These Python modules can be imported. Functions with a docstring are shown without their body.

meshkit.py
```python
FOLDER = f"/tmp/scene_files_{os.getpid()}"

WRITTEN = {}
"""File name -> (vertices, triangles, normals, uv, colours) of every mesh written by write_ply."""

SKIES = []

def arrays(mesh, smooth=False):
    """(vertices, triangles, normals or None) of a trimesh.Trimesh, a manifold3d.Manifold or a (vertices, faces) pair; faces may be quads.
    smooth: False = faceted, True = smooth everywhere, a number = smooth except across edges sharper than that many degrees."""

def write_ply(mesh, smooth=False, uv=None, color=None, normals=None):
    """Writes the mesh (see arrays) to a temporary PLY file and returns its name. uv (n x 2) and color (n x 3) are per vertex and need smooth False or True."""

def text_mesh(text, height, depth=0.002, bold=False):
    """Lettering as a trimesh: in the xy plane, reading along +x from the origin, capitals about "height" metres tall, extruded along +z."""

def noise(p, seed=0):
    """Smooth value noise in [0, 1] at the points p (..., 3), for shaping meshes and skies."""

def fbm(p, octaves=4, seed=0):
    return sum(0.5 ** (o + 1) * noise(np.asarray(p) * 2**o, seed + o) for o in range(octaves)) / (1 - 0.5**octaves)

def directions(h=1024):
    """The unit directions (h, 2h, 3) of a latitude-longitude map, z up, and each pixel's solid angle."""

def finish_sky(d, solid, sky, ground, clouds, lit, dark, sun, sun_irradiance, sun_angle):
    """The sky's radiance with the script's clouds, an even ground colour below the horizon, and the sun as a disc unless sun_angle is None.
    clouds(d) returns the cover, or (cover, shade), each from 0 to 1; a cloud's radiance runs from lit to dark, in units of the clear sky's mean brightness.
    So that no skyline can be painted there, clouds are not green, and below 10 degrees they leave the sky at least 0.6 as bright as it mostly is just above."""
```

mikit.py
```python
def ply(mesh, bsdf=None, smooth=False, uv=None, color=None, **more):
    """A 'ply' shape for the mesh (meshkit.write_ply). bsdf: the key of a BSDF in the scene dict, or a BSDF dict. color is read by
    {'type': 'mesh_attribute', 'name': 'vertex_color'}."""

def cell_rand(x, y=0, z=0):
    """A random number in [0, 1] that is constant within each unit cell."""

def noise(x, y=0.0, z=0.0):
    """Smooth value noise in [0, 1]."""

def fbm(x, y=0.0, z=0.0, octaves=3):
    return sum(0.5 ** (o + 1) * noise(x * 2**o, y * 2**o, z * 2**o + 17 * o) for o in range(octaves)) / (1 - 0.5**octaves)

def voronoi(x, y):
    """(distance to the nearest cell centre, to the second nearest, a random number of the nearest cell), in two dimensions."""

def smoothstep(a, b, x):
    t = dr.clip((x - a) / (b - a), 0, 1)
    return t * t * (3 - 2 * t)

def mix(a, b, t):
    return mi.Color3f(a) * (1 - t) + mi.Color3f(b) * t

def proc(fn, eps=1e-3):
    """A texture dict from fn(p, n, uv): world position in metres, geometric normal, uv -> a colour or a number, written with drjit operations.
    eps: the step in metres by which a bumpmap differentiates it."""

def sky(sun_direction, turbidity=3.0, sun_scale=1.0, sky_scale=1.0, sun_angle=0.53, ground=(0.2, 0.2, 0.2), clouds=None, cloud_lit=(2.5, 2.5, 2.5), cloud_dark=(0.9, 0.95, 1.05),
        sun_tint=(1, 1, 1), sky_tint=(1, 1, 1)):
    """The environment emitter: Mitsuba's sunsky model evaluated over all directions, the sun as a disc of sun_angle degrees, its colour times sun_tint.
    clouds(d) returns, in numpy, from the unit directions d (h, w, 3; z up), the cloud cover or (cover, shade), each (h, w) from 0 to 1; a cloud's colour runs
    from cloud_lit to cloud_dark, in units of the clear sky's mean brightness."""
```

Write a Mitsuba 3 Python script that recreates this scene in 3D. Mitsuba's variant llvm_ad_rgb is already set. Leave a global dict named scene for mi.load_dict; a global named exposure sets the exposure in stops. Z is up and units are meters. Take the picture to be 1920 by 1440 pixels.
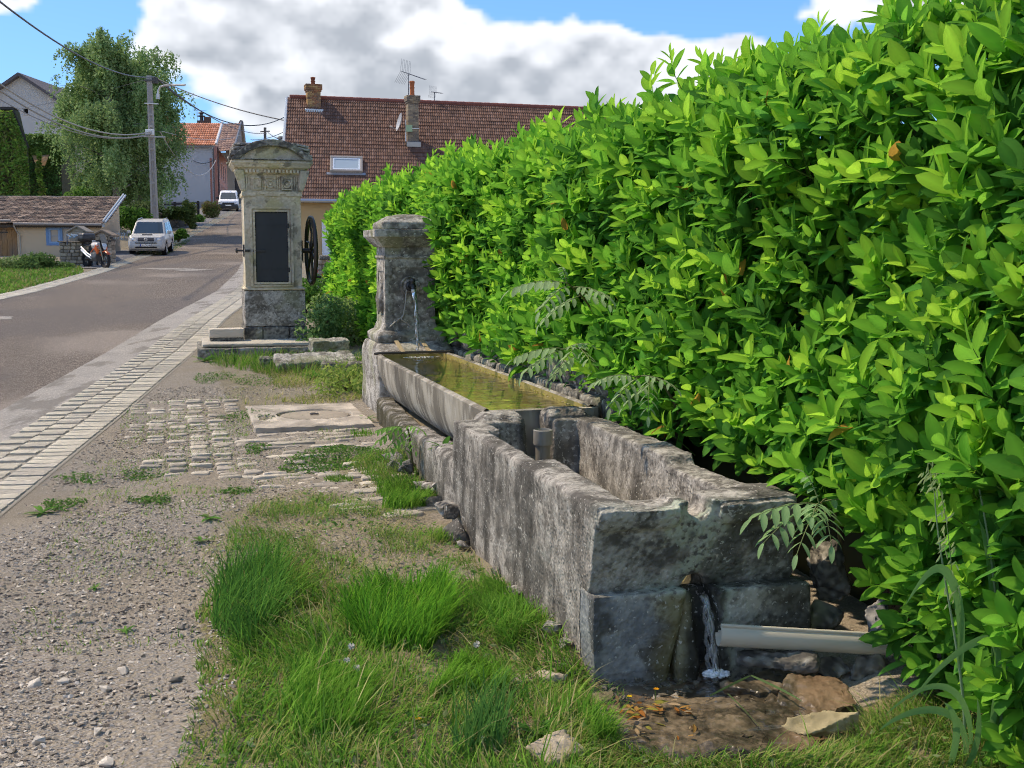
import math, numpy as np, trimesh, manifold3d, drjit as dr, mitsuba as mi, mikit, meshkit
from scipy import sparse
from shapely.geometry import Polygon, Point
from shapely import contains_xy
T = mi.ScalarTransform4f
scene, labels = {}, {}

# ---------------------------------------------------------------- camera, sky, exposure
TEST = False
exposure = 1.66
PITCH = math.atan(248 / 2200)
EYE = 1.65
scene['camera'] = {'type': 'perspective', 'fov': 2 * math.degrees(math.atan(960 / 2200)), 'fov_axis': 'x', 'near_clip': 0.05, 'far_clip': 3000.0,
                   'to_world': T().look_at(origin=[0, 0, EYE], target=[0, math.cos(PITCH), EYE - math.sin(PITCH)], up=[0, 0, 1])}
SUN = (-0.56, 0.17, 0.80)


def clouds(d):
    az = np.degrees(np.arctan2(d[..., 0], d[..., 1]))
    el = np.degrees(np.arcsin(np.clip(d[..., 2], -1, 1)))
    s = np.maximum(d[..., 2], 0.03) + 0.12
    q = np.stack([d[..., 0] / s, d[..., 1] / s, 0 * s + 3.1], -1)
    far = meshkit.fbm(q * 1.5, 5, 3)                                  # the rest of the sky: scattered cumulus
    p = np.stack([az / 5.0, el / 3.2, 0 * az + 1.7], -1)
    w = meshkit.fbm(p * 1.3, 7, 11) - 0.5
    w2 = meshkit.fbm(p * 3.6 + 5, 6, 21) - 0.5
    def blob(a, e, ra, re):
        return 1 - np.sqrt(((az - a) / ra) ** 2 + ((el - e) / re) ** 2)
    def flat(a, e, ra, up, down):                                     # a heap with a flatter base
        return 1 - np.sqrt(((az - a) / ra) ** 2 + (np.where(el > e, (el - e) / up, (el - e) / down)) ** 2)
    big = np.maximum.reduce([flat(-9.2, 10.4, 7.6, 3.0, 3.0), flat(-4, 8.2, 12, 3.4, 4.2), flat(3.5, 7.6, 12, 2.5, 3.2), flat(-12.5, 9.5, 5, 1.9, 1.8), flat(8, 7.4, 8, 1.9, 1.8)])
    small = np.maximum.reduce([blob(-24, 10.7, 3.6, 0.8), blob(4.8, 12.4, 3.4, 0.8), blob(19, 11.2, 7.5, 1.0), blob(-11.5, 7.4, 3, .9), blob(-18.5, 6.6, 3.0, .6), blob(14.5, 11.6, 2, .5)])
    f = np.maximum(big * 1.15 + w * 1.0 + w2 * 0.42, small * 0.7 + w * 1.5 + w2 * .7 - 0.10)
    inview = np.clip(1 - np.maximum(np.abs(az) / 38, np.abs(el - 6) / 13) ** 6, 0, 1)
    f = f * inview + (far * 3.6 - 1.82) * (1 - inview)
    cover = np.clip(f / 0.13, 0, 1)
    cover = cover * cover * (3 - 2 * cover)
    belly = np.clip((f - 0.16) / 0.55, 0, 1)
    shade = np.clip(belly * 0.75 + w2 * 1.7 + w * 1.1 - 0.16 + .16 * np.clip((9.3 - el) / 2.5, -1, 1), 0, 1)
    return cover * 0.97, shade


scene['sky'] = mikit.sky(SUN, turbidity=3.0, sun_scale=.93, sky_scale=1.75, sun_angle=1.2, ground=(0.16, 0.15, 0.11), clouds=clouds,
                         cloud_lit=(2.35, 2.4, 2.5), cloud_dark=(1.12, 1.2, 1.32), sky_tint=(.60, .84, 1.08), sun_tint=(1.0, 0.985, 0.95))

# ---------------------------------------------------------------- helpers
A2, B2, O2 = np.array([-.2733, .9619]), np.array([.9619, .2733]), np.array([.330, 4.497])   # fountain frame: a along the troughs, b across
AB = np.array([[A2[0], B2[0], 0], [A2[1], B2[1], 0], [0, 0, 1.0]])
YS = [-400, -5, 3, 7, 11, 17, 25, 32, 43, 57, 70, 90, 110, 140, 200, 400, 1600]
ZS = [0, 0, 0, .02, .1, .28, .42, .55, .9, 1.45, 2.25, 3.75, 5.35, 7.8, 12.0, 18, 20]


def zr(y):
    return np.interp(y, YS, ZS)


def W(a, b, z=0.0):
    """A point of the fountain frame in the world."""
    return np.array([O2[0] + a * A2[0] + b * B2[0], O2[1] + a * A2[1] + b * B2[1], z])


def to_ab(v):
    """Vertices given as (a, b, z) -> world."""
    v = np.asarray(v, float)
    return v @ AB.T + [O2[0], O2[1], 0]


def number(k, pool):
    if k not in pool:
        return k
    i = 1
    while f'{k}_{i:03d}' in pool:
        i += 1
    return f'{k}_{i:03d}'


USED = set()


def thing(name, label, cat=None, group=None, kind=None):
    k = number(name, USED)
    USED.add(k)
    labels[k] = {'label': label}
    if cat: labels[k]['category'] = cat
    if group: labels[k]['group'] = group
    if kind: labels[k]['kind'] = kind
    return k


def arr(mesh, smooth=False):
    return meshkit.arrays(mesh, smooth)


PALETTE = np.zeros((0, 3))


def paint_uv(v, f, n, c):
    """Colours as (palette entry, brightness) in the uv, so that all meshes of one material can be joined. Returns v, f, n, uv."""
    global PALETTE
    c = np.asarray(c, float)
    m = np.maximum(c.max(1), 1e-6)
    q = np.round(c / m[:, None], 3)
    u, inv = np.unique(q, axis=0, return_inverse=True)
    ids = np.zeros(len(u), int)
    for i, x in enumerate(u):
        d = np.abs(PALETTE - x).max(1) if len(PALETTE) else np.array([9.0])
        if d.min() > .02:
            PALETTE = np.vstack([PALETTE, x]); ids[i] = len(PALETTE) - 1
        else: ids[i] = d.argmin()
    k = ids[inv.ravel()]
    t = k[f]
    bad = (t != t[:, :1]).any(1)
    if bad.any():                                                     # a triangle between two hues gets vertices of its own
        fb = f[bad]; o = len(v)
        v = np.vstack([v, v[fb.ravel()]]); m = np.concatenate([m, m[fb.ravel()]])
        if n is not None: n = np.vstack([n, n[fb.ravel()]])
        k = np.concatenate([k, np.repeat(k[fb[:, 0]], 3)])
        f = np.vstack([f[~bad], o + np.arange(3 * len(fb)).reshape(-1, 3)])
    return v, f, n, np.stack([k.astype(float), m], 1)


def palette_col(p, n, uv):
    global PAL3
    if PAL3 is None:
        PAL3 = [mi.Float(np.ascontiguousarray(PALETTE[:, i]).astype(np.float32)) for i in range(3)]
        dr.eval(*PAL3)
    i = mi.UInt32(dr.clip(uv.x + .5, 0, len(PALETTE) - 1))
    return mi.Color3f(*[dr.gather(mi.Float, x, i) for x in PAL3]) * dr.minimum(uv.y, .95)


PAL3 = None


def shape(mesh, bsdf, smooth=False, color=None, uv=None):
    v, f, n = arr(mesh, smooth)
    if color is not None:
        color = color(v) if callable(color) else np.broadcast_to(np.asarray(color, float), (len(v), 3)) if np.ndim(color) == 1 else np.asarray(color)
        v, f, n, uv = paint_uv(v, f, n, color)
    path = meshkit.write_ply((v, f), False, uv, None, normals=n)
    return {'type': 'ply', 'filename': path, 'face_normals': n is None, 'bsdf': {'type': 'ref', 'id': bsdf}}


def put(k, sh, tw=None):
    scene[k] = {**sh, 'to_world': tw} if tw is not None else sh
    return k


def part(parent, name, mesh, bsdf, smooth=False, color=None, label=None, kind=None):
    k = number(parent + '__' + name, USED)
    USED.add(k)
    put(k, mesh if isinstance(mesh, dict) else shape(mesh, bsdf, smooth, color))
    if label or kind:
        labels[k] = {}
        if label: labels[k]['label'] = label
        if kind: labels[k]['kind'] = kind
    return k


def whole(name, mesh, bsdf, label, cat=None, group=None, kind=None, smooth=False, color=None):
    k = thing(name, label, cat, group, kind)
    put(k, mesh if isinstance(mesh, dict) else shape(mesh, bsdf, smooth, color))
    return k


def cat(*ms):
    vs, fs, o = [], [], 0
    for m in ms:
        v, f, _ = arr(m)
        vs.append(v); fs.append(f + o); o += len(v)
    return np.vstack(vs), np.vstack(fs)


def mv(m, t=(0, 0, 0), r=None, s=None):
    """Scale, rotate (3x3) and move."""
    v, f, _ = arr(m)
    if s is not None: v = v * s
    if r is not None: v = v @ np.asarray(r).T
    return v + np.asarray(t, float), f


def rz(deg):
    c, s = math.cos(math.radians(deg)), math.sin(math.radians(deg))
    return np.array([[c, -s, 0], [s, c, 0], [0, 0, 1.0]])


def rx(deg):
    c, s = math.cos(math.radians(deg)), math.sin(math.radians(deg))
    return np.array([[1, 0, 0], [0, c, -s], [0, s, c]])


def ry(deg):
    c, s = math.cos(math.radians(deg)), math.sin(math.radians(deg))
    return np.array([[c, 0, s], [0, 1, 0], [-s, 0, c]])


def box(x0, x1, y0, y1, z0, z1, ch=0.0):
    """A box, chamfered by ch."""
    if ch <= 0:
        m = trimesh.creation.box([x1 - x0, y1 - y0, z1 - z0])
        return np.array(m.vertices) + [(x0 + x1) / 2, (y0 + y1) / 2, (z0 + z1) / 2], np.array(m.faces)
    pts = []
    for i in range(3):
        lo, hi = np.array([x0, y0, z0]) + ch, np.array([x1, y1, z1]) - ch
        lo[i] -= ch; hi[i] += ch
        pts += [[(lo, hi)[q][0], (lo, hi)[w][1], (lo, hi)[e][2]] for q in (0, 1) for w in (0, 1) for e in (0, 1)]
    m = trimesh.convex.convex_hull(np.array(pts))
    return np.array(m.vertices), np.array(m.faces)


def tube(pts, r, n=8, caps=True):
    p = np.asarray(pts, float)
    r = np.broadcast_to(np.asarray(r, float), (len(p),))
    t = np.gradient(p, axis=0)
    t /= np.linalg.norm(t, axis=1, keepdims=True) + 1e-12
    ref = np.array([0, 0, 1.0]) if abs(t[0, 2]) < .9 else np.array([1.0, 0, 0])
    a = np.cross(t, ref); a /= np.linalg.norm(a, axis=1, keepdims=True) + 1e-12
    b = np.cross(t, a)
    ang = np.arange(n) * 2 * np.pi / n
    v = p[:, None] + r[:, None, None] * (np.cos(ang)[None, :, None] * a[:, None] + np.sin(ang)[None, :, None] * b[:, None])
    i, j = np.meshgrid(np.arange(len(p) - 1), np.arange(n), indexing='ij')
    q = np.stack([i * n + j, i * n + (j + 1) % n, (i + 1) * n + (j + 1) % n, (i + 1) * n + j], -1).reshape(-1, 4)
    v = v.reshape(-1, 3)
    f = np.vstack([q[:, [0, 2, 1]], q[:, [0, 3, 2]]])
    if caps:
        k = len(v); m = (len(p) - 1) * n; j = np.arange(n)
        v = np.vstack([v, p[0], p[-1]])
        f = np.vstack([f, np.stack([j, (j + 1) % n, j * 0 + k], 1), np.stack([m + (j + 1) % n, m + j, j * 0 + k + 1], 1)])
    return v, f


def lathe(prof, n=24, axis=(0, 0, 1), at=(0, 0, 0)):
    """Revolve (r, h) pairs about an axis."""
    prof = np.asarray(prof, float)
    ang = np.arange(n) * 2 * np.pi / n
    v = np.stack([prof[:, 0, None] * np.cos(ang), prof[:, 0, None] * np.sin(ang), np.repeat(prof[:, 1, None], n, 1)], -1).reshape(-1, 3)
    i, j = np.meshgrid(np.arange(len(prof) - 1), np.arange(n), indexing='ij')
    q = np.stack([i * n + j, i * n + (j + 1) % n, (i + 1) * n + (j + 1) % n, (i + 1) * n + j], -1).reshape(-1, 4)
    f = np.vstack([q[:, [0, 1, 2]], q[:, [0, 2, 3]]])
    z = np.asarray(axis, float) / np.linalg.norm(axis)
    x = np.cross([0, 0, 1.0], z) if abs(z[2]) < .99 else np.array([1.0, 0, 0])
    x /= np.linalg.norm(x)
    return v @ np.stack([x, np.cross(z, x), z]) + np.asarray(at, float), f


def extrude(poly, h, z0=0.0):
    m = trimesh.creation.extrude_polygon(poly if hasattr(poly, 'exterior') else Polygon(poly), h, engine='earcut')
    return np.array(m.vertices) + [0, 0, z0], np.array(m.faces)


def prism(poly, x0, x1):
    """A polygon in (y, z) extruded along x."""
    v, f = extrude(poly, x1 - x0)
    return np.stack([v[:, 2] + x0, v[:, 0], v[:, 1]], 1), f


def grid(P):
    """An (n, m, 3) array of points as a sheet."""
    n, m = P.shape[:2]
    i, j = np.meshgrid(np.arange(n - 1), np.arange(m - 1), indexing='ij')
    q = np.stack([i * m + j, (i + 1) * m + j, (i + 1) * m + j + 1, i * m + j + 1], -1).reshape(-1, 4)
    return P.reshape(-1, 3), np.vstack([q[:, [0, 1, 2]], q[:, [0, 2, 3]]])


def solid(m):
    v, f, _ = arr(m)
    t = trimesh.Trimesh(v, f, process=True)
    t.merge_vertices()
    if t.volume < 0: t.invert()
    return manifold3d.Manifold(manifold3d.Mesh(np.asarray(t.vertices, np.float32), np.asarray(t.faces, np.uint32)))


def relax(v, f, n, lam=0.5):
    e = np.vstack([f[:, [0, 1]], f[:, [1, 2]], f[:, [2, 0]]])
    e = np.vstack([e, e[:, ::-1]])
    M = sparse.coo_matrix((np.ones(len(e)), (e[:, 0], e[:, 1])), (len(v), len(v))).tocsr()
    M.data[:] = 1
    d = np.asarray(M.sum(1)).ravel()
    for _ in range(n):
        v = v + lam * ((M @ v) / np.maximum(d, 1)[:, None] - v)
    return v


def unit_(v): return v / np.linalg.norm(v, axis=-1, keepdims=True)


def vnormals(v, f):
    n = np.zeros_like(v); fn = np.cross(v[f[:, 1]] - v[f[:, 0]], v[f[:, 2]] - v[f[:, 0]])
    for k in range(3): np.add.at(n, f[:, k], fn)
    return n / np.maximum(np.linalg.norm(n, axis=1, keepdims=True), 1e-12)


def rough(m, edge, it=4, amp=0.01, freq=6.0, seed=0, oct=4, fine=0.0):
    """Stone: refine, soften the edges, and displace along the normals."""
    M = m if hasattr(m, 'to_mesh') else solid(m)
    me = M.refine_to_length(edge).to_mesh()
    v, f = np.array(me.vert_properties[:, :3], float), np.array(me.tri_verts, int)
    t = trimesh.Trimesh(v, f, process=True); t.merge_vertices()
    v, f = np.array(t.vertices), np.array(t.faces)
    v = relax(v, f, it)
    n = vnormals(v, f)
    v = v + n * ((meshkit.fbm(v * freq, oct, seed) - .5) * 2 * amp)[:, None]
    if fine:
        v = v + n * ((meshkit.noise(v * freq * 9, seed + 5) - .5) * 2 * fine)[:, None]
    return v, f


def boulder(rng, sx, sy, sz, sub=2, jag=.22, flat=.0):
    """An irregular stone: the hull of random points on an ellipsoid."""
    p = rng.normal(size=(14 if sub < 2 else 26, 3)); p /= np.linalg.norm(p, axis=1, keepdims=True)
    p *= 1 + rng.uniform(-jag, jag, (len(p), 1))
    h = trimesh.convex.convex_hull(p * [sx / 2, sy / 2, sz / 2])
    return np.array(h.vertices), np.array(h.faces)


def tint(base, var=0.12, freq=3.0, seed=0, oct=3):
    """A colour function with real variation of tone over a surface."""
    base = np.asarray(base, float)
    return lambda v: base * (1 + var * 2 * (meshkit.fbm(v * freq, oct, seed) - .5))[:, None]


def join(items):
    """Join (v, f, colour) triples into one mesh with colours."""
    vs, fs, cs, o = [], [], [], 0
    for v, f, c in items:
        vs.append(v); fs.append(f + o); cs.append(np.broadcast_to(c, (len(v), 3))); o += len(v)
    return (np.vstack(vs), np.vstack(fs)), np.vstack(cs)

# ---------------------------------------------------------------- materials
VC = mikit.proc(palette_col)
noise, fbm, sst, mix = mikit.noise, mikit.fbm, mikit.smoothstep, mikit.mix


def two(b): return {'type': 'twosided', 'bsdf': b}
def prin(col, r, **k): return {'type': 'principled', 'base_color': col, 'roughness': r, **k}
def rgb(*c): return {'type': 'rgb', 'value': list(c)}
def bumped(fn, scale, b, eps=2e-3): return two({'type': 'bumpmap', 'tex': mikit.proc(fn, eps), 'scale': scale, 'inner': b})


scene['matt'] = two(prin(VC, 0.85, specular=0.25))
scene['satin'] = two(prin(VC, 0.42, specular=0.5))
scene['paint'] = two(prin(VC, 0.3, specular=0.5, clearcoat=0.8, clearcoat_gloss=0.95))
scene['metal'] = two(prin(VC, 0.42, metallic=0.9))
scene['leaf'] = {'type': 'principledthin', 'base_color': VC, 'roughness': 0.38, 'spec_trans': 0.0, 'diff_trans': 1.05, 'eta': 1.45}
scene['leaf_matt'] = {'type': 'principledthin', 'base_color': VC, 'roughness': 0.6, 'spec_trans': 0.0, 'diff_trans': 0.8, 'eta': 1.35}
scene['window_glass'] = two(prin(rgb(.03, .04, .05), 0.06, specular=0.7))
scene['car_glass'] = two(prin(rgb(.03, .045, .06), 0.04, specular=0.9))
scene['clear_water'] = {'type': 'blendbsdf', 'weight': .05, 'a': {'type': 'dielectric', 'int_ior': 1.33}, 'b': two({'type': 'diffuse', 'reflectance': rgb(.86, .88, .88)})}
scene['water'] = {'type': 'thindielectric', 'int_ior': 1.33}


def turn(p):
    """Turned axes, so that the grain of the noise follows no face."""
    return mi.Point3f(.80 * p.x + .36 * p.y + .48 * p.z, -.60 * p.x + .48 * p.y + .64 * p.z, -.80 * p.y + .60 * p.z)


def trough_col(p, n, uv):
    q, r = p, turn(p)
    big = fbm(q.x * 2.3, q.y * 2.3, q.z * 2.1, 3)
    mid = fbm(r.x * 12 + 9, r.y * 12, r.z * 12, 5)
    grit = fbm(r.x * 55, r.y * 55, r.z * 55, 3)
    streak = fbm(q.x * 8 + 40, q.y * 8, q.z * 0.9, 4)
    c = mix((.115, .105, .092), (.42, .395, .35), sst(.32, .68, mid * .5 + grit * .5))
    c = mix(c, (.05, .047, .042), sst(.46, .60, streak * .6 + big * .2 + grit * .2) * .8)
    c = mix(c, (.50, .485, .44), sst(.61, .70, fbm(r.x * 80 + 6, r.y * 80, r.z * 80, 3) * .75 + mid * .25) * .75)
    a = (q.x - .330) * -.2733 + (q.y - 4.497) * .9619                 # the end that the overflow wets is crusted and green
    inner = sst(.34, .24, q.z + (mid - .5) * .2) * sst(-.02, .10, (q.x - .330) * .9619 + (q.y - 4.497) * .2733)
    c = mix(c, (.06, .055, .03), inner * .8)
    return mix(c, front_col(p, n, uv), sst(.10, .03, a + (mid - .5) * .12))


def front_col(p, n, uv):
    """The wet end of the lower trough: black crust, grey-green lichen, algae."""
    q, r = p, turn(p)
    b = (q.x - .330) * .9619 + (q.y - 4.497) * .2733
    mid = fbm(r.x * 9, r.y * 9, r.z * 9, 5)
    grit = fbm(r.x * 48, r.y * 48, r.z * 48, 3)
    c = mix((.085, .082, .071), (.36, .355, .31), sst(.34, .66, mid * .55 + grit * .45))
    c = mix(c, (.36, .40, .31), sst(.40, .60, fbm(r.x * 3.1 + 2, r.y * 3.1, r.z * 3.1, 3) * .6 + sst(.24, .02, dr.abs(b - .47 + (mid - .5) * .25)) * .34) * sst(.3, .55, grit) * .85)
    c = mix(c, (.20, .225, .25), sst(.30, .26, q.z + (mid - .5) * .04) * sst(.26, .18, b + (mid - .5) * .2) * .55)
    c = mix(c, (.03, .029, .025), sst(.48, .58, fbm(r.x * 5.2 + 7, r.y * 5.2, r.z * 5.2, 5)) * .72)
    c = mix(c, (.15, .125, .045), sst(.15, .05, dr.abs(b - .37 + (mid - .5) * .16)) * sst(.30, .26, q.z) * .75)
    c = mix(c, (.02, .019, .015), sst(.11, .05, dr.abs(b - .47) + (mid - .5) * .14) * sst(.37, .28, q.z + (mid - .5) * .08) * .9)
    return mix(c, (.52, .52, .47), sst(.62, .71, fbm(r.x * 85 + 3, r.y * 85, r.z * 85, 3) * .75 + mid * .25) * .6)


def grit_h(p, n, uv):
    r = turn(p)
    return fbm(r.x * 28, r.y * 28, r.z * 28, 4) * .6 + noise(r.x * 110, r.y * 110, r.z * 110) * .4


scene['trough_stone'] = bumped(grit_h, 0.020, prin(mikit.proc(trough_col), .92, specular=.15), 2.5e-3)
scene['wet_stone'] = bumped(grit_h, 0.010, prin(mikit.proc(front_col), .62, specular=.4), 2.5e-3)


def fount_col(p, n, uv):
    q = turn(p)
    mid = fbm(q.x * 7, q.y * 7, q.z * 7, 5)
    grit = fbm(q.x * 36, q.y * 36, q.z * 36, 3)
    c = mix((.15, .138, .118), (.44, .42, .38), sst(.34, .66, mid * .5 + grit * .5))
    c = mix(c, (.055, .05, .043), sst(.50, .62, fbm(q.x * 9 + 4, q.y * 9, q.z * 9, 5)) * .45)
    c = mix(c, (.27, .28, .15), sst(.6, .74, noise(q.x * 4 + 31, q.y * 4, q.z * 4)) * .35)
    return mix(c, (.62, .60, .55), sst(.61, .70, fbm(q.x * 55 + 8, q.y * 55, q.z * 55, 3) * .75 + mid * .25) * .7)


scene['fountain_stone'] = bumped(grit_h, 0.012, prin(mikit.proc(fount_col), .9, specular=.15), 3e-3)


def lime_col(p, n, uv):
    """The well house: cream limestone, grey weathering, black crust and yellow-green lichen."""
    q = turn(p)
    mid = fbm(q.x * 3, q.y * 3, q.z * 3, 4)
    grit = noise(q.x * 45, q.y * 45, q.z * 45)
    c = mix((.46, .39, .27), (.64, .57, .445), sst(.3, .7, mid * .6 + grit * .4))
    c = mix(c, (.34, .325, .29), sst(.48, .68, fbm(q.x * 2 + 11, q.y * 2, q.z * 2, 5)) * .65)
    c = mix(c, (.40, .36, .12), sst(.55, .75, noise(q.x * 5, q.y * 5, q.z * 9)) * .38)
    return mix(c, (.09, .085, .075), sst(.58, .68, fbm(q.x * 9 + 3, q.y * 9, q.z * 9, 5)) * .6)


def crust_col(p, n, uv):
    """Old stone under black crust: plinths, pediment rim, slabs."""
    q = turn(p)
    mid = fbm(q.x * 4, q.y * 4, q.z * 4, 4)
    grit = noise(q.x * 40, q.y * 40, q.z * 40)
    c = mix((.085, .08, .072), (.27, .255, .215), sst(.35, .68, mid * .6 + grit * .4))
    c = mix(c, (.30, .31, .20), sst(.6, .75, noise(q.x * 6 + 31, q.y * 6, q.z * 6)) * .4)
    return mix(c, (.48, .46, .42), sst(.66, .8, grit * .55 + noise(q.x * 17, q.y * 17, q.z * 17) * .45) * .6)


scene['limestone'] = bumped(grit_h, 0.010, prin(mikit.proc(lime_col), .9, specular=.15), 4e-3)
scene['crust_stone'] = bumped(grit_h, 0.016, prin(mikit.proc(crust_col), .9, specular=.15), 4e-3)


def pale_h(p, n, uv):
    return fbm(p.x * 22, p.y * 22, p.z * 22, 4)


scene['pale_stone'] = bumped(pale_h, 0.014, prin(VC, .88, specular=.2), 3e-3)


def ground_col(p, n, uv):
    x, y = p.x, p.y
    d1, d2, r = mikit.voronoi(x * 46, y * 46)
    e1, e2, r2 = mikit.voronoi(x * 120 + 5, y * 120)
    big = fbm(x * .9, y * .9, 0, 4)
    mid = fbm(x * 5 + 3, y * 5, 0, 3)
    dirt = mix((.235, .198, .145), (.34, .288, .215), mid)
    stone = mix((.15, .138, .122), (.48, .44, .385), r * .6 + r2 * .4)
    c = mix(dirt, stone, sst(.62, .2, d1) * sst(.3, .55, big) * .9)
    c = mix(c, mix((.16, .145, .12), (.50, .46, .40), r2), sst(.5, .2, e1) * .5)
    soil = mix((.17, .14, .085), (.24, .215, .10), mid)
    return mix(c, soil, sst(.0, .35, uv.x))


def ground_h(p, n, uv):
    d1, d2, r = mikit.voronoi(p.x * 46, p.y * 46)
    e1, e2, r2 = mikit.voronoi(p.x * 120 + 5, p.y * 120)
    return sst(.6, .1, d1) * (.4 + r) * .6 + sst(.55, .1, e1) * .25 + fbm(p.x * 9, p.y * 9, 0, 3) * .5


scene['dirt'] = bumped(ground_h, 0.012, prin(mikit.proc(ground_col), .95, specular=.1), 2.5e-3)


def asphalt_col(p, n, uv):
    x, y = p.x, p.y
    e1, e2, r = mikit.voronoi(x * 62, y * 62)
    f1, f2, r3 = mikit.voronoi(x * 21, y * 21)
    big = fbm(x * .35, y * .22, 0, 4)
    c = mix((.106, .09, .074), (.51, .44, .37), sst(.4, 1.0, r) * sst(.75, .2, e1))
    c = mix(c, mix((.138, .118, .10), (.35, .30, .255), r3), .35)
    c = mix(c, (.37, .32, .27), sst(.50, .70, big) * .5)
    c = mix(c, (.145, .132, .124), sst(.5, .3, fbm(x * .8 + 9, y * .25, 0, 4)) * .5)
    crack = dr.abs(fbm(x * .9 + 30, y * .5, 0, 4) - .5)
    return mix(c, (.07, .064, .06), sst(.006, .0015, crack) * sst(.40, .52, noise(x * .3 + 4, y * .3)) * .8)


def asphalt_h(p, n, uv):
    e1, e2, r = mikit.voronoi(p.x * 62, p.y * 62)
    return sst(.7, .15, e1) * (.3 + r)


scene['asphalt'] = bumped(asphalt_h, 0.007, prin(mikit.proc(asphalt_col), .95, specular=.08), 2.5e-3)


def dark_asphalt_col(p, n, uv):
    return mix((.10, .098, .10), (.19, .185, .18), fbm(p.x * 1.4, p.y * 1.4, 0, 4) * .7 + noise(p.x * 40, p.y * 40) * .3)


scene['dark_asphalt'] = two(prin(mikit.proc(dark_asphalt_col), .9, specular=.2))


def gutter_col(p, n, uv):
    e1, e2, r = mikit.voronoi(p.x * 38, p.y * 38)
    c = mix((.27, .25, .22), (.50, .465, .41), r * sst(.7, .2, e1) * .6 + fbm(p.x * 2, p.y * 2, 0, 3) * .4)
    return mix(c, (.15, .135, .115), sst(.56, .7, fbm(p.x * 4 + 3, p.y * 1.2, 0, 4)) * .6)


scene['gutter_concrete'] = bumped(asphalt_h, 0.006, prin(mikit.proc(gutter_col), .92, specular=.15), 2.5e-3)


def plaster_h(p, n, uv):
    return fbm(p.x * 6, p.y * 6, p.z * 6, 4)


scene['plaster'] = bumped(plaster_h, 0.02, prin(VC, .92, specular=.1), 1e-2)


def wood_col(p, n, uv):
    g = fbm(p.x * 14, p.y * 14, p.z * 1.1, 4)
    return mix(mix((.22, .125, .055), (.40, .25, .125), g), (.17, .155, .14), sst(.45, .75, fbm(p.x * 3, p.y * 3, p.z * .6 + 5, 3)) * .7)


scene['weathered_wood'] = two(prin(mikit.proc(wood_col), .85, specular=.15))


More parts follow.
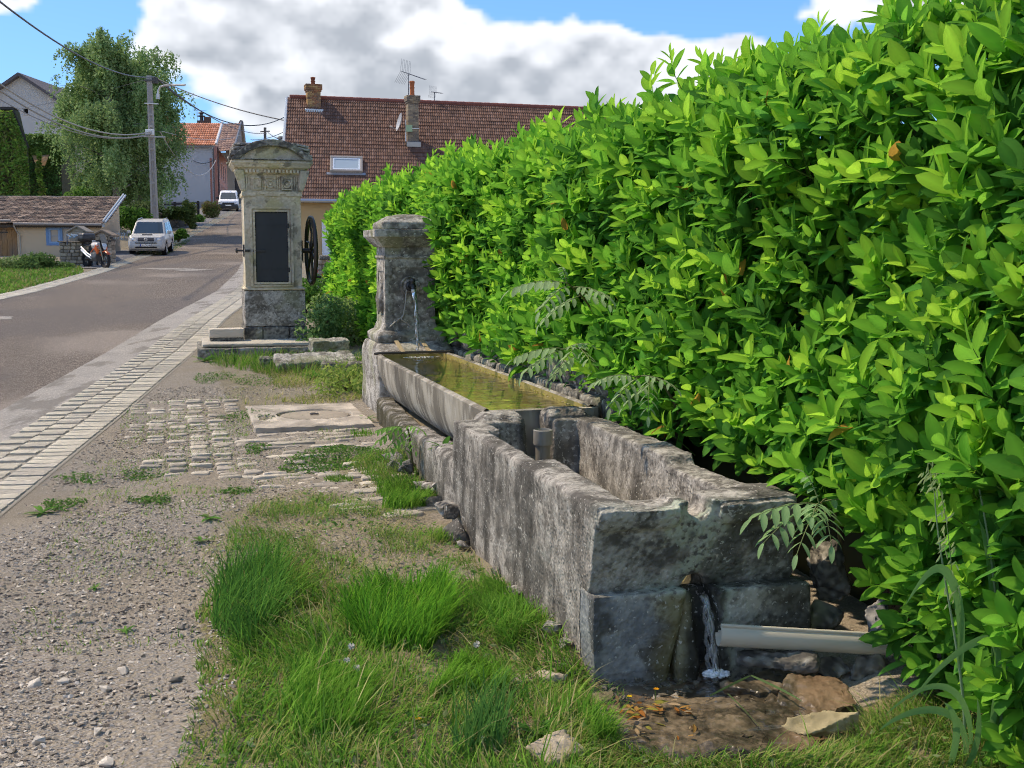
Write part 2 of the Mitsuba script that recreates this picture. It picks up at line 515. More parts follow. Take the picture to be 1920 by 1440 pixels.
def bark_col(p, n, uv):
    b = sst(.5, .62, fbm(p.x * 4, p.y * 4, p.z * 5, 4))
    return mix((.30, .29, .27), (.05, .045, .04), b)


scene['birch_bark'] = two(prin(mikit.proc(bark_col), .9, specular=.1))


def door_col(p, n, uv):
    c = mix((.026, .029, .034), (.045, .048, .053), fbm(p.x * 6, p.y * 6, p.z * 2, 3))
    return mix(c, (.035, .052, .036), sst(.45, .7, noise(p.x * 3 + 5, p.y * 3, p.z * 2)) * .6)


scene['dark_iron'] = two(prin(mikit.proc(door_col), .6, specular=.35))


def algae_col(p, n, uv):
    m = fbm(p.x * 6, p.y * 6, p.z * 6, 4)
    c = mix((.21, .165, .04), (.37, .30, .10), m)
    return mix(c, (.075, .085, .02), sst(.52, .7, fbm(p.x * 11 + 4, p.y * 9, p.z * 9, 3)) * .75)


scene['algae'] = two(prin(mikit.proc(algae_col), .8, specular=.2))


def conc_col(p, n, uv):
    st = fbm(p.x * 9 + 4, p.y * 9, p.z * 2.2, 4)
    c = mix((.15, .135, .11), (.33, .305, .255), sst(.35, .65, st))
    c = mix(c, (.42, .40, .35), sst(.6, .75, noise(p.x * 26, p.y * 26, p.z * 7)) * .5)
    return mix(c, (.045, .042, .036), sst(.5, .66, fbm(p.x * 3 + 1, p.y * 3, p.z * 2, 4)) * .6)


scene['cast_trough'] = bumped(grit_h, 0.005, prin(mikit.proc(conc_col), .85, specular=.2), 3e-3)


def pool_col(p, n, uv):
    m = fbm(p.x * 9, p.y * 9, p.z * 9, 5)
    c = mix((.04, .034, .022), (.20, .155, .10), sst(.3, .7, m * .6 + fbm(p.x * 50, p.y * 50, p.z * 50, 3) * .4))
    return mix(c, (.24, .155, .09), sst(.55, .7, noise(p.x * 3.4 + 8, p.y * 3.4, 0)) * .6)


scene['wet_slab'] = bumped(pale_h, 0.024, prin(mikit.proc(pool_col), .25, specular=.5), 3e-3)
# ---------------------------------------------------------------- ground, road, paving
RX = np.array([(-40, 3), (0, -2.0), (3, -2.55), (7.1, -3.15), (8.4, -3.33), (10.3, -3.59), (13.1, -3.97), (16.65, -4.44), (22.1, -5.38), (27, -6.1), (33, -7.0), (43, -8.8), (57, -11.6), (70, -13.9), (90, -17.5), (110, -20.6), (140, -25.6), (220, -38), (400, -60)], float)
LX = np.array([(-40, -4), (0, -8.6), (10, -9.9), (20, -11.2), (28.4, -12.38), (34.7, -13.4), (43.3, -14.9), (53, -16.75), (61, -18.1), (68.8, -19.3), (90, -22.6), (109, -25.5), (140, -30.5), (220, -43), (400, -66)], float)


def rxa(y): return np.interp(y, RX[:, 0], RX[:, 1])
def lxa(y): return np.interp(y, LX[:, 0], LX[:, 1])


PB = 0.74            # paver strip
GB = 0.50            # concrete gutter
LB = 0.66            # left paver strip
POOL = np.array([.78, 4.24])


def ground_z(x, y):
    x, y = np.asarray(x, float), np.asarray(y, float)
    z = zr(y)
    near = np.clip((13 - y) / 4, 0, 1)
    p = np.stack([x, y, 0 * x], -1)
    z = z + near * ((meshkit.fbm(p * 1.1, 3, 4) - .5) * .10 + (meshkit.fbm(p * 5, 3, 9) - .5) * .035)
    d = np.hypot((x - POOL[0]) / .56, (y - POOL[1]) / .50)
    z = z - .085 * np.clip((1.25 - d) / .45, 0, 1)
    road = (x < rxa(y) - .14) & (x > lxa(y) - LB + .02)
    side = np.clip((rxa(y) + .5 - x) / .5, 0, 1)
    z = z * (1 - side) + zr(y) * side
    bank = np.clip((lxa(y) - LB - 1 - x) / 8, 0, 1) * np.clip((y - 62) / 6, 0, 1) * np.clip((96 - y) / 14, 0, 1)
    z = z + .8 * bank
    return np.where(road, zr(y) - .06, z)


xs = np.concatenate([np.arange(-900, -60, 70.0), np.arange(-60, -6, 2.0), np.arange(-6, -3.4, .12), np.arange(-3.4, 2.0, .035), np.arange(2.0, 4, .25), np.arange(4, 30, 2.0), np.arange(30, 900, 80.0)])
ys = np.concatenate([np.arange(-300, 2, 20.0), np.arange(2.6, 9, .035), np.arange(9, 17, .09), np.arange(17, 30, .8), np.arange(30, 140, 2.5), np.arange(140, 1500, 60.0)])
X, Y = np.meshgrid(xs, ys, indexing='ij')
P = np.stack([X, Y, ground_z(X, Y)], -1)
gm = grid(P)
LUSH = Polygon([(-1.34, 5.34), (-1.36, 5.9), (-1.18, 5.95), (-0.83, 5.43), (-0.52, 5.52), (-0.16, 5.61), (0.0, 5.52), (0.3, 4.58), (0.3, 4.3), (.22, 4.1), (0.25, 3.2), (-.90, 3.2), (-1.02, 4.2), (-1.16, 4.7)])
SPARSE = Polygon([(-1.68, 6.96), (-1.42, 7.68), (-0.8, 7.23), (-0.34, 6.7), (-0.08, 5.62), (-0.83, 5.53), (-1.34, 6.01), (-1.56, 6.22)])
LOWR = Polygon([(0.08, 4.23), (0.28, 4.4), (0.25, 3.8), (.55, 3.62), (0.95, 3.7), (1.28, 4.1), (1.6, 4.25), (2.1, 3.85), (1.9, 3.2), (0.07, 3.2)])
SLABTOP = Polygon([(-3.75, 14.9), (-3.64, 15.5), (-2.2, 15.6), (-1.54, 12.01), (-2.11, 11.6), (-2.6, 11.4)])
SLABEDGE = Polygon([(-1.29, 8.75), (-0.76, 9.17), (-0.43, 7.68), (-0.54, 7.23), (-0.96, 8.0)])
soil = np.zeros(len(gm[0]))
for pg, k in ((LUSH, 1), (SPARSE, .55), (LOWR, 1), (SLABTOP, .5), (SLABEDGE, .6)):
    soil = np.maximum(soil, k * contains_xy(pg.buffer(.12), gm[0][:, 0], gm[0][:, 1]))
far = (gm[0][:, 1] > 20) | (gm[0][:, 0] > 2) | (gm[0][:, 0] < -13)
soil = np.where(far, .35, soil * (.4 + .9 * meshkit.fbm(gm[0] * 2.5, 3, 2)))
whole('ground', shape(gm, 'dirt', True, uv=np.stack([soil * .35, soil * 0], 1)), None, 'pale gravel and bare dirt verge running from the road to the troughs', kind='structure')


def band(f0, f1, y0, y1, n, dz, cross=3):
    y = np.linspace(y0, y1, n)
    t = np.linspace(0, 1, cross)
    x = f0(y)[:, None] * (1 - t) + f1(y)[:, None] * t
    return grid(np.stack([x, np.repeat(y[:, None], cross, 1), zr(y)[:, None] + dz + 0 * x], -1)[:, ::-1])


whole('road', band(lambda y: lxa(y) - .02, lambda y: rxa(y) - PB - GB + .03, -30, 300, 500, 0.0, 9), 'asphalt', 'worn grey-pink asphalt village road climbing away to the left', kind='structure', smooth=True)
whole('gutter', band(lambda y: rxa(y) - PB - GB, lambda y: rxa(y) - PB + .03, -30, 300, 500, -.004 + .012, 3), 'gutter_concrete', 'pale concrete channel between the asphalt and the pavers', kind='structure', smooth=True)


def brick_mesh(l, w, h, ch=.008):
    return box(-l / 2, l / 2, -w / 2, w / 2, -h, 0, ch)


# the right strip: bricks laid across the road edge in two bands
rng = np.random.default_rng(5)
strip = thing('paver_strip', 'cream paver strip along the near right edge of the road', kind='structure')
put(strip, shape(band(lambda y: rxa(y) - PB, lambda y: rxa(y) - .005, -6, 120, 320, .006, 3), 'matt', True, (.24, .22, .18)))
tones = [(.42, .385, .305), (.45, .415, .33), (.39, .36, .285), (.44, .41, .335), (.36, .335, .27)]
protos = {}
for L in (.206, .25):
    protos[L] = [shape(rough(box(-L / 2, L / 2, -.0705, .0705, -.05, 0), .03, 1, .003, 9, i), 'pale_stone', 40, tint(t, .22, 9, i)) for i, t in enumerate(tones)]
near, rest, count = [], [], 0
for k in range(420):
    y = 6.4 + k * .148
    if y > 60: break
    h = math.degrees(math.atan2(rxa(y + .2) - rxa(y - .2), .4))
    for band_i, x0, L, n in ((0, -.735, .215, 2), (1, -.285, .255, 1)):
        for j in range(n):
            off = (.075 if (j + k) % 2 and band_i == 0 else 0) + rng.uniform(-.006, .006)
            yy = y + off
            x = rxa(yy) + x0 + (j + .5) * L
            z = zr(yy) + .020 + rng.uniform(-.004, .004)
            item = (x, yy, z, -h + rng.uniform(-1.5, 1.5), .206 if band_i == 0 else .25, int(rng.integers(5)))
            if count < 300:
                near.append(item); count += 1
            else: rest.append(item)
for x, y, z, h, L, i in near:
    part(strip, 'paver', protos[L][i], None)
    k = [q for q in scene][-1]
    scene[k] = {**scene[k], 'to_world': T().translate([x, y, z]).rotate([0, 0, 1], h)}
its = []
for x, y, z, h, L, i in rest:
    v, f = mv(box(-L / 2, L / 2, -.0705, .0705, -.05, 0, .006), (x, y, z), rz(h))
    its.append((v, f, np.array(tones[i])))
m, c = join(its)
part(strip, 'paver_field', m, 'matt', color=c, kind='stuff')
# the left strip, too far to tell its pavers apart near the houses
strip2 = thing('paver_strip', 'cream paver strip along the far left edge of the road', kind='structure')
put(strip2, shape(band(lambda y: lxa(y) - LB, lambda y: lxa(y) + .01, -10, 160, 300, .006, 3), 'matt', True, (.24, .22, .18)))
its = []
for k in range(560):
    y = 24 + k * .205
    h = math.degrees(math.atan2(lxa(y + .2) - lxa(y - .2), .4))
    for j in range(3):
        v, f = mv(box(-.1, .1, -.09, .09, -.05, 0), (lxa(y) - LB + .11 + j * .215, y + (.1 if j % 2 else 0), zr(y) + .022), rz(-h))
        its.append((v, f, np.array(tones[int(rng.integers(5))]) * 1.4))
m, c = join(its)
part(strip2, 'paver_field', m, 'matt', color=c, kind='stuff')

# asphalt forecourts on the far side of the road
def patch(name, pts, dz, bs, lab):
    pg = Polygon(pts)
    x0, y0, x1, y1 = pg.bounds
    v, f = trimesh.creation.triangulate_polygon(pg.segmentize(1.0), engine='earcut')
    v = np.column_stack([v, ground_z(v[:, 0], v[:, 1]) + dz])
    whole(name, (v, f), bs, lab, kind='structure')


patch('forecourt', [(lxa(45.6) - LB, 45.6), (-18.6, 46.4), (-19.3, 50), (-20.8, 57), (-21.3, 61.5), (lxa(62) - LB, 62), (lxa(57) - LB, 57), (lxa(50) - LB, 50)], .012, 'dark_asphalt', 'dark asphalt forecourt under the motorcycle and the silver car')
patch('driveway', [(lxa(84) - LB, 84), (-25.2, 84.6), (-27.2, 96), (-29.4, 112), (-31, 120), (lxa(121) - LB, 121), (lxa(108) - LB, 108), (lxa(96) - LB, 96)], .03, 'dark_asphalt', 'dark asphalt pull-in in front of the white van')
for (cx, cy, w, h, a) in ((-13.3, 45.4, 2.0, .5, 6), (-12.2, 44.6, 1.5, .6, 3), (-11.4, 22.5, 3.2, .9, 4), (-9.8, 56, 1.6, .7, 2)):
    n = 26
    t = np.linspace(0, 2 * np.pi, n, endpoint=False)
    r = 1 + .25 * np.sin(3 * t + cx) + rng.uniform(-.15, .15, n)
    pts = np.stack([cx + np.cos(t) * w / 2 * r, cy + np.sin(t) * h * r], 1)
    pg = Polygon(pts).buffer(0)
    v, f = trimesh.creation.triangulate_polygon(pg, engine='earcut')
    whole('road_patch', (np.column_stack([v, zr(v[:, 1]) + .006]), f), 'gutter_concrete', 'pale repair patch in the asphalt', kind='structure')

# ---------------------------------------------------------------- cobbles between the manhole slab and the trough
rng = np.random.default_rng(12)
cob = thing('cobble_paving', 'worn cobble paving with grassy joints beside the troughs', kind='structure')
ctones = [(.42, .375, .30), (.36, .32, .26), (.45, .405, .33), (.32, .285, .235), (.39, .35, .285)]
def stone_mesh(l, w, h, seed):
    rg = np.random.default_rng(seed)
    p = np.array([[sx * l / 2 * rg.uniform(.78, 1), sy * w / 2 * rg.uniform(.72, 1), z] for sx in (-1, 1) for sy in (-1, 1) for z in (-h, -.012)] + [[sx * l * rg.uniform(.40, .48), sy * w * rg.uniform(.36, .46), rg.uniform(-.004, .004)] for sx in (-1, 1) for sy in (-1, 1)])
    v, f = rough(manifold3d.Manifold.hull_points(p), max(l, w) / 6, 1, .007, 16, seed, 3)
    return v, f
sq = [shape(stone_mesh(.165, .125, .09, 40 + i), 'pale_stone', 60, tint(ctones[i % 5], .3, 10, i)) for i in range(6)]
lg = [shape(stone_mesh(l, w, .09, 60 + i), 'pale_stone', 60, tint(ctones[i % 5], .3, 8, i)) for i, (l, w) in enumerate([(.30, .10), (.38, .11), (.24, .09), (.34, .135), (.20, .11), (.44, .12)])]
LGL = [.30, .38, .24, .34, .20, .44]
rows = []
for k in range(34):                                    # long narrow stones, rows across
    a = 2.75 + k * .118 if k < 6 else 2.75 + 6 * .118 + (k - 6) * .108
    if a > 5.95: break
    b = -.95 + .5 * rng.uniform(-1, 1) * .5 - .25 * (a < 3.4) * 0
    if a < 3.6: b = -.55 + rng.uniform(-.15, .15)
    while b < -.03:
        i = int(rng.integers(6))
        b2 = b + LGL[i] + .02
        keep = meshkit.fbm(np.array([[a * 1.5, b * 1.8, 3.3]]), 3, 8)[0] > .36
        if b2 < .08 and keep:
            rows.append(('l', a, (b + b2) / 2, i))
        b = b2
for k in range(36):                                    # squarer cobbles further left
    a = 4.0 + k * .135
    if a > 8.3: break
    for j in range(9):
        b = -1.95 + j * .178 + rng.uniform(-.015, .015)
        if b > -.98 and a > 6.0 or b > -.9: continue
        lim = meshkit.fbm(np.array([[a * 1.1, b * 1.3, 9.3]]), 3, 3)[0] + .10 * (a - 6) * .4 - .10 * max(0, -1.5 - b) * 2
        if lim > .46: rows.append(('s', a, b, int(rng.integers(6))))
for kind_, a, b, i in rows[:300]:
    x, y, _ = W(a, b)
    z = ground_z(x, y) + .004 + rng.uniform(-.012, .012)
    k = part(cob, 'cobble', (lg if kind_ == 'l' else sq)[i], None)
    scene[k] = {**scene[k], 'to_world': T().translate([x, y, float(z)]).rotate([0, 0, 1], 15.86 + rng.uniform(-7, 7)).rotate([1, 0, 0], rng.uniform(-5, 5)).scale([rng.uniform(.8, 1.12), rng.uniform(.8, 1.15), 1])}

# ---------------------------------------------------------------- gravel
rng = np.random.default_rng(33)
gp = []
for i in range(9):
    q = np.random.default_rng(i).normal(size=(8, 3))
    hl = trimesh.convex.convex_hull(unit_(q) * [.5, rng.uniform(.3, .45), rng.uniform(.2, .3)])
    gp.append((np.array(hl.vertices), np.array(hl.faces)))
def scatter_stones(pts, size, tonesA):
    vs, fs, cs, o = [], [], [], 0
    for (x, y), s in zip(pts, size):
        v, f = gp[int(rng.integers(7))]
        v = v * s @ rz(rng.uniform(0, 360)).T @ rx(rng.uniform(-20, 20)).T
        vs.append(v + [x, y, float(ground_z(x, y)) + s * .10]); fs.append(f + o); o += len(v)
        cs.append(np.broadcast_to(tonesA[int(rng.integers(len(tonesA)))], (len(v), 3)) * rng.uniform(.55, 1.0))
    return (np.vstack(vs), np.vstack(fs)), np.vstack(cs)
n = 120000
yy = 3.2 + 9.8 * rng.uniform(0, 1, n) ** 1.7
xx = rng.uniform(-3.9, -.6, n)
g = meshkit.fbm(np.stack([xx * 1.3, yy * 1.3, 0 * xx], -1), 3, 14)
dens = np.clip((g - .30) * 3.2, .06, 1) * np.clip(1.25 - .5 * (xx - rxa(yy)) , .12, 1)
ok = (xx > rxa(yy) + .02) & (rng.uniform(0, 1, n) < dens) & ~contains_xy(LUSH, xx, yy)
ok &= rng.uniform(0, 1, n) < np.clip(9.5 / yy ** 1.0, .25, 1)
xx, yy = xx[ok][:36000], yy[ok][:36000]
size = .009 + .026 * rng.uniform(0, 1, len(xx)) ** 3.0
m, c = scatter_stones(np.stack([xx, yy], 1), size, [np.array(t) for t in ((.53, .47, .39), (.45, .395, .32), (.62, .57, .49), (.27, .235, .19), (.39, .345, .29), (.21, .18, .15))])
whole('gravel', m, 'matt', 'loose pale gravel scattered over the verge', kind='stuff', color=c)
# ---------------------------------------------------------------- troughs and fountain, in the fountain frame: x = b, y = a
def F(m):
    return mv(m, (O2[0], O2[1], 0), rz(15.86))


def hull(*pts):
    return manifold3d.Manifold.hull_points(np.vstack(pts).astype(float))


def rect(x0, x1, y0, y1, z):
    return np.array([[x0, y0, z], [x1, y0, z], [x1, y1, z], [x0, y1, z]], float)


def frust(r0, r1):
    return hull(rect(*r0), rect(*r1))


def cyl(p0, p1, r, n=20):
    return solid(tube([p0, p1], r, n))


MB = lambda *a: solid(box(*a))

# ---- the lower trough: one block, hollowed, with worn rims
body = frust((-.01, .90, .13, 2.53, -.12), (0, .886, .0, 2.50, .66)) - MB(-.2, 1.1, -.2, .135, -.2, .285)
cav = frust((.22, .68, .28, 2.22, .14), (.155, .735, .19, 2.34, .80))
scoop = frust((.10, .4, 1.15, 1.95, .40), (.085, .4, 1.02, 2.12, .9))
wear = hull(rect(.66, 1.2, .1, 1.2, .95), rect(.66, 1.2, .3, 1.0, .615))
notch = hull(rect(.41, .48, -.2, .3, .615), rect(.37, .53, -.2, .3, .75)) + cyl([.445, -.2, .625], [.445, .35, .64], .05)
dip = hull(rect(.1, .40, -.2, .25, .9), rect(.16, .34, -.2, .25, .640))
back = hull(rect(.40, .55, 2.2, 2.7, .42), rect(.36, .60, 2.2, 2.7, .9))
hole = cyl([.45, -.2, .275], [.45, .3, .30], .055)
body = body - cav - scoop - wear - notch - dip - back - hole
lip = hull(rect(0.0, .36, -.026, .05, .60), rect(.01, .35, -.03, .05, .645), rect(.02, .34, -.004, .05, .555)) + hull(rect(.52, .88, -.026, .05, .60), rect(.53, .87, -.03, .05, .645), rect(.54, .87, -.004, .05, .555))
body = body + (lip - wear - notch - dip)
body = body + hull(rect(.12, .415, 2.33, 2.55, .3), rect(.13, .41, 2.35, 2.54, .66), rect(.17, .38, 2.40, 2.53, .70)) + hull(rect(.545, .80, 2.33, 2.55, .3), rect(.55, .80, 2.35, 2.54, .68), rect(.58, .78, 2.40, 2.53, .712))
lower = thing('stone_trough', 'rough grey hewn stone trough in the foreground, water running from its near end', 'trough')
v, f = rough(body, .016, 4, .010, 4.5, 7, 5, .002)
v = v + vnormals(v, f) * ((meshkit.fbm(v * [22, 22, 13], 3, 2) - .5) * .010)[:, None]
part(lower, 'basin', F((v, f)), 'trough_stone', True)
part(lower, 'foot_block', F(rough(hull(rect(-.008, .30, -.006, .16, -.1), rect(-.008, .385, -.004, .16, .296)), .02, 0, .010, 6, 3, 4, .002)), 'wet_stone', True, label='smooth grey footing block under the near left corner')
part(lower, 'foot_block', F(rough(hull(rect(.53, .94, -.055, .17, -.1), rect(.505, .925, -.040, .17, .296)), .02, 1, .012, 5, 5, 4, .002)), 'wet_stone', True, label='footing block under the near right corner')
rng = np.random.default_rng(3)
part(lower, 'foot_stone', F(rough(hull(rect(.34, .45, -.03, .15, -.1), rect(.36, .43, .0, .15, .12), rect(.37, .415, .02, .15, .285)), .018, 3, .016, 8, 4, 5, .003)), 'wet_stone', True, label='mossy brown stone beside the outlet')
part(lower, 'foot_stone', F(rough(MB(.40, .56, .10, .17, -.1, .28), .03, 1, .02, 8, 6, 4, .003)), 'wet_stone', True)


def ripples(x0, x1, y0, y1, z, step, amp, src=None, seed=0, freq=9.0):
    xs_, ys_ = np.arange(x0, x1 + step / 2, step), np.arange(y0, y1 + step / 2, step)
    X_, Y_ = np.meshgrid(xs_, ys_, indexing='ij')
    q = np.stack([X_ * freq * .6, Y_ * freq * 1.6, 0 * X_], -1)
    h = (meshkit.fbm(q, 3, seed) - .5) * amp
    if src is not None:
        d = np.hypot(X_ - src[0], Y_ - src[1])
        h += amp * .9 * np.sin(d * 62) * np.exp(-d * 1.5) + (meshkit.noise(np.stack([X_, Y_, 0 * X_], -1) * 45, 3) - .5) * .05 * np.exp(-(d / .17) ** 2)
    return grid(np.stack([X_, Y_, z + h], -1))


whole('standing_water', F(ripples(.14, .745, .2, 2.36, .235, .03, .003, seed=3)), 'water', 'shallow water lying in the foreground stone trough', kind='structure', smooth=True)
part(lower, 'silt_bed', F(grid(np.stack([*np.meshgrid(np.linspace(.16, .73, 8), np.linspace(.22, 2.32, 30), indexing='ij'), np.full((8, 30), .19)], -1))), 'algae', True)
# the overflow pipe standing in it
pipe = thing('overflow_pipe', 'grey plastic overflow pipe standing at the back of the foreground trough', 'pipe')
part(pipe, 'tube', F(lathe([(.0, .15), (.043, .15), (.043, .57), (.038, .57)], 28, at=(.447, 2.13, 0))), 'satin', 50, tint((.20, .185, .16), .35, 14, 2))
part(pipe, 'collar', F(lathe([(.043, .545), (.054, .548), (.056, .56), (.056, .632), (.049, .636), (.046, .628), (.046, .58), (.02, .575), (0, .575)], 28, at=(.447, 2.13, 0))), 'satin', 50, tint((.25, .235, .205), .3, 14, 3))
part(pipe, 'clip', F(lathe([(.0435, .30), (.048, .30), (.048, .325), (.0435, .325)], 28, at=(.447, 2.13, 0))), 'satin', 50, (.12, .11, .1))

# ---- the upper trough: a cast half-round tank
def tank(x0, x1, y0, y1, z1, depth, inset=0.0, rnd=.55, n=70, m=32):
    s = np.linspace(0, 1, n)
    yv = y0 + inset + (y1 - y0 - 2 * inset) * s
    e = np.clip((y1 - inset - yv) / rnd, 0, 1)                       # the far end turns up like a boat
    k = np.sqrt(np.clip(1 - (1 - e) ** 2.4, 0, 1))
    t = np.linspace(-np.pi / 2, np.pi / 2, m)
    cx, hw = (x0 + x1) / 2, (x1 - x0) / 2 - inset
    sx = np.sign(np.sin(t)) * np.abs(np.sin(t)) ** .62
    sz = np.abs(np.cos(t)) ** .80
    w = hw * (.90 + .10 * k)
    X_ = cx + w[:, None] * sx
    Z_ = z1 - (depth - inset) * k[:, None] * sz
    return np.stack([X_, np.repeat(yv[:, None], m, 1), Z_], -1)


upper = thing('stone_trough', 'long cast half-round trough full of greenish water below the fountain spout', 'trough')
po = tank(.20, .94, 2.56, 6.66, .69, .43)
pi_ = tank(.20, .94, 2.56, 6.66, .694, .43, .055)
vo, fo = grid(po)
vi, fi = grid(pi_)
part(upper, 'shell', F((vo, fo[:, ::-1])), 'cast_trough', True)
part(upper, 'lining', F((vi, fi)), 'algae', True)
def strip_(p, q):
    return grid(np.stack([p, q], 1))
ring_o = np.vstack([po[:, 0], po[-1, 1:-1], po[::-1, -1]])
ring_i = np.vstack([pi_[:, 0], pi_[-1, 1:-1], pi_[::-1, -1]])
tt = np.linspace(0, 1, 4)[:, None, None]
rim = ring_o[None] * (1 - tt) + ring_i[None] * tt + np.array([0, 0, 1.0]) * (np.array([0, .010, .012, .0])[:, None, None])
part(upper, 'rim', F(grid(rim)), 'cast_trough', True)
pg = Polygon(np.stack([po[0, :, 0], po[0, :, 2]], 1))
v, f = extrude(pg, .07)
part(upper, 'end_wall', F((np.stack([v[:, 0], 2.555 + v[:, 2], v[:, 1]], 1), f[:, ::-1])), 'cast_trough')
part(upper, 'support_block', F(rough(box(.38, .78, 2.6, 3.0, 0, .285), .06, 2, .015, 6, 2)), 'crust_stone', 40)
part(upper, 'support_block', F(rough(box(.36, .80, 5.6, 6.0, 0, .285), .06, 2, .015, 6, 4)), 'crust_stone', 40)
whole('trough_water', F(ripples(.235, .905, 2.62, 6.62, .662, .0155, .0095, (.63, 6.42), 6)), 'water', 'greenish water filling the long half-round trough', kind='structure', smooth=True)
rng = np.random.default_rng(9)
vs = []
for i in range(420):                                                # algae and fallen bits along the inner right edge
    y = rng.uniform(2.7, 6.5); x = .905 - abs(rng.normal()) * .022
    s = rng.uniform(.008, .022)
    v, f = mv(boulder(rng, s, s * .7, s * .25, 1), (x, y, .667))
    vs.append((v, f, np.array([.30, .30, .05]) * rng.uniform(.5, 1.3) if rng.random() < .7 else np.array([.5, .45, .3]) * rng.uniform(.6, 1.1)))
m, c = join(vs)
whole('floating_algae', F(m), 'matt', 'yellow-green algae and bits drifting along the edge of the long trough', kind='stuff', color=c)

# ---- the fountain pillar
fo_ = thing('fountain_pillar', 'weathered stone fountain pillar with a running spout and domed cap', 'fountain')
FS = 'fountain_stone'
part(fo_, 'plinth', F(rough(hull(rect(.245, 1.0, 6.66, 7.75, -.1), rect(.245, 1.0, 6.68, 7.75, .69), rect(.27, .98, 6.90, 7.7, .79)), .05, 3, .015, 5, 2, 4, .003)), FS, True)
part(fo_, 'base_moulding', F(rough(hull(rect(.285, .955, 6.915, 7.585, .775), rect(.28, .96, 6.91, 7.59, .85), rect(.33, .91, 6.96, 7.54, .89)) + hull(rect(.335, .905, 6.965, 7.535, .87), rect(.345, .895, 6.975, 7.525, .905), rect(.373, .866, 7.0, 7.5, .975)), .022, 3, .006, 7, 4, 4, .002)), FS, True)
pan = (MB(.445, .795, 6.9, 7.018, 1.035, 1.50) + MB(.41, .83, 6.9, 7.018, 1.10, 1.42)) - cyl([.62, 6.9, 1.32], [.62, 7.1, 1.32], .095, 36)
side = MB(.30, .385, 7.08, 7.42, 1.03, 1.46)
shaft = frust((.373, .866, 7.0, 7.5, .96), (.378, .861, 7.005, 7.495, 1.70)) - pan - side
part(fo_, 'shaft', F(rough(shaft, .016, 0, .0025, 8, 6, 4, .001)), FS, 40)
part(fo_, 'side_scroll', F(rough(hull(rect(.345, .40, 7.16, 7.34, 1.06), rect(.335, .40, 7.14, 7.36, 1.2), rect(.37, .40, 7.2, 7.3, 1.38)), .02, 3, .006, 9, 8)), FS, True)
part(fo_, 'neck_band', F(rough(MB(.362, .877, 6.99, 7.51, 1.585, 1.612), .012, 2, .003, 12, 3)), FS, True)
part(fo_, 'cornice', F(rough(hull(rect(.355, .885, 6.98, 7.52, 1.695), rect(.33, .91, 6.955, 7.545, 1.73), rect(.27, .97, 6.895, 7.605, 1.795)) + MB(.262, .978, 6.887, 7.613, 1.79, 1.862), .02, 1, .005, 6, 10, 4, .002)), FS, True)
part(fo_, 'cap', F(rough(hull(rect(.345, .895, 6.97, 7.53, 1.865), rect(.345, .895, 6.97, 7.53, 1.93), rect(.46, .78, 7.09, 7.41, 1.995), rect(.54, .70, 7.17, 7.33, 2.012)), .02, 2, .008, 6, 12, 4, .003)), FS, True)
part(fo_, 'rosette', F(lathe([(.098, 0), (.094, .016), (.084, .020), (.078, .012), (.066, .012), (.060, .030), (.04, .036), (0, .036)], 40, axis=(0, -1, 0), at=(.62, 7.005, 1.32))), FS, 40)
sp = part(fo_, 'spout', F(cat(tube([[.62, 6.985, 1.32], [.62, 6.93, 1.325], [.62, 6.88, 1.33], [.62, 6.845, 1.322], [.62, 6.83, 1.30], [.62, 6.828, 1.275]], [.026, .024, .021, .021, .021, .022], 14), lathe([(.05, 0), (.05, .012), (.03, .03)], 20, axis=(0, -1, 0), at=(.62, 6.975, 1.32)), lathe([(.018, 0), (.022, .03), (.026, .04), (.018, .06), (0, .062)], 14, at=(.62, 6.87, 1.335)))), 'satin', 50, (.02, .02, .022))
part(fo_, 'spout_tip', F(lathe([(.0235, 1.262), (.0255, 1.265), (.0255, 1.29), (.0235, 1.293)], 16, at=(.62, 6.828, 0))), 'metal', 40, (.45, .44, .42))
part(fo_, 'stay_rod', F(cat(tube([[.575, 6.955, 1.28], [.565, 6.955, 1.16], [.545, 6.95, 1.05], [.52, 6.945, 1.0]], .0075, 8), tube([[.535, 6.95, 1.03], [.46, 6.95, .975], [.41, 6.955, .93]], .0075, 8), tube([[.52, 6.945, 1.0], [.575, 6.945, .965], [.62, 6.95, .93]], .0075, 8))), 'satin', 50, (.28, .265, .235))
# iron rest for buckets across the trough end
br = thing('bucket_rest', 'iron bucket rest with two slanting bars over the trough end', 'bucket rest')
part(br, 'cross_bar', F(tube([[.20, 6.60, .705], [.25, 6.56, .712], [.60, 6.55, .714], [.95, 6.56, .712]], .013, 8)), 'satin', 50, (.055, .045, .035))
for x in (.46, .71):
    part(br, 'slant_bar', F(mv(box(-.02, .02, 0, .40, -.006, .006, .002), (x, 6.545, .718), rx(12.5))), 'matt', False, (.34, .27, .16))

# ---- running water
def stream(pts, r, seed, n=14):
    """A falling rope of water: uneven radius, twisting lobes."""
    pts, rng_ = np.asarray(pts, float), np.random.default_rng(seed)
    v, f = tube(pts, r, n)
    k = (len(v) - 2) // n
    q = v[:k * n].reshape(k, n, 3)
    c = pts[:, None]
    ang = np.arange(n) * 2 * np.pi / n
    i = np.arange(k)[:, None]
    g = 1 + .30 * np.sin(2 * ang + i * .35) + .22 * np.sin(3 * ang - i * .5 + 1) + .25 * (meshkit.noise(np.stack([i * .7 + 0 * ang, ang + 0 * i, 0 * ang + 0 * i], -1), seed) - .5)
    v[:k * n] = (c + (q - c) * g[..., None]).reshape(-1, 3)
    return v, f


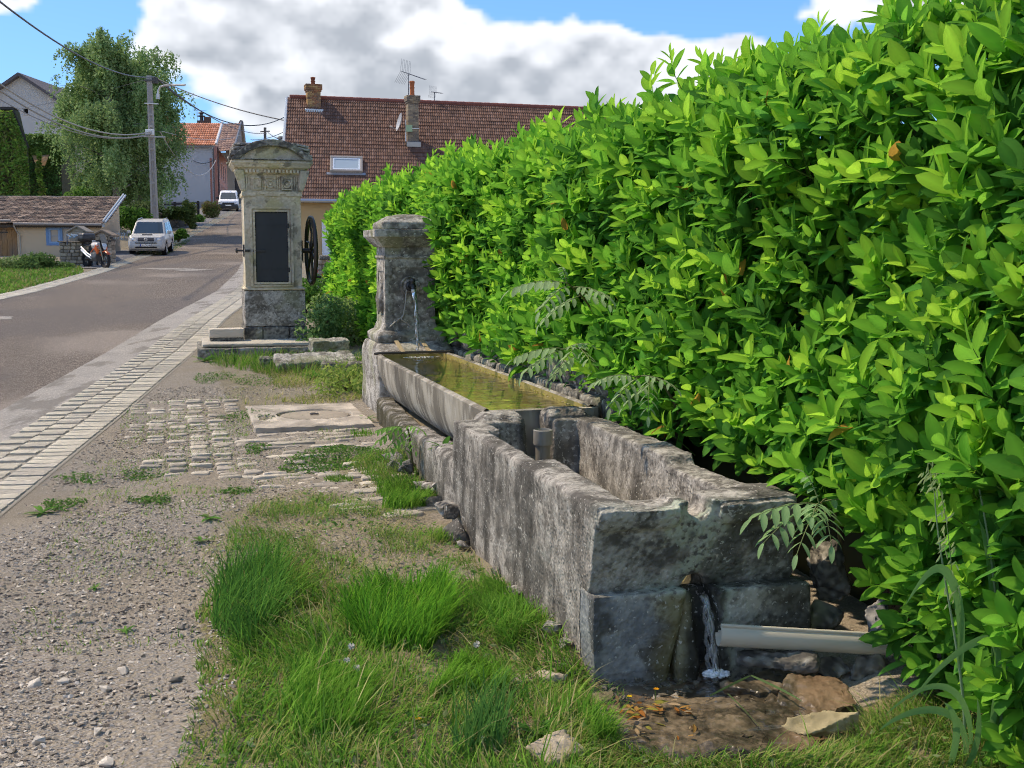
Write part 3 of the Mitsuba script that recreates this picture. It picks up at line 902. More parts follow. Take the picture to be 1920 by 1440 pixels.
h = np.linspace(0, 1, 60)
def fall(p0, p1, r0, r1, seed):
    t = np.sqrt(h)
    pts = np.stack([p0[0] + (p1[0] - p0[0]) * t + .004 * np.sin(h * 23 + seed), p0[1] + (p1[1] - p0[1]) * t, p0[2] + (p1[2] - p0[2]) * h], 1)
    return stream(pts, r0 + (r1 - r0) * h, seed)


whole('falling_water', F(cat(fall((.62, 6.826, 1.268), (.635, 6.70, .662), .017, .013, 3), fall((.628, 6.822, 1.268), (.628, 6.69, .662), .007, .006, 5))), 'clear_water', 'thin stream of water falling from the fountain spout', kind='structure', smooth=True)
whole('falling_water', F(cat(fall((.468, .02, .262), (.470, -.10, -.05), .008, .009, 8), fall((.460, .015, .262), (.455, -.08, -.05), .006, .009, 12), fall((.478, .015, .26), (.487, -.09, -.05), .006, .008, 15), fall((.47, .01, .26), (.475, -.12, -.05), .004, .005, 19), fall((.465, .01, .26), (.463, -.12, -.05), .004, .004, 23))), 'clear_water', 'stream of water running from the near end of the foreground trough', kind='structure', smooth=True)
rng = np.random.default_rng(2)
def foam(cx, cy, z, R, n, lab):
    vs = []
    ico = trimesh.creation.icosphere(1, 1.0)
    for i in range(n):
        r = R * rng.uniform(0, 1) ** .8; a = rng.uniform(0, 6.28); s = rng.uniform(.003, .009)
        v = np.array(ico.vertices) * s * [1, 1, .55]
        vs.append((v + [cx + r * math.cos(a), cy + r * math.sin(a) * .8, z + rng.uniform(-.3, .6) * s], np.array(ico.faces), np.array([.80, .83, .82])))
    m, c = join(vs)
    whole('foam', F(m), 'satin', lab, kind='stuff', color=c, smooth=True)


foam(.635, 6.66, .664, .20, 520, 'white foam where the spout hits the long trough')
foam(.470, -.115, -.022, .055, 200, 'white foam where the runoff hits the wet stones')
foam(.447, 2.13, .60, .04, 70, 'bubbling water in the mouth of the overflow pipe')

# ---- kerb, rubble and soil on the left of the upper trough
kerb = thing('stone_kerb', 'low kerb of two long worn stones on the left of the long trough', 'kerb')
def skew(b0, b1, w, a0, a1, z0, z1):
    """A long stone whose outer edge runs from b0 at a0 to b1 at a1."""
    return hull([[b0, a0, z0], [b1, a1, z0], [b0 + w, a0, z0], [b1 + w, a1, z0]], [[b0, a0, z1 - .03], [b1, a1, z1 - .03]], [[b0 + .035, a0, z1], [b1 + .035, a1, z1], [b0 + w, a0, z1], [b1 + w, a1, z1]])


part(kerb, 'block', F(rough(skew(.075, .20, .17, 4.47, 6.56, -.1, .30), .035, 2, .018, 5, 3, 4, .004)), 'trough_stone', True, label='farther kerb block')
part(kerb, 'block', F(rough(hull([[-.01, 2.44, .10], [.08, 4.5, .02], [.18, 2.44, .10], [.25, 4.5, .02]], [[-.01, 2.44, .40], [.075, 4.5, .30], [.03, 2.44, .435], [.11, 4.5, .33], [.18, 2.44, .435], [.25, 4.5, .33]]), .035, 2, .018, 5, 5, 4, .004)), 'trough_stone', True, label='nearer and higher kerb block')
part(kerb, 'earth_fill', F(rough(box(.20, .46, 2.5, 6.62, -.1, .27), .06, 2, .04, 4, 9)), 'pale_stone', True, tint((.17, .14, .09), .5, 9, 3))
rng = np.random.default_rng(21)
for i in range(26):
    y = rng.uniform(2.3, 4.3) if i < 18 else rng.uniform(.2, 2.2)
    s = rng.uniform(.08, .15) if i < 18 else rng.uniform(.05, .10)
    x = rng.uniform(-.09, .07) if i < 18 else rng.uniform(-.075, -.02)
    z = .06 + rng.uniform(0, .09) if i < 18 else .03
    part(kerb, 'rubble_stone', F(mv(rough(boulder(rng, s * 1.3, s, s * .8, 1, .35), .02, 0, .010, 14, i), (x, y, z), rz(rng.uniform(0, 180)))), 'trough_stone', 50)
for (x, y, sx, sy, sz, z) in ((-.10, 2.15, .20, .28, .17, .05), (.23, 3.0, .22, .35, .22, .40)):
    part(kerb, 'rubble_stone', F(mv(rough(boulder(rng, sx, sy, sz, 1, .3), .025, 1, .012, 9, int(y * 9)), (x, y, z))), 'trough_stone', 50)

# ---- dry wall under the hedge, right of the upper trough
wall = thing('retaining_wall', 'dark dry stone wall under the hedge behind the long trough', 'wall')
rng = np.random.default_rng(8)
part(wall, 'core', F(box(1.06, 1.4, 2.3, 9.0, -.1, .84)), 'crust_stone')
for r in range(5):
    y = 2.25 + rng.uniform(0, .2)
    while y < 8.9:
        l, hh = rng.uniform(.2, .42), .185
        part(wall, 'stone', F(rough(box(.985 + rng.uniform(-.02, .02), 1.12, y, y + l, r * hh + .01, (r + 1) * hh - .006), .06, 2, .02, 7, r * 9 + int(y * 7), 3)), 'crust_stone', 50)
        y += l + .015

# ---- manhole slab
mh = thing('manhole_slab', 'pale stone manhole slab with a round concrete lid and iron ring', 'manhole')
sx0, sx1, sy0, sy1 = -.94, .11, 6.08, 7.62
lidc, lr = (-.34, 6.86), .325
zs = float(ground_z(*W(6.8, -.4)[:2]))
sl = MB(sx0, sx1, sy0, sy1, -.12, .022) - cyl([*lidc, -.05], [*lidc, .2], lr + .022, 44)
sl = sl - MB(-.86, -.70, 6.5, 6.9, 0, .2)
part(mh, 'slab', F(mv(rough(sl, .04, 1, .014, 6, 3, 5, .003), (0, 0, zs + .004))), 'pale_stone', 40, tint((.36, .325, .265), .6, 7, 7))
part(mh, 'lid', F(lathe([(0, .014), (lr - .03, .016), (lr - .008, .012), (lr, 0), (lr, -.08)], 48, at=(*lidc, zs + .000))), 'pale_stone', 30, tint((.27, .235, .185), .3, 6, 4))
part(mh, 'lifting_ring', F(mv(tube([[.035 * math.cos(t), .035 * math.sin(t), 0] for t in np.linspace(0, 2 * np.pi, 18)], .007, 7), (*lidc, zs + .026))), 'satin', 50, (.06, .05, .045))

# ---- stones and slabs about the runoff
def stone(name, lab, x, y, z, sx, sy, sz, rot=0, mat='pale_stone', col=(.40, .36, .29), seed=0, tilt=0, group=None, amp=.014, base='boulder', it=2):
    rg = np.random.default_rng(seed)
    m0 = boulder(rg, sx, sy, sz, 1, .30) if base == 'boulder' else rough(box(-sx / 2, sx / 2, -sy / 2, sy / 2, -sz / 2, sz / 2), .05, 1, .02, 5, seed)
    e = max(.012, max(sx, sy) / 22)
    amp = max(amp, .026)
    m0 = rough(m0, e, 1 if it == 2 else it, amp, 9, seed, 5, amp * .3)
    return whole(name, mv(m0, (x, y, z), rz(rot) @ rx(tilt)), mat, lab, 'stone', group, smooth=40, color=tint(col, .6, 11, seed, 4) if mat == 'pale_stone' else None)


stone('flat_stone', 'flat tan stone lying alone on the gravel at the far left', -1.95, 5.14, .02, .115, .06, .045, 10, seed=3, col=(.42, .37, .28))
stone('basin_stone', 'broad brown wet slab that catches the runoff', .68, 4.02, -.062, .72, .50, .10, 8, 'wet_slab', seed=5, base='box', amp=.02)
stone('basin_stone', 'rounded brown rock at the left edge of the runoff pool', .36, 3.98, -.005, .2, .2, .13, 20, 'pale_stone', (.24, .19, .12), 7)
stone('basin_stone', 'dark rock between the runoff pool and the trough corner', .34, 4.22, -.01, .12, .13, .09, 50, 'pale_stone', (.20, .17, .10), 8)
stone('rock', 'ochre mossy rock in the grass right of the runoff pool', 1.12, 3.98, -.01, .30, .17, .11, 5, 'pale_stone', (.30, .25, .15), 11)
stone('rock', 'grey boulder behind the ochre mossy rock', 1.12, 4.26, -.01, .34, .30, .13, 30, 'wet_slab', (.20, .175, .135), 12)
stone('rock', 'grey stone wedged left of the grey boulder', .93, 4.32, -.03, .24, .22, .10, 70, 'wet_slab', (.22, .19, .14), 13)
stone('rock', 'long flat stone lying under the plastic gutter', 1.04, 4.47, .05, .32, .10, .04, -14, 'crust_stone', (.36, .31, .24), 14, 6, base='box')
stone('rock', 'small stone under the middle of the plastic gutter', 1.27, 4.52, .0, .15, .12, .09, 15, 'crust_stone', (.26, .23, .18), 15)
stone('rock', 'dark stone under the right end of the plastic gutter', 1.42, 4.50, .01, .20, .16, .12, 40, 'crust_stone', (.17, .155, .13), 16)
stone('rock', 'upright dark stone in the shade right of the foreground trough', 1.37, 4.98, .28, .22, .2, .32, 10, 'crust_stone', (.22, .20, .17), 17)
stone('rock', 'lower dark stone in the shade right of the foreground trough', 1.33, 4.86, .06, .2, .18, .22, 30, 'crust_stone', (.24, .22, .18), 18)
stone('rock', 'bluish stone half hidden behind the lowest hedge leaves', 1.55, 4.84, .10, .14, .12, .2, 60, 'pale_stone', (.34, .34, .34), 19)
stone('flat_stone', 'pale flat stone in the grass near the trough corner', .07, 4.37, .012, .24, .12, .05, 15, seed=21, col=(.42, .36, .27))
stone('flat_stone', 'second flat stone in the grass, nearer than the pale one', .04, 4.16, .0, .26, .09, .04, 5, seed=22, col=(.36, .31, .23))
stone('rock', 'angular tan stone at the bottom edge below the trough', .14, 3.66, .0, .18, .14, .12, 40, 'pale_stone', (.34, .295, .22), 24, 15, base='box')
stone('rock', 'broken tan stone left of the runoff pool at the bottom', .30, 3.74, .0, .14, .12, .08, 70, 'pale_stone', (.34, .29, .21), 25)
rng = np.random.default_rng(44)
for i, (lab, x, y, s_) in enumerate((
        ('largest pale stone chip at the very bottom left corner of the gravel', -1.36, 3.56, .060), ('flat pale chip just right of the largest bottom chip', -1.31, 3.63, .055),
        ('pale wedge of stone near the left edge low on the gravel', -1.60, 3.80, .050), ('white chip in the middle of the left gravel', -1.74, 4.40, .048),
        ('white chip right of the one in the middle of the gravel', -1.56, 4.33, .045), ('grey cube-like stone on the gravel near the grass', -1.55, 4.52, .050),
        ('sand-coloured stone touching the left edge of the frame', -1.84, 4.38, .055), ('small pale chip above the bottom chips', -1.42, 3.88, .045),
        ('dark small stone high on the bare dirt by the tall tuft', -1.48, 5.05, .045), ('dark rounded stone at the edge of the grass', -1.30, 4.41, .045))):
    whole('pebble', mv(rough(boulder(rng, s_ * 1.4, s_, s_ * .7, 1, .3), .012, 0, .003, 20, i), (x, y, float(ground_z(x, y)) + s_ * .12), rz(rng.uniform(0, 180))), 'pale_stone', lab, 'stone', smooth=40, color=tint((.17, .155, .135) if 'dark' in lab else (.46, .42, .36), .3, 20, i))
bx_, by_ = np.meshgrid(np.linspace(.26, 1.3, 46), np.linspace(3.66, 4.76, 46), indexing='ij')
bz_ = ground_z(bx_, by_) + .004 + (meshkit.fbm(np.stack([bx_ * 9, by_ * 9, 0 * bx_], -1), 3, 6) - .5) * .02 - .02 * np.clip(np.hypot((bx_ - .78) / .56, (by_ - 4.24) / .5) - 1.0, 0, 1) * 4
pq = np.stack([rng.uniform(.32, 1.25, 900), rng.uniform(3.8, 4.72, 900)], 1)
m, c = scatter_stones(pq, .012 + .045 * rng.random(900) ** 3, [np.array(t) for t in ((.10, .088, .066), (.15, .13, .095), (.07, .062, .05), (.20, .17, .12))])
m = (m[0] + [0, 0, .020], m[1])
whole('pebbles', m, 'satin', 'dark wet pebbles and grit in the runoff pool', kind='stuff', color=c)
whole('mud', grid(np.stack([bx_, by_, bz_], -1)), 'wet_slab', 'dark wet mud and silt under the runoff at the trough foot', kind='structure', smooth=True)
pool = Point(0, 0).buffer(1, 40)
pgv = np.array(pool.exterior.coords)[:-1]
xx_, yy_ = np.meshgrid(np.linspace(.30, 1.22, 66), np.linspace(3.70, 4.74, 70), indexing='ij')
hz = -.018 + (meshkit.fbm(np.stack([xx_ * 14, yy_ * 22, 0 * xx_], -1), 3, 4) - .5) * .006
d_ = np.hypot(xx_ - .70, yy_ - 4.34)
hz += .003 * np.sin(d_ * 90) * np.exp(-d_ * 4)
whole('runoff_pool', grid(np.stack([xx_, yy_, hz], -1)), 'water', 'shallow clear pool where the trough water runs out', kind='structure', smooth=True)

# ---- the length of plastic gutter
gut = thing('plastic_gutter', 'beige half-round plastic gutter lying against the foreground trough', 'gutter')
t = np.linspace(math.radians(112), math.radians(352), 26)
def half(r): return np.stack([0 * t, r * np.cos(t), r * np.sin(t)], 1)
n = 12
sec_o, sec_i = half(.046), half(.0425)
ln = np.linspace(0, .86, n)
vo, fo = grid(np.stack([sec_o + [q, 0, 0] for q in ln]))
vi, fi = grid(np.stack([sec_i + [q, 0, 0] for q in ln]))
e0, ef0 = grid(np.stack([sec_o, sec_i]))
R_ = rz(4) @ ry(4.6)
pos = (.815, 4.49, .15)
GC = (.50, .465, .385)
part(gut, 'channel', mv(cat((vo, fo), (vi, fi[:, ::-1]), (e0, ef0)), pos, R_), 'satin', 40, tint(GC, .08, 7, 3))
part(gut, 'bead', mv(tube([sec_o[0] + [0, -.005, .000], sec_o[0] + [.86, -.005, .000]], .008, 10), pos, R_), 'satin', 50, GC)
part(gut, 'bead', mv(tube([sec_o[-1] + [.012, .003, .002], sec_o[-1] + [.86, .003, .002]], .006, 10), pos, R_), 'satin', 50, GC)
# ---------------------------------------------------------------- the well house
WO = (-3.735, 16.42, 0.0)
WR = 15.0
def H(m): return mv(m, WO, rz(WR))


well = thing('well_house', 'tall stone well house with an arched pediment and dark iron door beside the road', 'well')
LS, CS = 'limestone', 'crust_stone'
part(well, 'base_course', H(rough(MB(-.02, .86, -.04, .88, .36, .60) - MB(.235, .245, -.06, 0, .3, .7) - MB(.60, .61, -.06, 0, .3, .7), .05, 1, .008, 5, 1, 4, .002)), CS, 40)
part(well, 'dado', H(rough(MB(-.005, .845, -.02, .86,   .602, 1.115), .06, 1, .006, 5, 2, 4, .002)), 'fountain_stone', 40, label='lower block of grey weathered stone')
part(well, 'dado_cap', H(rough(hull(rect(-.01, .85, -.03, .87, 1.115), rect(-.01, .85, -.03, .87, 1.135), rect(.02, .80, 0, .84, 1.165)), .03, 1, .004, 8, 3)), LS, 40)
blk = MB(.02, .80, 0, .84, 1.16, 2.42) - MB(.165, .615, -.1, .06, 1.225, 2.205)
for z in (1.66, 2.16):
    blk = blk - MB(.0, .165, -.1, .006, z, z + .007) - MB(.615, .9, -.1, .006, z, z + .007)
part(well, 'shaft', H(rough(blk, .05, 0, .004, 5, 4, 4, .001)), LS, 30)
fr = MB(.095, .685, -.030, .004, 1.165, 2.275) - MB(.125, .655, -.1, .1, 1.185, 2.245)
fr = fr + (MB(.140, .640, -.018, .004, 1.20, 2.23) - MB(.165, .615, -.1, .1, 1.225, 2.205))
part(well, 'door_surround', H(fr), LS)
door = part(well, 'door', H(box(.170, .612, .012, .035, 1.232, 2.20, .003)), 'dark_iron')
part(door, 'batten', H(box(.172, .61, .004, .013, 2.015, 2.022)), 'dark_iron')
part(door, 'batten', H(box(.172, .61, .004, .013, 1.405, 1.412)), 'dark_iron')
for zz in (1.30, 1.47, 1.66, 1.84, 2.10):
    for xx in (.195, .39, .585):
        part(door, 'rivet', H(lathe([(.009, 0), (.007, .005), (0, .007)], 8, axis=(0, -1, 0), at=(xx, .012, zz))), 'dark_iron')
part(door, 'latch_bar', H(cat(box(.02, .30, -.012, -.002, 1.648, 1.680, .003), tube([[.055, -.03, 1.664], [.055, .01, 1.664]], .016, 10))), 'satin', False, (.022, .022, .024))
part(door, 'hinge', H(cat(box(.60, .645, -.014, -.002, 1.985, 2.02, .003), tube([[.622, -.012, 1.975], [.622, -.012, 2.04]], .012, 8))), 'satin', False, (.022, .022, .024))
part(door, 'hinge', H(cat(box(.60, .645, -.014, -.002, 1.375, 1.41, .003), tube([[.622, -.012, 1.365], [.622, -.012, 1.43]], .012, 8))), 'satin', False, (.022, .022, .024))
part(well, 'bolt', H(cat(tube([[.03, .10, 1.665], [-.075, .10, 1.665]], .014, 10), lathe([(0, 0), (.028, .002), (.03, .02), (.014, .03)], 14, axis=(-1, 0, 0), at=(-.075, .10, 1.665)), tube([[-.085, .10, 1.63], [-.085, .10, 1.70]], .011, 8), box(-.0, .02, .06, .14, 1.58, 1.75))), 'satin', 40, (.022, .022, .024))
part(well, 'string_course', H(rough(MB(.0, .82, -.022, .86, 2.42, 2.475) - MB(.19, .30, -.05, -.004, 2.40, 2.447) - MB(.52, .60, -.05, -.004, 2.40, 2.447), .03, 0, .004, 8, 6)), LS, 30)
fz = MB(.02, .80, 0, .84, 2.475, 2.715)
for x in list(np.arange(.045, .14, .032)) + list(np.arange(.265, .30, .02)) + list(np.arange(.47, .54, .025)) + list(np.arange(.70, .79, .03)):
    fz = fz - MB(x, x + .012, -.05, .022, 2.495, 2.69)
part(well, 'frieze', H(rough(fz, .05, 0, .003, 8, 7)), LS, 30)
for x0, x1 in ((.315, .455), (.545, .685), (.15, .255)):
    p = MB(x0, x1, -.024, .003, 2.505, 2.675) - MB(x0 + .012, x1 - .012, -.05, .1, 2.517, 2.663)
    part(well, 'frieze_panel', H(p), LS)
for x in (.385, .615):
    part(well, 'roundel', H(lathe([(.056, 0), (.054, .030), (.042, .032), (.038, .010), (.024, .010), (.02, .030), (0, .034)], 28, axis=(0, -1, 0), at=(x, 0, 2.587))), LS, 40)
part(well, 'roundel', H(rough(hull(rect(.215, .25, -.012, .004, 2.55), rect(.22, .255, -.014, .004, 2.63)), .02, 1, .006, 20, 3)), LS, True, label='broken remains of the left roundel')
part(well, 'cornice', H(rough(hull(rect(.0, .82, -.02, .86, 2.715), rect(-.04, .86, -.06, .90, 2.78)) + MB(-.05, .87, -.07, .91, 2.78, 2.802) + hull(rect(-.10, .92, -.12, .96, 2.80), rect(-.135, .955, -.155, .995, 2.86)) + MB(-.145, .965, -.165, 1.0, 2.86, 2.905), .035, 1, .008, 6, 8, 4, .002)), LS, 40)
for x in np.arange(.05, .80, .050):
    if .2 < x < .27: continue
    part(well, 'dentil', H(box(x, x + .030, -.085, -.02, 2.735, 2.779)), LS)
for x0, s in ((.02, -1), (.80, 1)):
    part(well, 'bracket', H(rough(hull(rect(x0 - .035, x0 + .035, -.03, .03, 2.48), rect(x0 - .05 + .03 * s, x0 + .05 + .03 * s, -.05, .05, 2.62), rect(x0 - .07 + .06 * s, x0 + .07 + .06 * s, -.09, .09, 2.775)), .025, 2, .006, 9, 4)), LS, True)
# segmental pediment
def arc(cx, z0, hw, rise, n=30):
    R = (hw * hw + rise * rise) / (2 * rise)
    a = np.linspace(-math.asin(hw / R), math.asin(hw / R), n)
    return [(cx + R * math.sin(q), z0 + rise - R + R * math.cos(q)) for q in a]


def seg(cx, z0, hw, rise, y0, y1):
    v, f = extrude(Polygon(arc(cx, z0, hw, rise)), y1 - y0)
    return solid((np.stack([v[:, 0], v[:, 2] + y0, v[:, 1]], 1), f[:, ::-1]))


ped = seg(.41, 2.90, .555, .285, -.19, .12) - seg(.41, 2.915, .435, .180, -.3, -.10)
part(well, 'pediment', H(rough(ped, .03, 1, .010, 7, 9, 4, .003)), CS, 45)
part(well, 'tympanum', H(rough(seg(.41, 2.906, .45, .19, -.112, -.08), .03, 1, .004, 8, 9)), LS, 40)
rng = np.random.default_rng(17)
for side_ in (-1, 1):                                                # rough stone slabs on the roof behind the arch
    for r in range(5):
        y = -.04 + rng.uniform(-.03, .03)
        while y < .95:
            l = rng.uniform(.2, .38)
            w_ = .30 - r * .012
            cx_ = .41 + side_ * (.575 - w_ / 2 - r * .012 + rng.uniform(-.02, .02))
            v, f = rough(box(-w_ / 2, w_ / 2, -l / 2 + .006, l / 2 - .006, -.019, .019), .045, 1, .010, 10, int(rng.integers(99)))
            part(well, 'roof_slab', H(mv((v @ ry(side_ * (7 + rng.uniform(-4, 4))).T, f), (cx_, y + l / 2, 2.945 + r * .044))), 'fountain_stone', 45)
            y += l
part(well, 'roof_slab', H(rough(MB(-.02, .84, .0, .98, 2.93, 3.13), .08, 1, .02, 6, 4)), CS, 45)
# iron flywheel on the right side
wh = thing('flywheel', 'dark iron pump flywheel on the right side of the well house', 'wheel')
cx, cy, cz, R = .96, .30, 1.665, .47
ring = [[cx, cy + R * math.cos(q), cz + R * math.sin(q)] for q in np.linspace(0, 2 * np.pi, 49)]
tw = lambda m: H(mv(mv(mv(m, (-cx, -cy, 0)), (0, 0, 0), rz(3)), (cx, cy, 0)))
part(wh, 'rim', tw(tube(ring, .031, 10, False)), 'satin', 60, (.045, .032, .026))
part(wh, 'hub', tw(tube([[cx - .17, cy, cz], [cx + .05, cy, cz]], .035, 12)), 'satin', 60, (.04, .03, .026))
for k in range(6):
    q = k * math.pi / 3 + .3
    mid = [cx + .012, cy + R * .5 * math.cos(q + .22), cz + R * .5 * math.sin(q + .22)]
    part(wh, 'spoke', tw(tube([[cx, cy, cz], mid, [cx, cy + R * math.cos(q), cz + R * math.sin(q)]], [.022, .015, .017], 8)), 'satin', 60, (.045, .032, .026))
part(wh, 'crank_handle', tw(tube([[cx, cy + .02, cz - R * .8], [cx + .14, cy + .02, cz - R * .8]], .016, 8)), 'satin', 60, (.04, .03, .026))
part(wh, 'bearing_plate', H(box(.80, .835, .18, .42, 1.52, 1.81, .008)), 'satin', False, (.04, .03, .026))
# step, loose block and the heap of slabs
st = thing('stone_step', 'two-layer stone step in front of the well house', 'step')
part(st, 'lower_slab', H(rough(MB(-.66, 1.0, -.86, .6, .12, .375), .06, 1, .012, 5, 12)), CS, 40)
part(st, 'upper_slab', H(rough(MB(-.60, .98, -.76, .7, .378, .43), .06, 1, .008, 5, 13)), 'pale_stone', 40, tint((.40, .365, .30), .3, 4, 5))
cb = thing('kerb_block', 'beige concrete block lying on the step left of the well house', 'block')
part(cb, 'face', H(rough(MB(-.50, -.03, -.30, -.02, .475, .60), .05, 1, .005, 6, 5)), 'pale_stone', 40, tint((.52, .465, .39), .15, 5, 2))
part(cb, 'rough_foot', H(rough(MB(-.49, -.035, -.28, -.03, .428, .478), .03, 1, .014, 12, 6)), CS, 40)


def Wh(px_x, y): return px_x


stone('loose_slab', 'long tilted stone slab on top of the heap before the well house', -2.42, 14.4, .31, 1.0, .34, .12, 22, 'fountain_stone', (.30, .275, .225), 51, 20, base='box')
stone('loose_slab', 'short squared slab at the back of the heap', -2.42, 15.5, .42, .52, .22, .17, 26, 'fountain_stone', (.33, .305, .25), 52, 10, base='box')
stone('loose_slab', 'dark squared stone at the left end of the heap', -2.95, 14.6, .20, .42, .34, .30, 12, 'crust_stone', seed=53, base='box')
stone('loose_slab', 'dark flat slab at the right end of the heap', -2.0, 14.2, .20, .62, .34, .24, 8, 'crust_stone', seed=54, base='box')
# ---------------------------------------------------------------- the laurel hedge
def leaf_template(n):
    t = np.linspace(0, 1, n)
    w = np.sin(np.pi * np.clip(t, 0, 1) ** .92) ** .62
    w[0], w[-1] = .05, .0
    V = np.zeros((n, 3, 3))
    for k, s in enumerate((-1, 0, 1)):
        V[:, k, 0] = t
        V[:, k, 1] = s * w * .5
        V[:, k, 2] = abs(s) * w * .16                                 # folded along the midrib
    i = np.arange(n - 1)
    f = []
    for k in (0, 1):
        a, b, c, d = i * 3 + k, (i + 1) * 3 + k, (i + 1) * 3 + k + 1, i * 3 + k + 1
        f += [np.stack([a, b, c], 1), np.stack([a, c, d], 1)]
    return V.reshape(-1, 3), np.vstack(f), t


def leaves(pos, d, up, L, Wd, curl, col, n=6, rib=1.25, fold=1.0):
    """Many leaves at once: d = direction of the blade, up = side its face looks to."""
    V, f, _ = leaf_template(n)
    N = len(pos)
    d = d / np.linalg.norm(d, axis=1, keepdims=True)
    s = np.cross(up, d); s /= np.linalg.norm(s, axis=1, keepdims=True) + 1e-9
    u = np.cross(d, s)
    x, y, z = V[:, 0], V[:, 1], V[:, 2]
    zz = z[None] * Wd[:, None] * fold - curl[:, None] * L[:, None] * (x ** 2)[None]
    P_ = pos[:, None] + d[:, None] * (x[None] * L[:, None])[..., None] + s[:, None] * (y[None] * Wd[:, None])[..., None] + u[:, None] * zz[..., None]
    m = len(V)
    F_ = (f[None] + (np.arange(N) * m)[:, None, None]).reshape(-1, 3)
    c = np.repeat(col[:, None], m, 1).copy()
    c[:, 1::3] = np.clip(c[:, 1::3] * rib, 0, .9)
    return P_.reshape(-1, 3), F_, c.reshape(-1, 3)


def unit(v): return v / np.linalg.norm(v, axis=-1, keepdims=True)


AX, BX = np.array([A2[0], A2[1], 0]), np.array([B2[0], B2[1], 0])
ZUP = np.array([0, 0, 1.0])


def face_b(a, z):
    q = np.stack([a * .9, z * 1.3, 0 * a], -1)
    b = 1.06 + (meshkit.fbm(q, 3, 31) - .5) * .38
    b = b - .10 * np.exp(-((z - .95) / .4) ** 2) * (a < 5)
    b = b - .20 * np.exp(-((a - 6.7) / .8) ** 2) * (z > .8)
    b = b + .30 * np.clip((z - 2.18) / .4, 0, 1) ** 2
    b = b + .5 * np.clip((a - 16.3) / .8, 0, 1) ** 2
    return np.where(a < -.25, b - .06, b)


def z_min(a):
    return np.interp(a, [-3, -.45, -.3, -.05, .25, 2.3, 2.6, 7, 7.6, 9, 16, 18], [.03, .05, .12, .50, .62, .66, .78, .84, .5, .2, .3, .3])


def z_top(a):
    return 2.44 + (meshkit.fbm(np.stack([a * 1.1, 0 * a, 0 * a + 4], -1), 3, 77) - .5) * .22 - .25 * np.clip((a - 15.6) / 1.4, 0, 1) ** 2


rng = np.random.default_rng(101)
sp_ = .104
ga, gz = np.meshgrid(np.arange(-2.1, 17.1, sp_), np.arange(.02, 2.62, sp_), indexing='ij')
ga = (ga + rng.uniform(-.5, .5, ga.shape) * sp_).ravel()
gz = (gz + rng.uniform(-.5, .5, gz.shape) * sp_).ravel()
ok = (gz > z_min(ga)) & (gz < z_top(ga))
ga, gz = ga[ok], gz[ok]
gb = face_b(ga, gz) + rng.uniform(-.02, .16, len(ga)) ** 1.0
S = np.stack([O2[0] + ga * A2[0] + gb * B2[0], O2[1] + ga * A2[1] + gb * B2[1], gz + zr(O2[1] + ga) * .0], 1)
sd = -BX * rng.uniform(.5, 1.1, (len(S), 1)) + ZUP * rng.uniform(.35, 1.05, (len(S), 1)) + AX * rng.normal(0, .34, (len(S), 1)) - AX * .15
low = gz < .5
sd[low] += -ZUP * .35
# the top of the hedge: upright shoots
nt = 1700
ta = rng.uniform(-2.2, 17.0, nt); tb = 1.15 + rng.uniform(0, 1, nt) * .9
tz = z_top(ta) - .02 + rng.normal(0, .05, nt) + .12 * (rng.random(nt) < .12)
S2 = np.stack([O2[0] + ta * A2[0] + tb * B2[0], O2[1] + ta * A2[1] + tb * B2[1], tz], 1)
sd2 = ZUP + rng.normal(0, .28, (nt, 3)) - BX * .18
S = np.vstack([S, S2]); sd = unit(np.vstack([sd, sd2])); istop = np.arange(len(S)) >= len(ga)
vig = rng.uniform(.75, 1.2, len(S))
age = np.clip(rng.normal(.55, .28, len(S)) + .25 * istop, 0, 1)                # 1 = this year's light growth
K = 10
ref = unit(np.cross(sd, rng.normal(size=sd.shape)))
ref2 = np.cross(sd, ref)
pos, dd, uu, LL, WW, CC, cc, src, nearp = [], [], [], [], [], [], [], [], []
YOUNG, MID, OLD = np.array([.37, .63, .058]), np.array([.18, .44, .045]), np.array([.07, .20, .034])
for k in range(K):
    ph = k * 2.4 + rng.uniform(0, .5, len(S))
    h = (k / (K - 1)) * .17 * vig
    open_ = np.radians(np.interp(k, [0, K - 3, K - 1], [66, 42, 18]) + rng.normal(0, 12, len(S)))
    rad = ref * np.cos(ph)[:, None] + ref2 * np.sin(ph)[:, None]
    d = sd * np.cos(open_)[:, None] + rad * np.sin(open_)[:, None] + ZUP * .2 - BX * .08
    pos.append(S + sd * (h - .10)[:, None] + rad * .006)
    dd.append(d)
    uu.append(sd * .35 + ZUP * .6 - BX * .75 + rng.normal(0, .2, (len(S), 3)))
    size = np.interp(k, [0, 4, K - 1], [.118, .142, .092]) * vig * rng.uniform(.8, 1.15, len(S))
    LL.append(size); WW.append(size * rng.uniform(.40, .50, len(S)))
    CC.append(rng.uniform(.02, .22, len(S)))
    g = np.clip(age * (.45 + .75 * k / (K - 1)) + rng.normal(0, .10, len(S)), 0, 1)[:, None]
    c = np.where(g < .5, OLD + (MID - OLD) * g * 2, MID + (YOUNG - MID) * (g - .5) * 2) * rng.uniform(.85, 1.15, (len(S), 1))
    cc.append(c)
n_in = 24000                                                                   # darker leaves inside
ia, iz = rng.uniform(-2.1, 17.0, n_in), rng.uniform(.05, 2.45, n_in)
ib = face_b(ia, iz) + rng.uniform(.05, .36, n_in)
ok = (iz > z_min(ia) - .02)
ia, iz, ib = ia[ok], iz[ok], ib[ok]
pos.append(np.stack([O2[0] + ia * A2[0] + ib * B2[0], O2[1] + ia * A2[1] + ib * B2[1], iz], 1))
dd.append(-BX * rng.uniform(.2, 1, (len(ia), 1)) + rng.normal(0, .55, (len(ia), 3)))
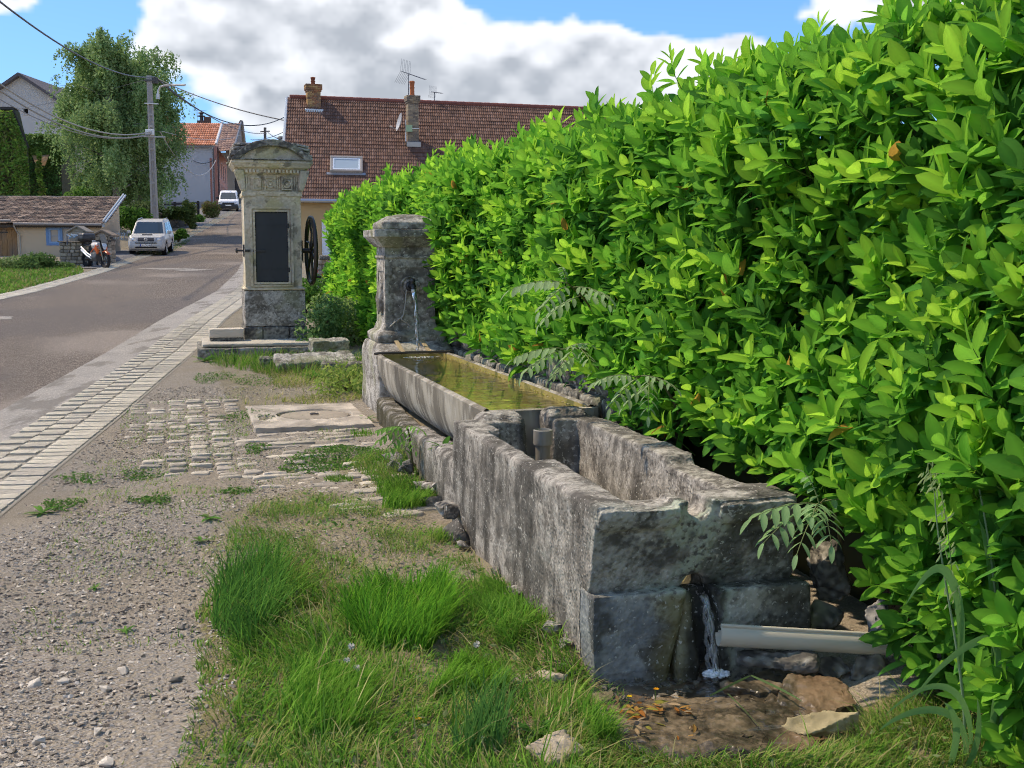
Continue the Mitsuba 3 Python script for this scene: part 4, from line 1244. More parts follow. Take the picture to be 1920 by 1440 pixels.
uu.append(ZUP + rng.normal(0, .4, (len(ia), 3)) - BX * .4)
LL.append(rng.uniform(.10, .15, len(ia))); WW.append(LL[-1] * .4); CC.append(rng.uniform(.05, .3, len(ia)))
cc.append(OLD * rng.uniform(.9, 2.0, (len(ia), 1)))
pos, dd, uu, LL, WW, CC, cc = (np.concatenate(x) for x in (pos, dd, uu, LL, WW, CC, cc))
odd = rng.random(len(pos)) < .004
cc[odd] = np.array([.42, .25, .05]) * rng.uniform(.6, 1.2, (odd.sum(), 1))
# leave the trough's and the fountain's own room free
loc = (pos[:, :2] - O2) @ np.array([B2, A2]).T
blk_ = (loc[:, 1] > -.05) & (loc[:, 1] < 2.5) & (loc[:, 0] < .92) & (pos[:, 2] < .68)
blk_ |= (loc[:, 1] > 5.8) & (loc[:, 1] < 7.65) & (loc[:, 0] < .76) & (pos[:, 2] < 2.05)
keep = ~blk_
pos, dd, uu, LL, WW, CC, cc = (x[keep] for x in (pos, dd, uu, LL, WW, CC, cc))
hedge = thing('laurel_hedge', 'tall clipped cherry laurel hedge with glossy bright green leaves along the right', 'hedge')
depth = pos[:, 1]
pxs = 960 + 2200 * pos[:, 0] / depth
pys = 472 + 2200 * (EYE - pos[:, 2]) / depth
seen = (pxs > 700) & (pxs < 1880) & (pys > 20) & (pys < 1420) & (np.arange(len(pos)) < len(S) * K)
score = np.where(seen, LL / depth, 0)
big = np.argsort(-score)[:300]
rest = np.setdiff1d(np.arange(len(pos)), big)
for i in big[:0 if TEST else None]:
    v, f, c = leaves(pos[i:i+1], dd[i:i+1], uu[i:i+1], LL[i:i+1], WW[i:i+1], CC[i:i+1], cc[i:i+1], 7)
    part(hedge, 'leaf', shape((v, f), 'leaf', True, c), None)
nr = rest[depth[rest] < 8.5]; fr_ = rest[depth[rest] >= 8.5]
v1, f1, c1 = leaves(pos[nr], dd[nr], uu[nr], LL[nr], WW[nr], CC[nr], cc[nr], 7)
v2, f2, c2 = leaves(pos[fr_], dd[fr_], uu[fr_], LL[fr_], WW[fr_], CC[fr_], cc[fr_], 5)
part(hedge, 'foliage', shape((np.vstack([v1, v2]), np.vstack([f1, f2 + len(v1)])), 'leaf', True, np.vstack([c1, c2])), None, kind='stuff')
# stems: the shoots nearest the camera and the old wood inside
vs = []
for i in np.where((S[:, 1] < 7))[0]:
    if rng.random() < .55:
        p0 = S[i] - sd[i] * .18 + BX * .06 - ZUP * .04
        vs.append(tube([p0, S[i] - sd[i] * .05, S[i] + sd[i] * .06 * vig[i]], [.0035, .0028, .0016], 4, False))
part(hedge, 'shoots', cat(*vs), 'matt', color=(.10, .17, .035), kind='stuff')
vs = []
for i in range(150):
    a = rng.uniform(-2, 15); b = rng.uniform(1.5, 2.1)
    p = W(a, b, 0); q = W(a + rng.uniform(-.3, .3), b - rng.uniform(.1, .4), rng.uniform(1.2, 2.2))
    vs.append(tube([p, (p + q) / 2 + rng.normal(0, .06, 3), q], [.022, .016, .007], 5, False))
part(hedge, 'branches', cat(*vs), 'matt', color=(.07, .055, .04), kind='stuff')
core = rough(MB(1.48, 2.15, -2.2, 16.7, -.1, 2.2), .3, 1, .10, 2.5, 4)  # solid dark core added behind the leaves to stop light passing through the hedge
part(hedge, 'blocking_core', F(core), 'matt', True, tint((.085, .09, .045), .5, 6, 3))
# ---------------------------------------------------------------- houses, pole, wires, trees and bushes
FWD, RGT, UPV = np.array([0, math.cos(PITCH), -math.sin(PITCH)]), np.array([1.0, 0, 0]), np.array([0, math.sin(PITCH), math.cos(PITCH)])


def at(px, py, y):
    """The place at depth y that stands at this spot of the photograph."""
    d = FWD + (px - 960) / 2200 * RGT - (py - 720) / 2200 * UPV
    return np.array([0, 0, EYE]) + d * (y / d[1])


class Frame:
    """A house's own axes: origin o, x along its front (deg), y to the back, z up."""
    def __init__(s, o, deg): s.o, s.R = np.asarray(o, float), rz(deg)
    def __call__(s, m): return mv(m, s.o, s.R)


def wall_holes(x0, x1, z0, z1, holes, th=.25):
    """A front wall in x-z with openings, its face at y = 0."""
    pg = Polygon([(x0, z0), (x1, z0), (x1, z1), (x0, z1)])
    for a, b, c, d in holes: pg = pg.difference(Polygon([(a, c), (b, c), (b, d), (a, d)]))
    v, f = extrude(pg, th)
    return np.stack([v[:, 0], v[:, 2], v[:, 1]], 1), f[:, ::-1]


def poly_wall(pts, th=.25):
    v, f = extrude(Polygon(pts), th)
    return np.stack([v[:, 0], v[:, 2], v[:, 1]], 1), f[:, ::-1]


def tile_rows(P0, P1, Q0, Q1, rows, rib, amp, tones, seed, patchy=.18, lift=.030):
    """Interlocking tiles from the eave P0-P1 to the ridge Q0-Q1: each course a ribbed strip whose lower edge stands proud."""
    rg = np.random.default_rng(seed)
    P0, P1, Q0, Q1 = (np.asarray(p, float) for p in (P0, P1, Q0, Q1))
    nrm = unit(np.cross(P1 - P0, Q0 - P0))
    ln = np.linalg.norm(P1 - P0)
    nr = int(ln / rib)
    u = np.repeat(np.arange(nr), 4) + np.tile([.04, .3, .62, .90], nr)
    hgt = np.tile([0, 1, .9, .05], nr) * amp
    u = np.append(u, nr) / nr
    hgt = np.append(hgt, 0)
    tone = np.repeat(rg.integers(0, len(tones), nr), 4)
    vs, fs, cs, o = [], [], [], 0
    for r in range(rows):
        t0, t1 = r / rows, min(1, (r + 1.12) / rows)
        lo = P0 + (Q0 - P0) * t0; lo2 = P1 + (Q1 - P1) * t0
        hi = P0 + (Q0 - P0) * t1; hi2 = P1 + (Q1 - P1) * t1
        sag = (meshkit.noise(np.stack([u * ln * .8, 0 * u + r * .6, 0 * u], -1), seed) - .5) * .035
        a = lo + (lo2 - lo) * u[:, None] + nrm * (hgt + lift + sag)[:, None]
        b = hi + (hi2 - hi) * u[:, None] + nrm * (hgt * .8 + sag)[:, None]
        e = lo + (lo2 - lo) * u[:, None] - nrm * .02
        v, f = grid(np.stack([e, a, b]))
        tt = np.append(rg.integers(0, len(tones), nr).repeat(4), 0)
        c = np.array(tones)[tt] * (.82 + patchy * 2 * (meshkit.fbm(np.stack([u * ln * .5, 0 * u + r * .16, 0 * u], -1), 4, seed + 3)))[:, None]
        vs.append(v); fs.append(f + o); o += len(v); cs.append(np.vstack([c * .8, c, c]))
    return (np.vstack(vs), np.vstack(fs)), np.vstack(cs)


PL = lambda c, var=.12, fr=.7, s=3: tint(c, var, fr, s, 4)

# ---- the farmhouse behind the hedge
fh = thing('farmhouse', 'long ochre farmhouse under a big red-brown tiled roof behind the hedge', 'house')
E0 = at(533, 357, 50.5)
d_, n_ = np.array([.951, .309, 0]), np.array([-.12, .99, 0]) / np.linalg.norm([-.12, .99])
E1 = E0 + d_ * 19
R0 = E0 + n_ * 5.0 + ZUP * 4.50
R1 = R0 + d_ * 19
fl = Frame(E0 - ZUP * E0[2], math.degrees(math.atan2(.309, .951)))
gz_ = zr(50) - .6
part(fh, 'wall', fl(wall_holes(.25, 18.8, gz_, E0[2] - .05, [(2.02, 3.0, E0[2] - 2.95, E0[2] - 1.25), (7, 8, E0[2] - 2.9, E0[2] - 1.3)])), 'plaster', False, PL((.47, .345, .185)))
m, c = tile_rows(E0 - d_ * .12 - n_ * .42 - ZUP * .40, E1 - n_ * .42 - ZUP * .4, R0 - d_ * .12, R1, 28, .106, .035, [(.150, .086, .062), (.132, .078, .058), (.172, .102, .074), (.115, .072, .056), (.20, .128, .094)], 4)
roof = part(fh, 'roof', m, 'matt', color=c)
labels[roof] = {'label': 'red-brown roof of ribbed tiles in straight courses', 'kind': 'stuff'}
B0, B1 = E0 + n_ * 10, E1 + n_ * 10
part(fh, 'rear_roof', (np.array([R0, R1, B1, B0]), np.array([[0, 1, 2], [0, 2, 3]])), 'matt', color=(.24, .11, .08))
part(fh, 'gable', (np.array([E0 + d_ * .25, R0 + d_ * .25 - ZUP * .1, B0 + d_ * .25, [*(E0 + d_ * .25)[:2], gz_], [*(B0 + d_ * .25)[:2], gz_]]), np.array([[0, 1, 2], [0, 2, 3], [3, 2, 4]])), 'plaster', color=PL((.45, .40, .33)))
for k in range(46):
    p = R0 + d_ * (k * .42)
    v, f = mv(tube([[0, 0, 0], [.44, 0, .012]], .115, 8, True), p + ZUP * .02, rz(18))
    part(fh, 'ridge_tile', (v, f), 'matt', False, (.22, .085, .065))
part(fh, 'verge_board', (lambda a, b: cat(tube([a, b], .07, 6)))(E0 - d_ * .14 - n_ * .42 - ZUP * .36, R0 - d_ * .14), 'satin', color=(.42, .47, .52))
part(fh, 'eave_gutter', tube([E0 - n_ * .5 - ZUP * .44, E1 - n_ * .5 - ZUP * .44], .085, 10), 'metal', color=(.45, .47, .50))
# window with white shutters at the hedge's left end
hz0, hz1 = E0[2] - 2.95, E0[2] - 1.25
win = part(fh, 'window', fl(box(2.02, 3.0, .10, .14, hz0, hz1)), 'window_glass')
part(win, 'frame', fl(cat(box(2.02, 2.08, .06, .12, hz0, hz1), box(2.94, 3.0, .06, .12, hz0, hz1), box(2.08, 2.94, .06, .12, hz1 - .06, hz1), box(2.08, 2.94, .06, .12, hz0, hz0 + .06), box(2.49, 2.54, .06, .12, hz0 + .06, hz1 - .06))), 'satin', color=(.7, .7, .7))
part(win, 'sill', fl(box(1.70, 3.1, -.12, .1, hz0 - .10, hz0 - .003, .01)), 'plaster', False, (.50, .48, .45))
part(fh, 'shutter', fl(box(1.56, 2.01, -.06, -.02, hz0 + .02, hz1 + .02, .006)), 'satin', False, (.68, .70, .74))


def on_roof(px, py):
    """The place on the farmhouse's front slope seen at this spot."""
    d = FWD + (px - 960) / 2200 * RGT - (py - 720) / 2200 * UPV
    nrm = np.cross(d_, R0 - E0)
    e = E0 - np.array([0, 0, EYE])
    return np.array([0, 0, EYE]) + d * (e @ nrm) / (d @ nrm)


RT = np.stack([d_, unit(R0 - E0), unit(np.cross(d_, R0 - E0))], 1)       # roof axes: along, up the slope, outward
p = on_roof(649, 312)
sk = part(fh, 'skylight', mv(box(-.62, .62, -.42, .42, .10, .13), p, RT), 'satin', False, (.34, .42, .48))  # the sky's reflection in the pane is put into its pale blue colour
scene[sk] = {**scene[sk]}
part(sk, 'frame', mv(cat(box(-.72, .72, .40, .52, .02, .19, .01), box(-.72, -.60, -.50, .40, .02, .17, .01), box(.60, .72, -.50, .40, .02, .17, .01), box(-.60, .60, -.50, -.40, .02, .16, .01)), p, RT), 'satin', False, (.30, .27, .25))
part(sk, 'sash', mv(cat(box(-.60, -.54, -.40, .40, .06, .16), box(.54, .60, -.40, .40, .06, .16), box(-.54, .54, -.40, -.33, .06, .16), box(-.54, .54, .33, .40, .06, .16)), p, RT), 'satin', False, (.62, .68, .74))
part(sk, 'flashing', mv(box(-.86, .86, -.66, -.50, .03, .06), p, RT), 'metal', False, (.5, .48, .47))


def brick_stack(w, dpt, h, seed, tones, cor=True):
    rg = np.random.default_rng(seed)
    its = []
    n = int(h / .085)
    for k in range(n):
        g = .0 if not cor or k < n - 4 else .035 * min(k - n + 5, 2)
        x = -w / 2 - g
        off = (k % 2) * .11
        while x < w / 2 + g - .01:
            x2 = min(x + .22 - off, w / 2 + g); off = 0
            v, f = box(x + .004, x2 - .004, -dpt / 2 - g, dpt / 2 + g, k * .085 + .004, k * .085 + .081)
            its.append((v, f, np.array(tones[int(rg.integers(len(tones)))]) * rg.uniform(.8, 1.15)))
            x = x2
    v, f = box(-w / 2 + .012, w / 2 - .012, -dpt / 2 + .012, dpt / 2 - .012, 0, n * .085 - .01)
    its.append((v, f, np.array([.30, .28, .25])))
    return join(its)


POT = [(.0, 0), (.13, 0), (.14, .05), (.105, .10), (.10, .35), (.115, .38), (.115, .42), (.09, .43), (.12, .62), (.14, .66), (.09, .70), (0, .70)]
p = on_roof(587, 212); p1 = at(587, 180, p[1])
m, c = brick_stack(.62, .5, 1.45, 3, [(.36, .23, .10), (.40, .26, .12), (.30, .15, .08), (.22, .14, .09)])
ch = part(fh, 'chimney', mv(m, p + ZUP * -.1 + n_ * .5, rz(18)), 'matt', color=c, label='short left chimney of ochre brick with a stubby clay pot')
part(ch, 'pot', mv(lathe(POT, 16), p + ZUP * 1.25 + n_ * .5, None, (.9, .9, .62)), 'matt', 40, (.20, .075, .045))
part(ch, 'flashing', mv(box(-.42, .42, -.3, .35, 0, .22, .02), p + ZUP * -.02 + n_ * .35, rz(18)), 'metal', False, (.5, .56, .62))
p = on_roof(774, 274)
m, c = brick_stack(.50, .45, 2.45, 6, [(.27, .22, .16), (.32, .26, .18), (.21, .175, .14), (.18, .15, .12)])
ch2 = part(fh, 'chimney', mv(m, p - ZUP * .1 + n_ * .2, rz(18)), 'matt', color=c, label='tall brown brick chimney in the middle of the roof')
part(ch2, 'pot', mv(lathe(POT, 16), p + ZUP * 2.25 + n_ * .2), 'matt', 40, (.40, .135, .06))
part(ch2, 'flashing', mv(box(-.33, .33, -.28, .3, 0, .25, .02), p - ZUP * .06 + n_ * .12, rz(18)), 'metal', False, (.4, .38, .36))
part(ch2, 'strap', mv(box(-.27, .27, -.245, .245, .78, .81), p - ZUP * .0 + n_ * .2, rz(18)), 'metal', False, (.7, .7, .7))
part(ch2, 'strap', mv(box(-.27, .27, -.245, .245, 2.0, 2.025), p - ZUP * .0 + n_ * .2, rz(18)), 'metal', False, (.6, .6, .6))
# antennas and dish
MC = (.16, .16, .17)
def yagi(name, lab, foot, hgt, scale, deg, tilt=0):
    k = thing(name, lab, 'antenna', None)
    part(k, 'mast', tube([foot, foot + ZUP * hgt], .022, 6), 'metal', color=MC)
    top = foot + ZUP * hgt
    R = rz(deg) @ rx(tilt)
    part(k, 'boom', mv(tube([[0, -.55 * scale, 0], [0, .25 * scale, 0]], .016, 5), top, R), 'metal', color=MC)
    for y in np.linspace(-.52, .1, 9):
        part(k, 'element', mv(tube([[-.13 * scale, y * scale, .01], [.13 * scale, y * scale, .01]], .008, 4), top, R), 'metal', color=MC)
    part(k, 'reflector', mv(cat(*[tube([[x * scale, .18 * scale, -.32 * scale], [x * scale, .10 * scale, 0], [x * scale, .18 * scale, .32 * scale]], .007, 4) for x in np.linspace(-.25, .25, 7)]), top, R), 'metal', color=MC)
    return k


a0 = at(766, 178, p[1] + .2)
yagi('tv_antenna', 'tall television antenna beside the middle chimney of the farmhouse', a0, .95, 1.7, 65, 20)
a1 = R0 + d_ * 6.9
yagi('tv_antenna', 'small television antenna on the farmhouse ridge right of the chimney', a1 - ZUP * .1, .62, .9, 50, 10)
dish = thing('satellite_dish', 'grey satellite dish strapped to the middle chimney of the farmhouse', 'satellite dish')
dp = p + ZUP * 1.05 - d_ * .55
part(dish, 'reflector', lathe([(0, .0), (.15, .012), (.3, .05), (.42, .10)], 28, axis=(-.93, -.30, .25), at=dp), 'satin', True, (.45, .47, .50))
part(dish, 'feed_arm', tube([dp + ZUP * -.38, dp + np.array([-.45, -.12, -.22])], .014, 6), 'metal', color=(.6, .55, .5))
part(dish, 'feed_head', tube([dp + np.array([-.50, -.13, -.20]), dp + np.array([-.38, -.10, -.20])], .035, 8), 'satin', color=(.6, .5, .4))
part(dish, 'mast', tube([dp + np.array([.22, .0, -.85]), dp + np.array([.22, 0, .12])], .025, 8), 'metal', color=(.75, .75, .75))
part(dish, 'bracket', box(*(dp[0] + np.array([.24, .52])), *(dp[1] + np.array([-.06, .06])), *(dp[2] + np.array([-.42, -.12]))), 'satin', color=(.35, .50, .30))

# ---- the low shed
sf = Frame([-19.8, 57.0, 0], 4.0)
shed = thing('shed', 'low ochre shed with mossy tiled roof, plank doors and a blue window at the left', 'shed')
sz0, se = zr(57) - .5, 3.02
part(shed, 'wall', sf(wall_holes(-3.95, 0, sz0, se, [(-2.52, -1.34, 2.02, 2.80)])), 'plaster', False, PL((.56, .45, .32), .2, 1.1))
part(shed, 'side_wall', sf(mv(poly_wall([(0, sz0), (3.35, sz0), (3.35, 4.30), (0, se)]), (0, 0, 0), rz(90))), 'plaster', False, PL((.54, .435, .32), .2, 1.1, 8))
part(shed, 'rear_wall', sf(box(-12, 0, 3.3, 3.5, sz0, 4.25)), 'plaster', False, (.5, .42, .32))
rg = np.random.default_rng(2)
its = []
tn = [(.17, .125, .10), (.13, .10, .085), (.21, .16, .13), (.25, .19, .15), (.10, .085, .075)]
sl0, sl1 = np.array([-.35, 2.98 - .0]), np.array([3.5, 4.42])
ang = math.degrees(math.atan2(sl1[1] - sl0[1], sl1[0] - sl0[0]))
LS_ = np.hypot(*(sl1 - sl0))
nrow = 21
for r in range(nrow):
    s = (r + .5) / nrow
    y, z = sl0 + (sl1 - sl0) * s
    for k in range(50):
        x = -11.6 + k * .24 + (.12 if r % 2 else 0)
        v, f = box(-.106, .106, -LS_ / nrow * .75, LS_ / nrow * .75, -.020, .020)
        v = v @ rx(ang - 9 + rg.uniform(-2.5, 2.5)).T @ rz(rg.uniform(-2, 2)).T
        its.append((v + [x, y, z + .03 + rg.uniform(-.008, .008)], f, np.array(tn[int(rg.integers(5))]) * rg.uniform(.8, 1.2)))
m, c = join(its)
rf = part(shed, 'roof', sf(m), 'matt', color=c, label='brown roof of small flat tiles', kind='stuff')
part(shed, 'verge_trim', sf(cat(*[tube([[.22 + q * .10, sl0[0] - .05, sl0[1] + .12 - q * .05], [.22 + q * .10, sl1[0] + .08, sl1[1] + .14 - q * .05]], .045, 8) for q in (0, 1)], box(.16, .2, sl0[0], sl0[0] + .3, sl0[1] - .15, sl0[1] + .02))), 'satin', 50, (.38, .44, .50))
part(shed, 'ridge_trim', sf(box(-11.8, .3, 3.42, 3.56, 4.40, 4.46)), 'matt', False, (.32, .30, .28))
part(shed, 'eave_gutter', sf(tube([[-3.95, -.42, 2.96], [.15, -.42, 2.94]], .07, 8)), 'satin', 50, (.20, .19, .185))
part(shed, 'eave_gutter', sf(tube([[-12, -.50, 3.12], [-4.05, -.50, 3.12]], .07, 8)), 'satin', 50, (.20, .19, .185))
part(shed, 'fascia', sf(box(-12, .1, -.30, -.2, 2.80, 2.93)), 'matt', False, (.07, .06, .05))
part(shed, 'downpipe', sf(tube([[-3.95, -.42, 2.9], [-3.87, -.25, 2.6], [-3.80, -.06, 2.4], [-3.80, -.06, 1.2]], .04, 8)), 'metal', 50, (.5, .52, .54))
part(shed, 'gate_recess', sf(box(-12, -4.0, .18, .3, sz0, 3.0)), 'matt', False, (.05, .04, .03))
for k in range(33):
    x = -11.75 + k * .235
    part(shed, 'plank', sf(box(x + .006, x + .229, .10 + rg.uniform(-.008, .008), .15, 1.0, 2.72, .004)), 'weathered_wood')
part(shed, 'lintel', sf(box(-12, -3.95, .02, .2, 2.725, 2.95)), 'weathered_wood')
part(shed, 'strap_hinge', sf(box(-6.1, -4.4, .082, .09, 2.55, 2.60)), 'satin', False, (.03, .03, .03))
part(shed, 'strap_hinge', sf(box(-6.1, -4.4, .082, .09, 1.15, 1.20)), 'satin', False, (.03, .03, .03))
BL = (.12, .24, .46)
wn = part(shed, 'window', sf(box(-2.47, -1.37, .07, .09, 2.06, 2.76)), 'satin', False, (.42, .37, .31))
part(wn, 'frame', sf(cat(box(-2.59, -2.47, -.03, .1, 1.95, 2.88), box(-1.37, -1.25, -.03, .1, 1.95, 2.88), box(-2.47, -1.37, -.03, .1, 2.76, 2.88), box(-2.47, -1.37, -.03, .1, 1.95, 2.06), box(-1.95, -1.83, -.02, .1, 2.06, 2.76))), 'satin', False, BL)
part(wn, 'bar', sf(box(-2.39, -1.95, .02, .06, 2.39, 2.42)), 'satin', False, (.30, .34, .42))
part(wn, 'sash', sf(cat(box(-2.47, -2.39, 0, .07, 2.06, 2.76), box(-2.03, -1.95, 0, .07, 2.06, 2.76), box(-2.39, -2.03, 0, .07, 2.69, 2.76), box(-2.39, -2.03, 0, .07, 2.06, 2.13))), 'satin', False, (.22, .36, .58))


# ---- simple houses up the street
def window(parent, fr, x0, x1, z0, z1, col=(.5, .5, .5), depth=.12):
    w = part(parent, 'window', fr(box(x0, x1, depth, depth + .03, z0, z1)), 'window_glass')
    t = .07
    part(w, 'frame', fr(cat(box(x0 - t, x0, -.02, depth + .01, z0 - t, z1 + t), box(x1, x1 + t, -.02, depth + .01, z0 - t, z1 + t), box(x0, x1, -.02, depth + .01, z1, z1 + t), box(x0, x1, -.02, depth + .01, z0 - t, z0), box((x0 + x1) / 2 - .025, (x0 + x1) / 2 + .025, .06, depth + .01, z0, z1))), 'satin', False, col)


gh = thing('gabled_barn', 'tall pale gabled building with a tiny square vent on the skyline at the far left', 'building')
ap = at(38, 137, 100)
gf = Frame([ap[0], 100, 0], 0)
g0 = 3.5
hw, ez = 4.2, ap[2] - 2.75
v, f = extrude(Polygon([(-9, g0), (hw, g0), (hw, ez), (0, ap[2] - .25), (-hw - .1, ez - .1), (-9, ez - 2.5)]).difference(Polygon([(.10, ap[2] - 3.30), (.50, ap[2] - 3.30), (.50, ap[2] - 2.90), (.10, ap[2] - 2.90)])), .4)
part(gh, 'gable_wall', gf((np.stack([v[:, 0], v[:, 2], v[:, 1]], 1), f[:, ::-1])), 'plaster', False, PL((.52, .51, .485), .14, .8))
part(gh, 'vent', gf(box(.10, .50, .30, .34, ap[2] - 3.30, ap[2] - 2.90)), 'matt', False, (.02, .018, .015))
part(gh, 'vent_sill', gf(box(.04, .56, -.06, .1, ap[2] - 3.42, ap[2] - 3.31)), 'plaster', False, (.55, .54, .52))
part(gh, 'side_wall', gf(box(hw - .4, hw, .41, 12, g0, ez)), 'plaster', False, (.44, .42, .39))
for s in (1, -1):
    dx = (hw + .7) * s
    sl = np.array([[0, -.5, ap[2]], [dx, -.5, ap[2] - 2.75 * (hw + .7) / hw], [dx, 12, ap[2] - 2.75 * (hw + .7) / hw], [0, 12, ap[2]]])
    vv = np.vstack([sl, sl - [0, 0, .28]])
    part(gh, 'roof', gf(trimesh.convex.convex_hull(vv)), 'matt', False, (.12, .11, .115))

gh2 = thing('cream_house', 'cream rendered house half hidden behind the birches', 'house')
cp = at(128, 372, 88)
cf = Frame([cp[0], 88, 0], 4)
g0 = zr(88) - 1
x1_ = (300 - 128) / 2200 * 88
def zc(py): return EYE + (472 - py) * 88 / 2200
part(gh2, 'wall', cf(wall_holes(0, x1_, g0, zc(268), [(.72, 1.12, zc(358), zc(342)), (3.3, 4.1, zc(362), zc(335)), (5.2, 5.8, zc(345), zc(320)), (1.9, 2.6, zc(372), zc(352))])), 'plaster', False, PL((.50, .45, .345), .2, .9))
for a, b, c_, d2 in ((.72, 1.12, 358, 342), (3.3, 4.1, 362, 335), (5.2, 5.8, 345, 320), (1.9, 2.6, 372, 352)):
    window(gh2, cf, a, b, zc(c_), zc(d2), (.35, .33, .30))
m, c = tile_rows(*[cf((np.array([q], float), np.zeros((0, 3), int)))[0][0] for q in ((-.2, -.4, zc(268)), (x1_ + .2, -.4, zc(268)), (-.2, 3.6, zc(212)), (x1_ + .2, 3.6, zc(212)))], 12, .2, .04, [(.26, .13, .085), (.30, .16, .10), (.22, .11, .08)], 7)
part(gh2, 'roof', m, 'matt', color=c, kind='stuff')

oh = thing('grey_house', 'grey-blue rendered house with an orange tiled roof at the roadside', 'house')
oc = at(401, 385, 118)
of = Frame([oc[0], 118, 0], 3)
def zo(py, y=118): return EYE + (472 - py) * y / 2200
g0 = zr(118) - 1.5
part(oh, 'wall', of(box(-9, 0, 0, .3, g0, zo(277))), 'plaster', False, PL((.48, .50, .53), .16, .5))
part(oh, 'plinth', of(box(-9, .02, -.04, .0, g0, zo(380))), 'plaster', False, (.28, .28, .28))
sidef = Frame([oc[0] + .02, 118, 0], 3 + 100.6)
part(oh, 'side_wall', sidef(box(.02, 6.5, 0, .3, g0, zo(300))), 'plaster', False, PL((.42, .20, .155), .15, .5))
m, c = tile_rows(*[of((np.array([q], float), np.zeros((0, 3), int)))[0][0] for q in ((-9, -.45, zo(277) - .02), (.45, -.45, zo(277) - .02), (-9, 3.6, zo(237, 121.5)), (.35, 3.6, zo(237, 121.5)))], 10, .22, .06, [(.52, .235, .13), (.46, .20, .115), (.58, .30, .18), (.40, .19, .12)], 9, lift=.06)
part(oh, 'roof', m, 'matt', color=c, label='orange roof of curved tiles', kind='stuff')
part(oh, 'verge_board', of(tube([[.45, -.45, zo(277) + .1], [.38, 3.6, zo(237, 121.5) + .1]], .14, 6)), 'satin', False, (.62, .62, .62))
part(oh, 'eave_board', of(box(-9, .3, -.42, -.3, zo(277) - .22, zo(277) - .06)), 'satin', False, (.20, .19, .18))
part(oh, 'downpipe', of(tube([[.12, -.12, zo(283)], [.12, -.12, g0]], .07, 8)), 'satin', False, (.10, .08, .075))
ph_ = thing('pink_house', 'pinkish rendered terrace house with a dark brown roof rising behind the orange roof', 'house')
pc = at(409, 380, 126)
pf = Frame([pc[0], 126, 0], 100.6)                                   # x runs up the street
g0 = zr(126) - 2
def zp(py, y=126): return EYE + (472 - py) * y / 2200
part(ph_, 'street_wall', pf(wall_holes(0, 20, g0, zp(278), [(3 + k * 4.2, 4.2 + k * 4.2, zp(330), zp(300)) for k in range(4)] + [(3 + k * 4.2, 4.2 + k * 4.2, zp(372), zp(342)) for k in range(4)], .3)), 'plaster', False, PL((.47, .25, .20), .15, .4))
for k in range(4):
    for (a, b) in ((330, 300), (372, 342)):
        window(ph_, pf, 3 + k * 4.2, 4.2 + k * 4.2, zp(a), zp(b), (.4, .3, .26))
part(ph_, 'front_wall', Frame([pc[0], 126, 0], 3)(box(-12, 0, 0, .3, g0, zp(278))), 'plaster', False, (.40, .24, .2))
part(ph_, 'downpipe', pf(tube([[.3, -.1, zp(280)], [.3, -.1, g0]], .09, 8)), 'satin', False, (.09, .05, .05))
pe = [at(345, 290, 125.5), at(440, 280, 146), at(345, 233, 150), at(448, 231, 152)]
m, c = tile_rows(pe[0], at(437, 282, 126.5), pe[2], at(452, 231, 152), 14, .3, .06, [(.20, .13, .10), (.24, .155, .12), (.16, .105, .09)], 12, lift=.05)
part(ph_, 'roof', m, 'matt', color=c, label='dark brown tiled roof', kind='stuff')
ge = [at(451, 230.5, 152), at(436, 283, 126.5), at(455, 270, 165), at(436, 300, 126.5), at(455, 300, 165)]
part(ph_, 'gable', (np.array([ge[0] - ZUP * .2, ge[1], ge[2], ge[3], ge[4]]), np.array([[0, 1, 2], [1, 3, 4], [1, 4, 2]])), 'plaster', False, (.20, .19, .185))
part(ph_, 'verge_board', cat(tube([ge[0] + [0.1, -.1, .1], ge[2] + [.2, -.1, .2]], .28, 6), tube([ge[0] + [.1, -.1, .1], ge[1] + [.1, -.1, .1]], .10, 6)), 'satin', False, (.13, .12, .12))
c0 = at(378, 233, 151)
cw = part(ph_, 'chimney', mv(box(-.45, .45, -.4, .4, -.8, .45), c0), 'plaster', False, (.12, .09, .08))
part(cw, 'cowl', mv(lathe([(0, .45), (.2, .45), (.2, .9), (.5, .95), (.5, 1.05), (.2, 1.1), (.2, 1.3), (.45, 1.35), (.3, 1.5), (0, 1.55)], 14), c0), 'satin', 40, (.05, .05, .055))
part(ph_, 'chimney', mv(box(-.4, .4, -.35, .35, -.8, .95, .05), at(389, 234, 151)), 'plaster', False, (.14, .09, .07))
yagi('tv_antenna', 'thin television antenna on the far brown roof', at(370, 234, 151), 1.8, 2.4, 70, 5)
gb = thing('stone_barn', 'grey-brown stone barn with a dark plank door at the top of the street', 'building')
bc = at(432, 380, 150)
bf = Frame([bc[0], 150, 0], 2)
g0 = zr(150) - 2
def zb(py): return EYE + (472 - py) * 150 / 2200
part(gb, 'wall', bf(wall_holes(-1.4, 1.9, g0, zb(290), [(.6, 1.75, g0 + .5, zb(337))], .4)), 'plaster', False, PL((.33, .30, .26), .2, .6))
part(gb, 'door', bf(box(.6, 1.75, .15, .2, g0 + .5, zb(337))), 'matt', False, (.09, .085, .085))
part(gb, 'roof', bf(trimesh.convex.convex_hull([[-.3, -.5, zb(291)], [2.1, -.5, zb(291)], [-.3, 5, zb(280)], [2.1, 5, zb(280)], [-.3, -.5, zb(288)], [2.1, -.5, zb(288)]])), 'matt', False, (.24, .20, .17))

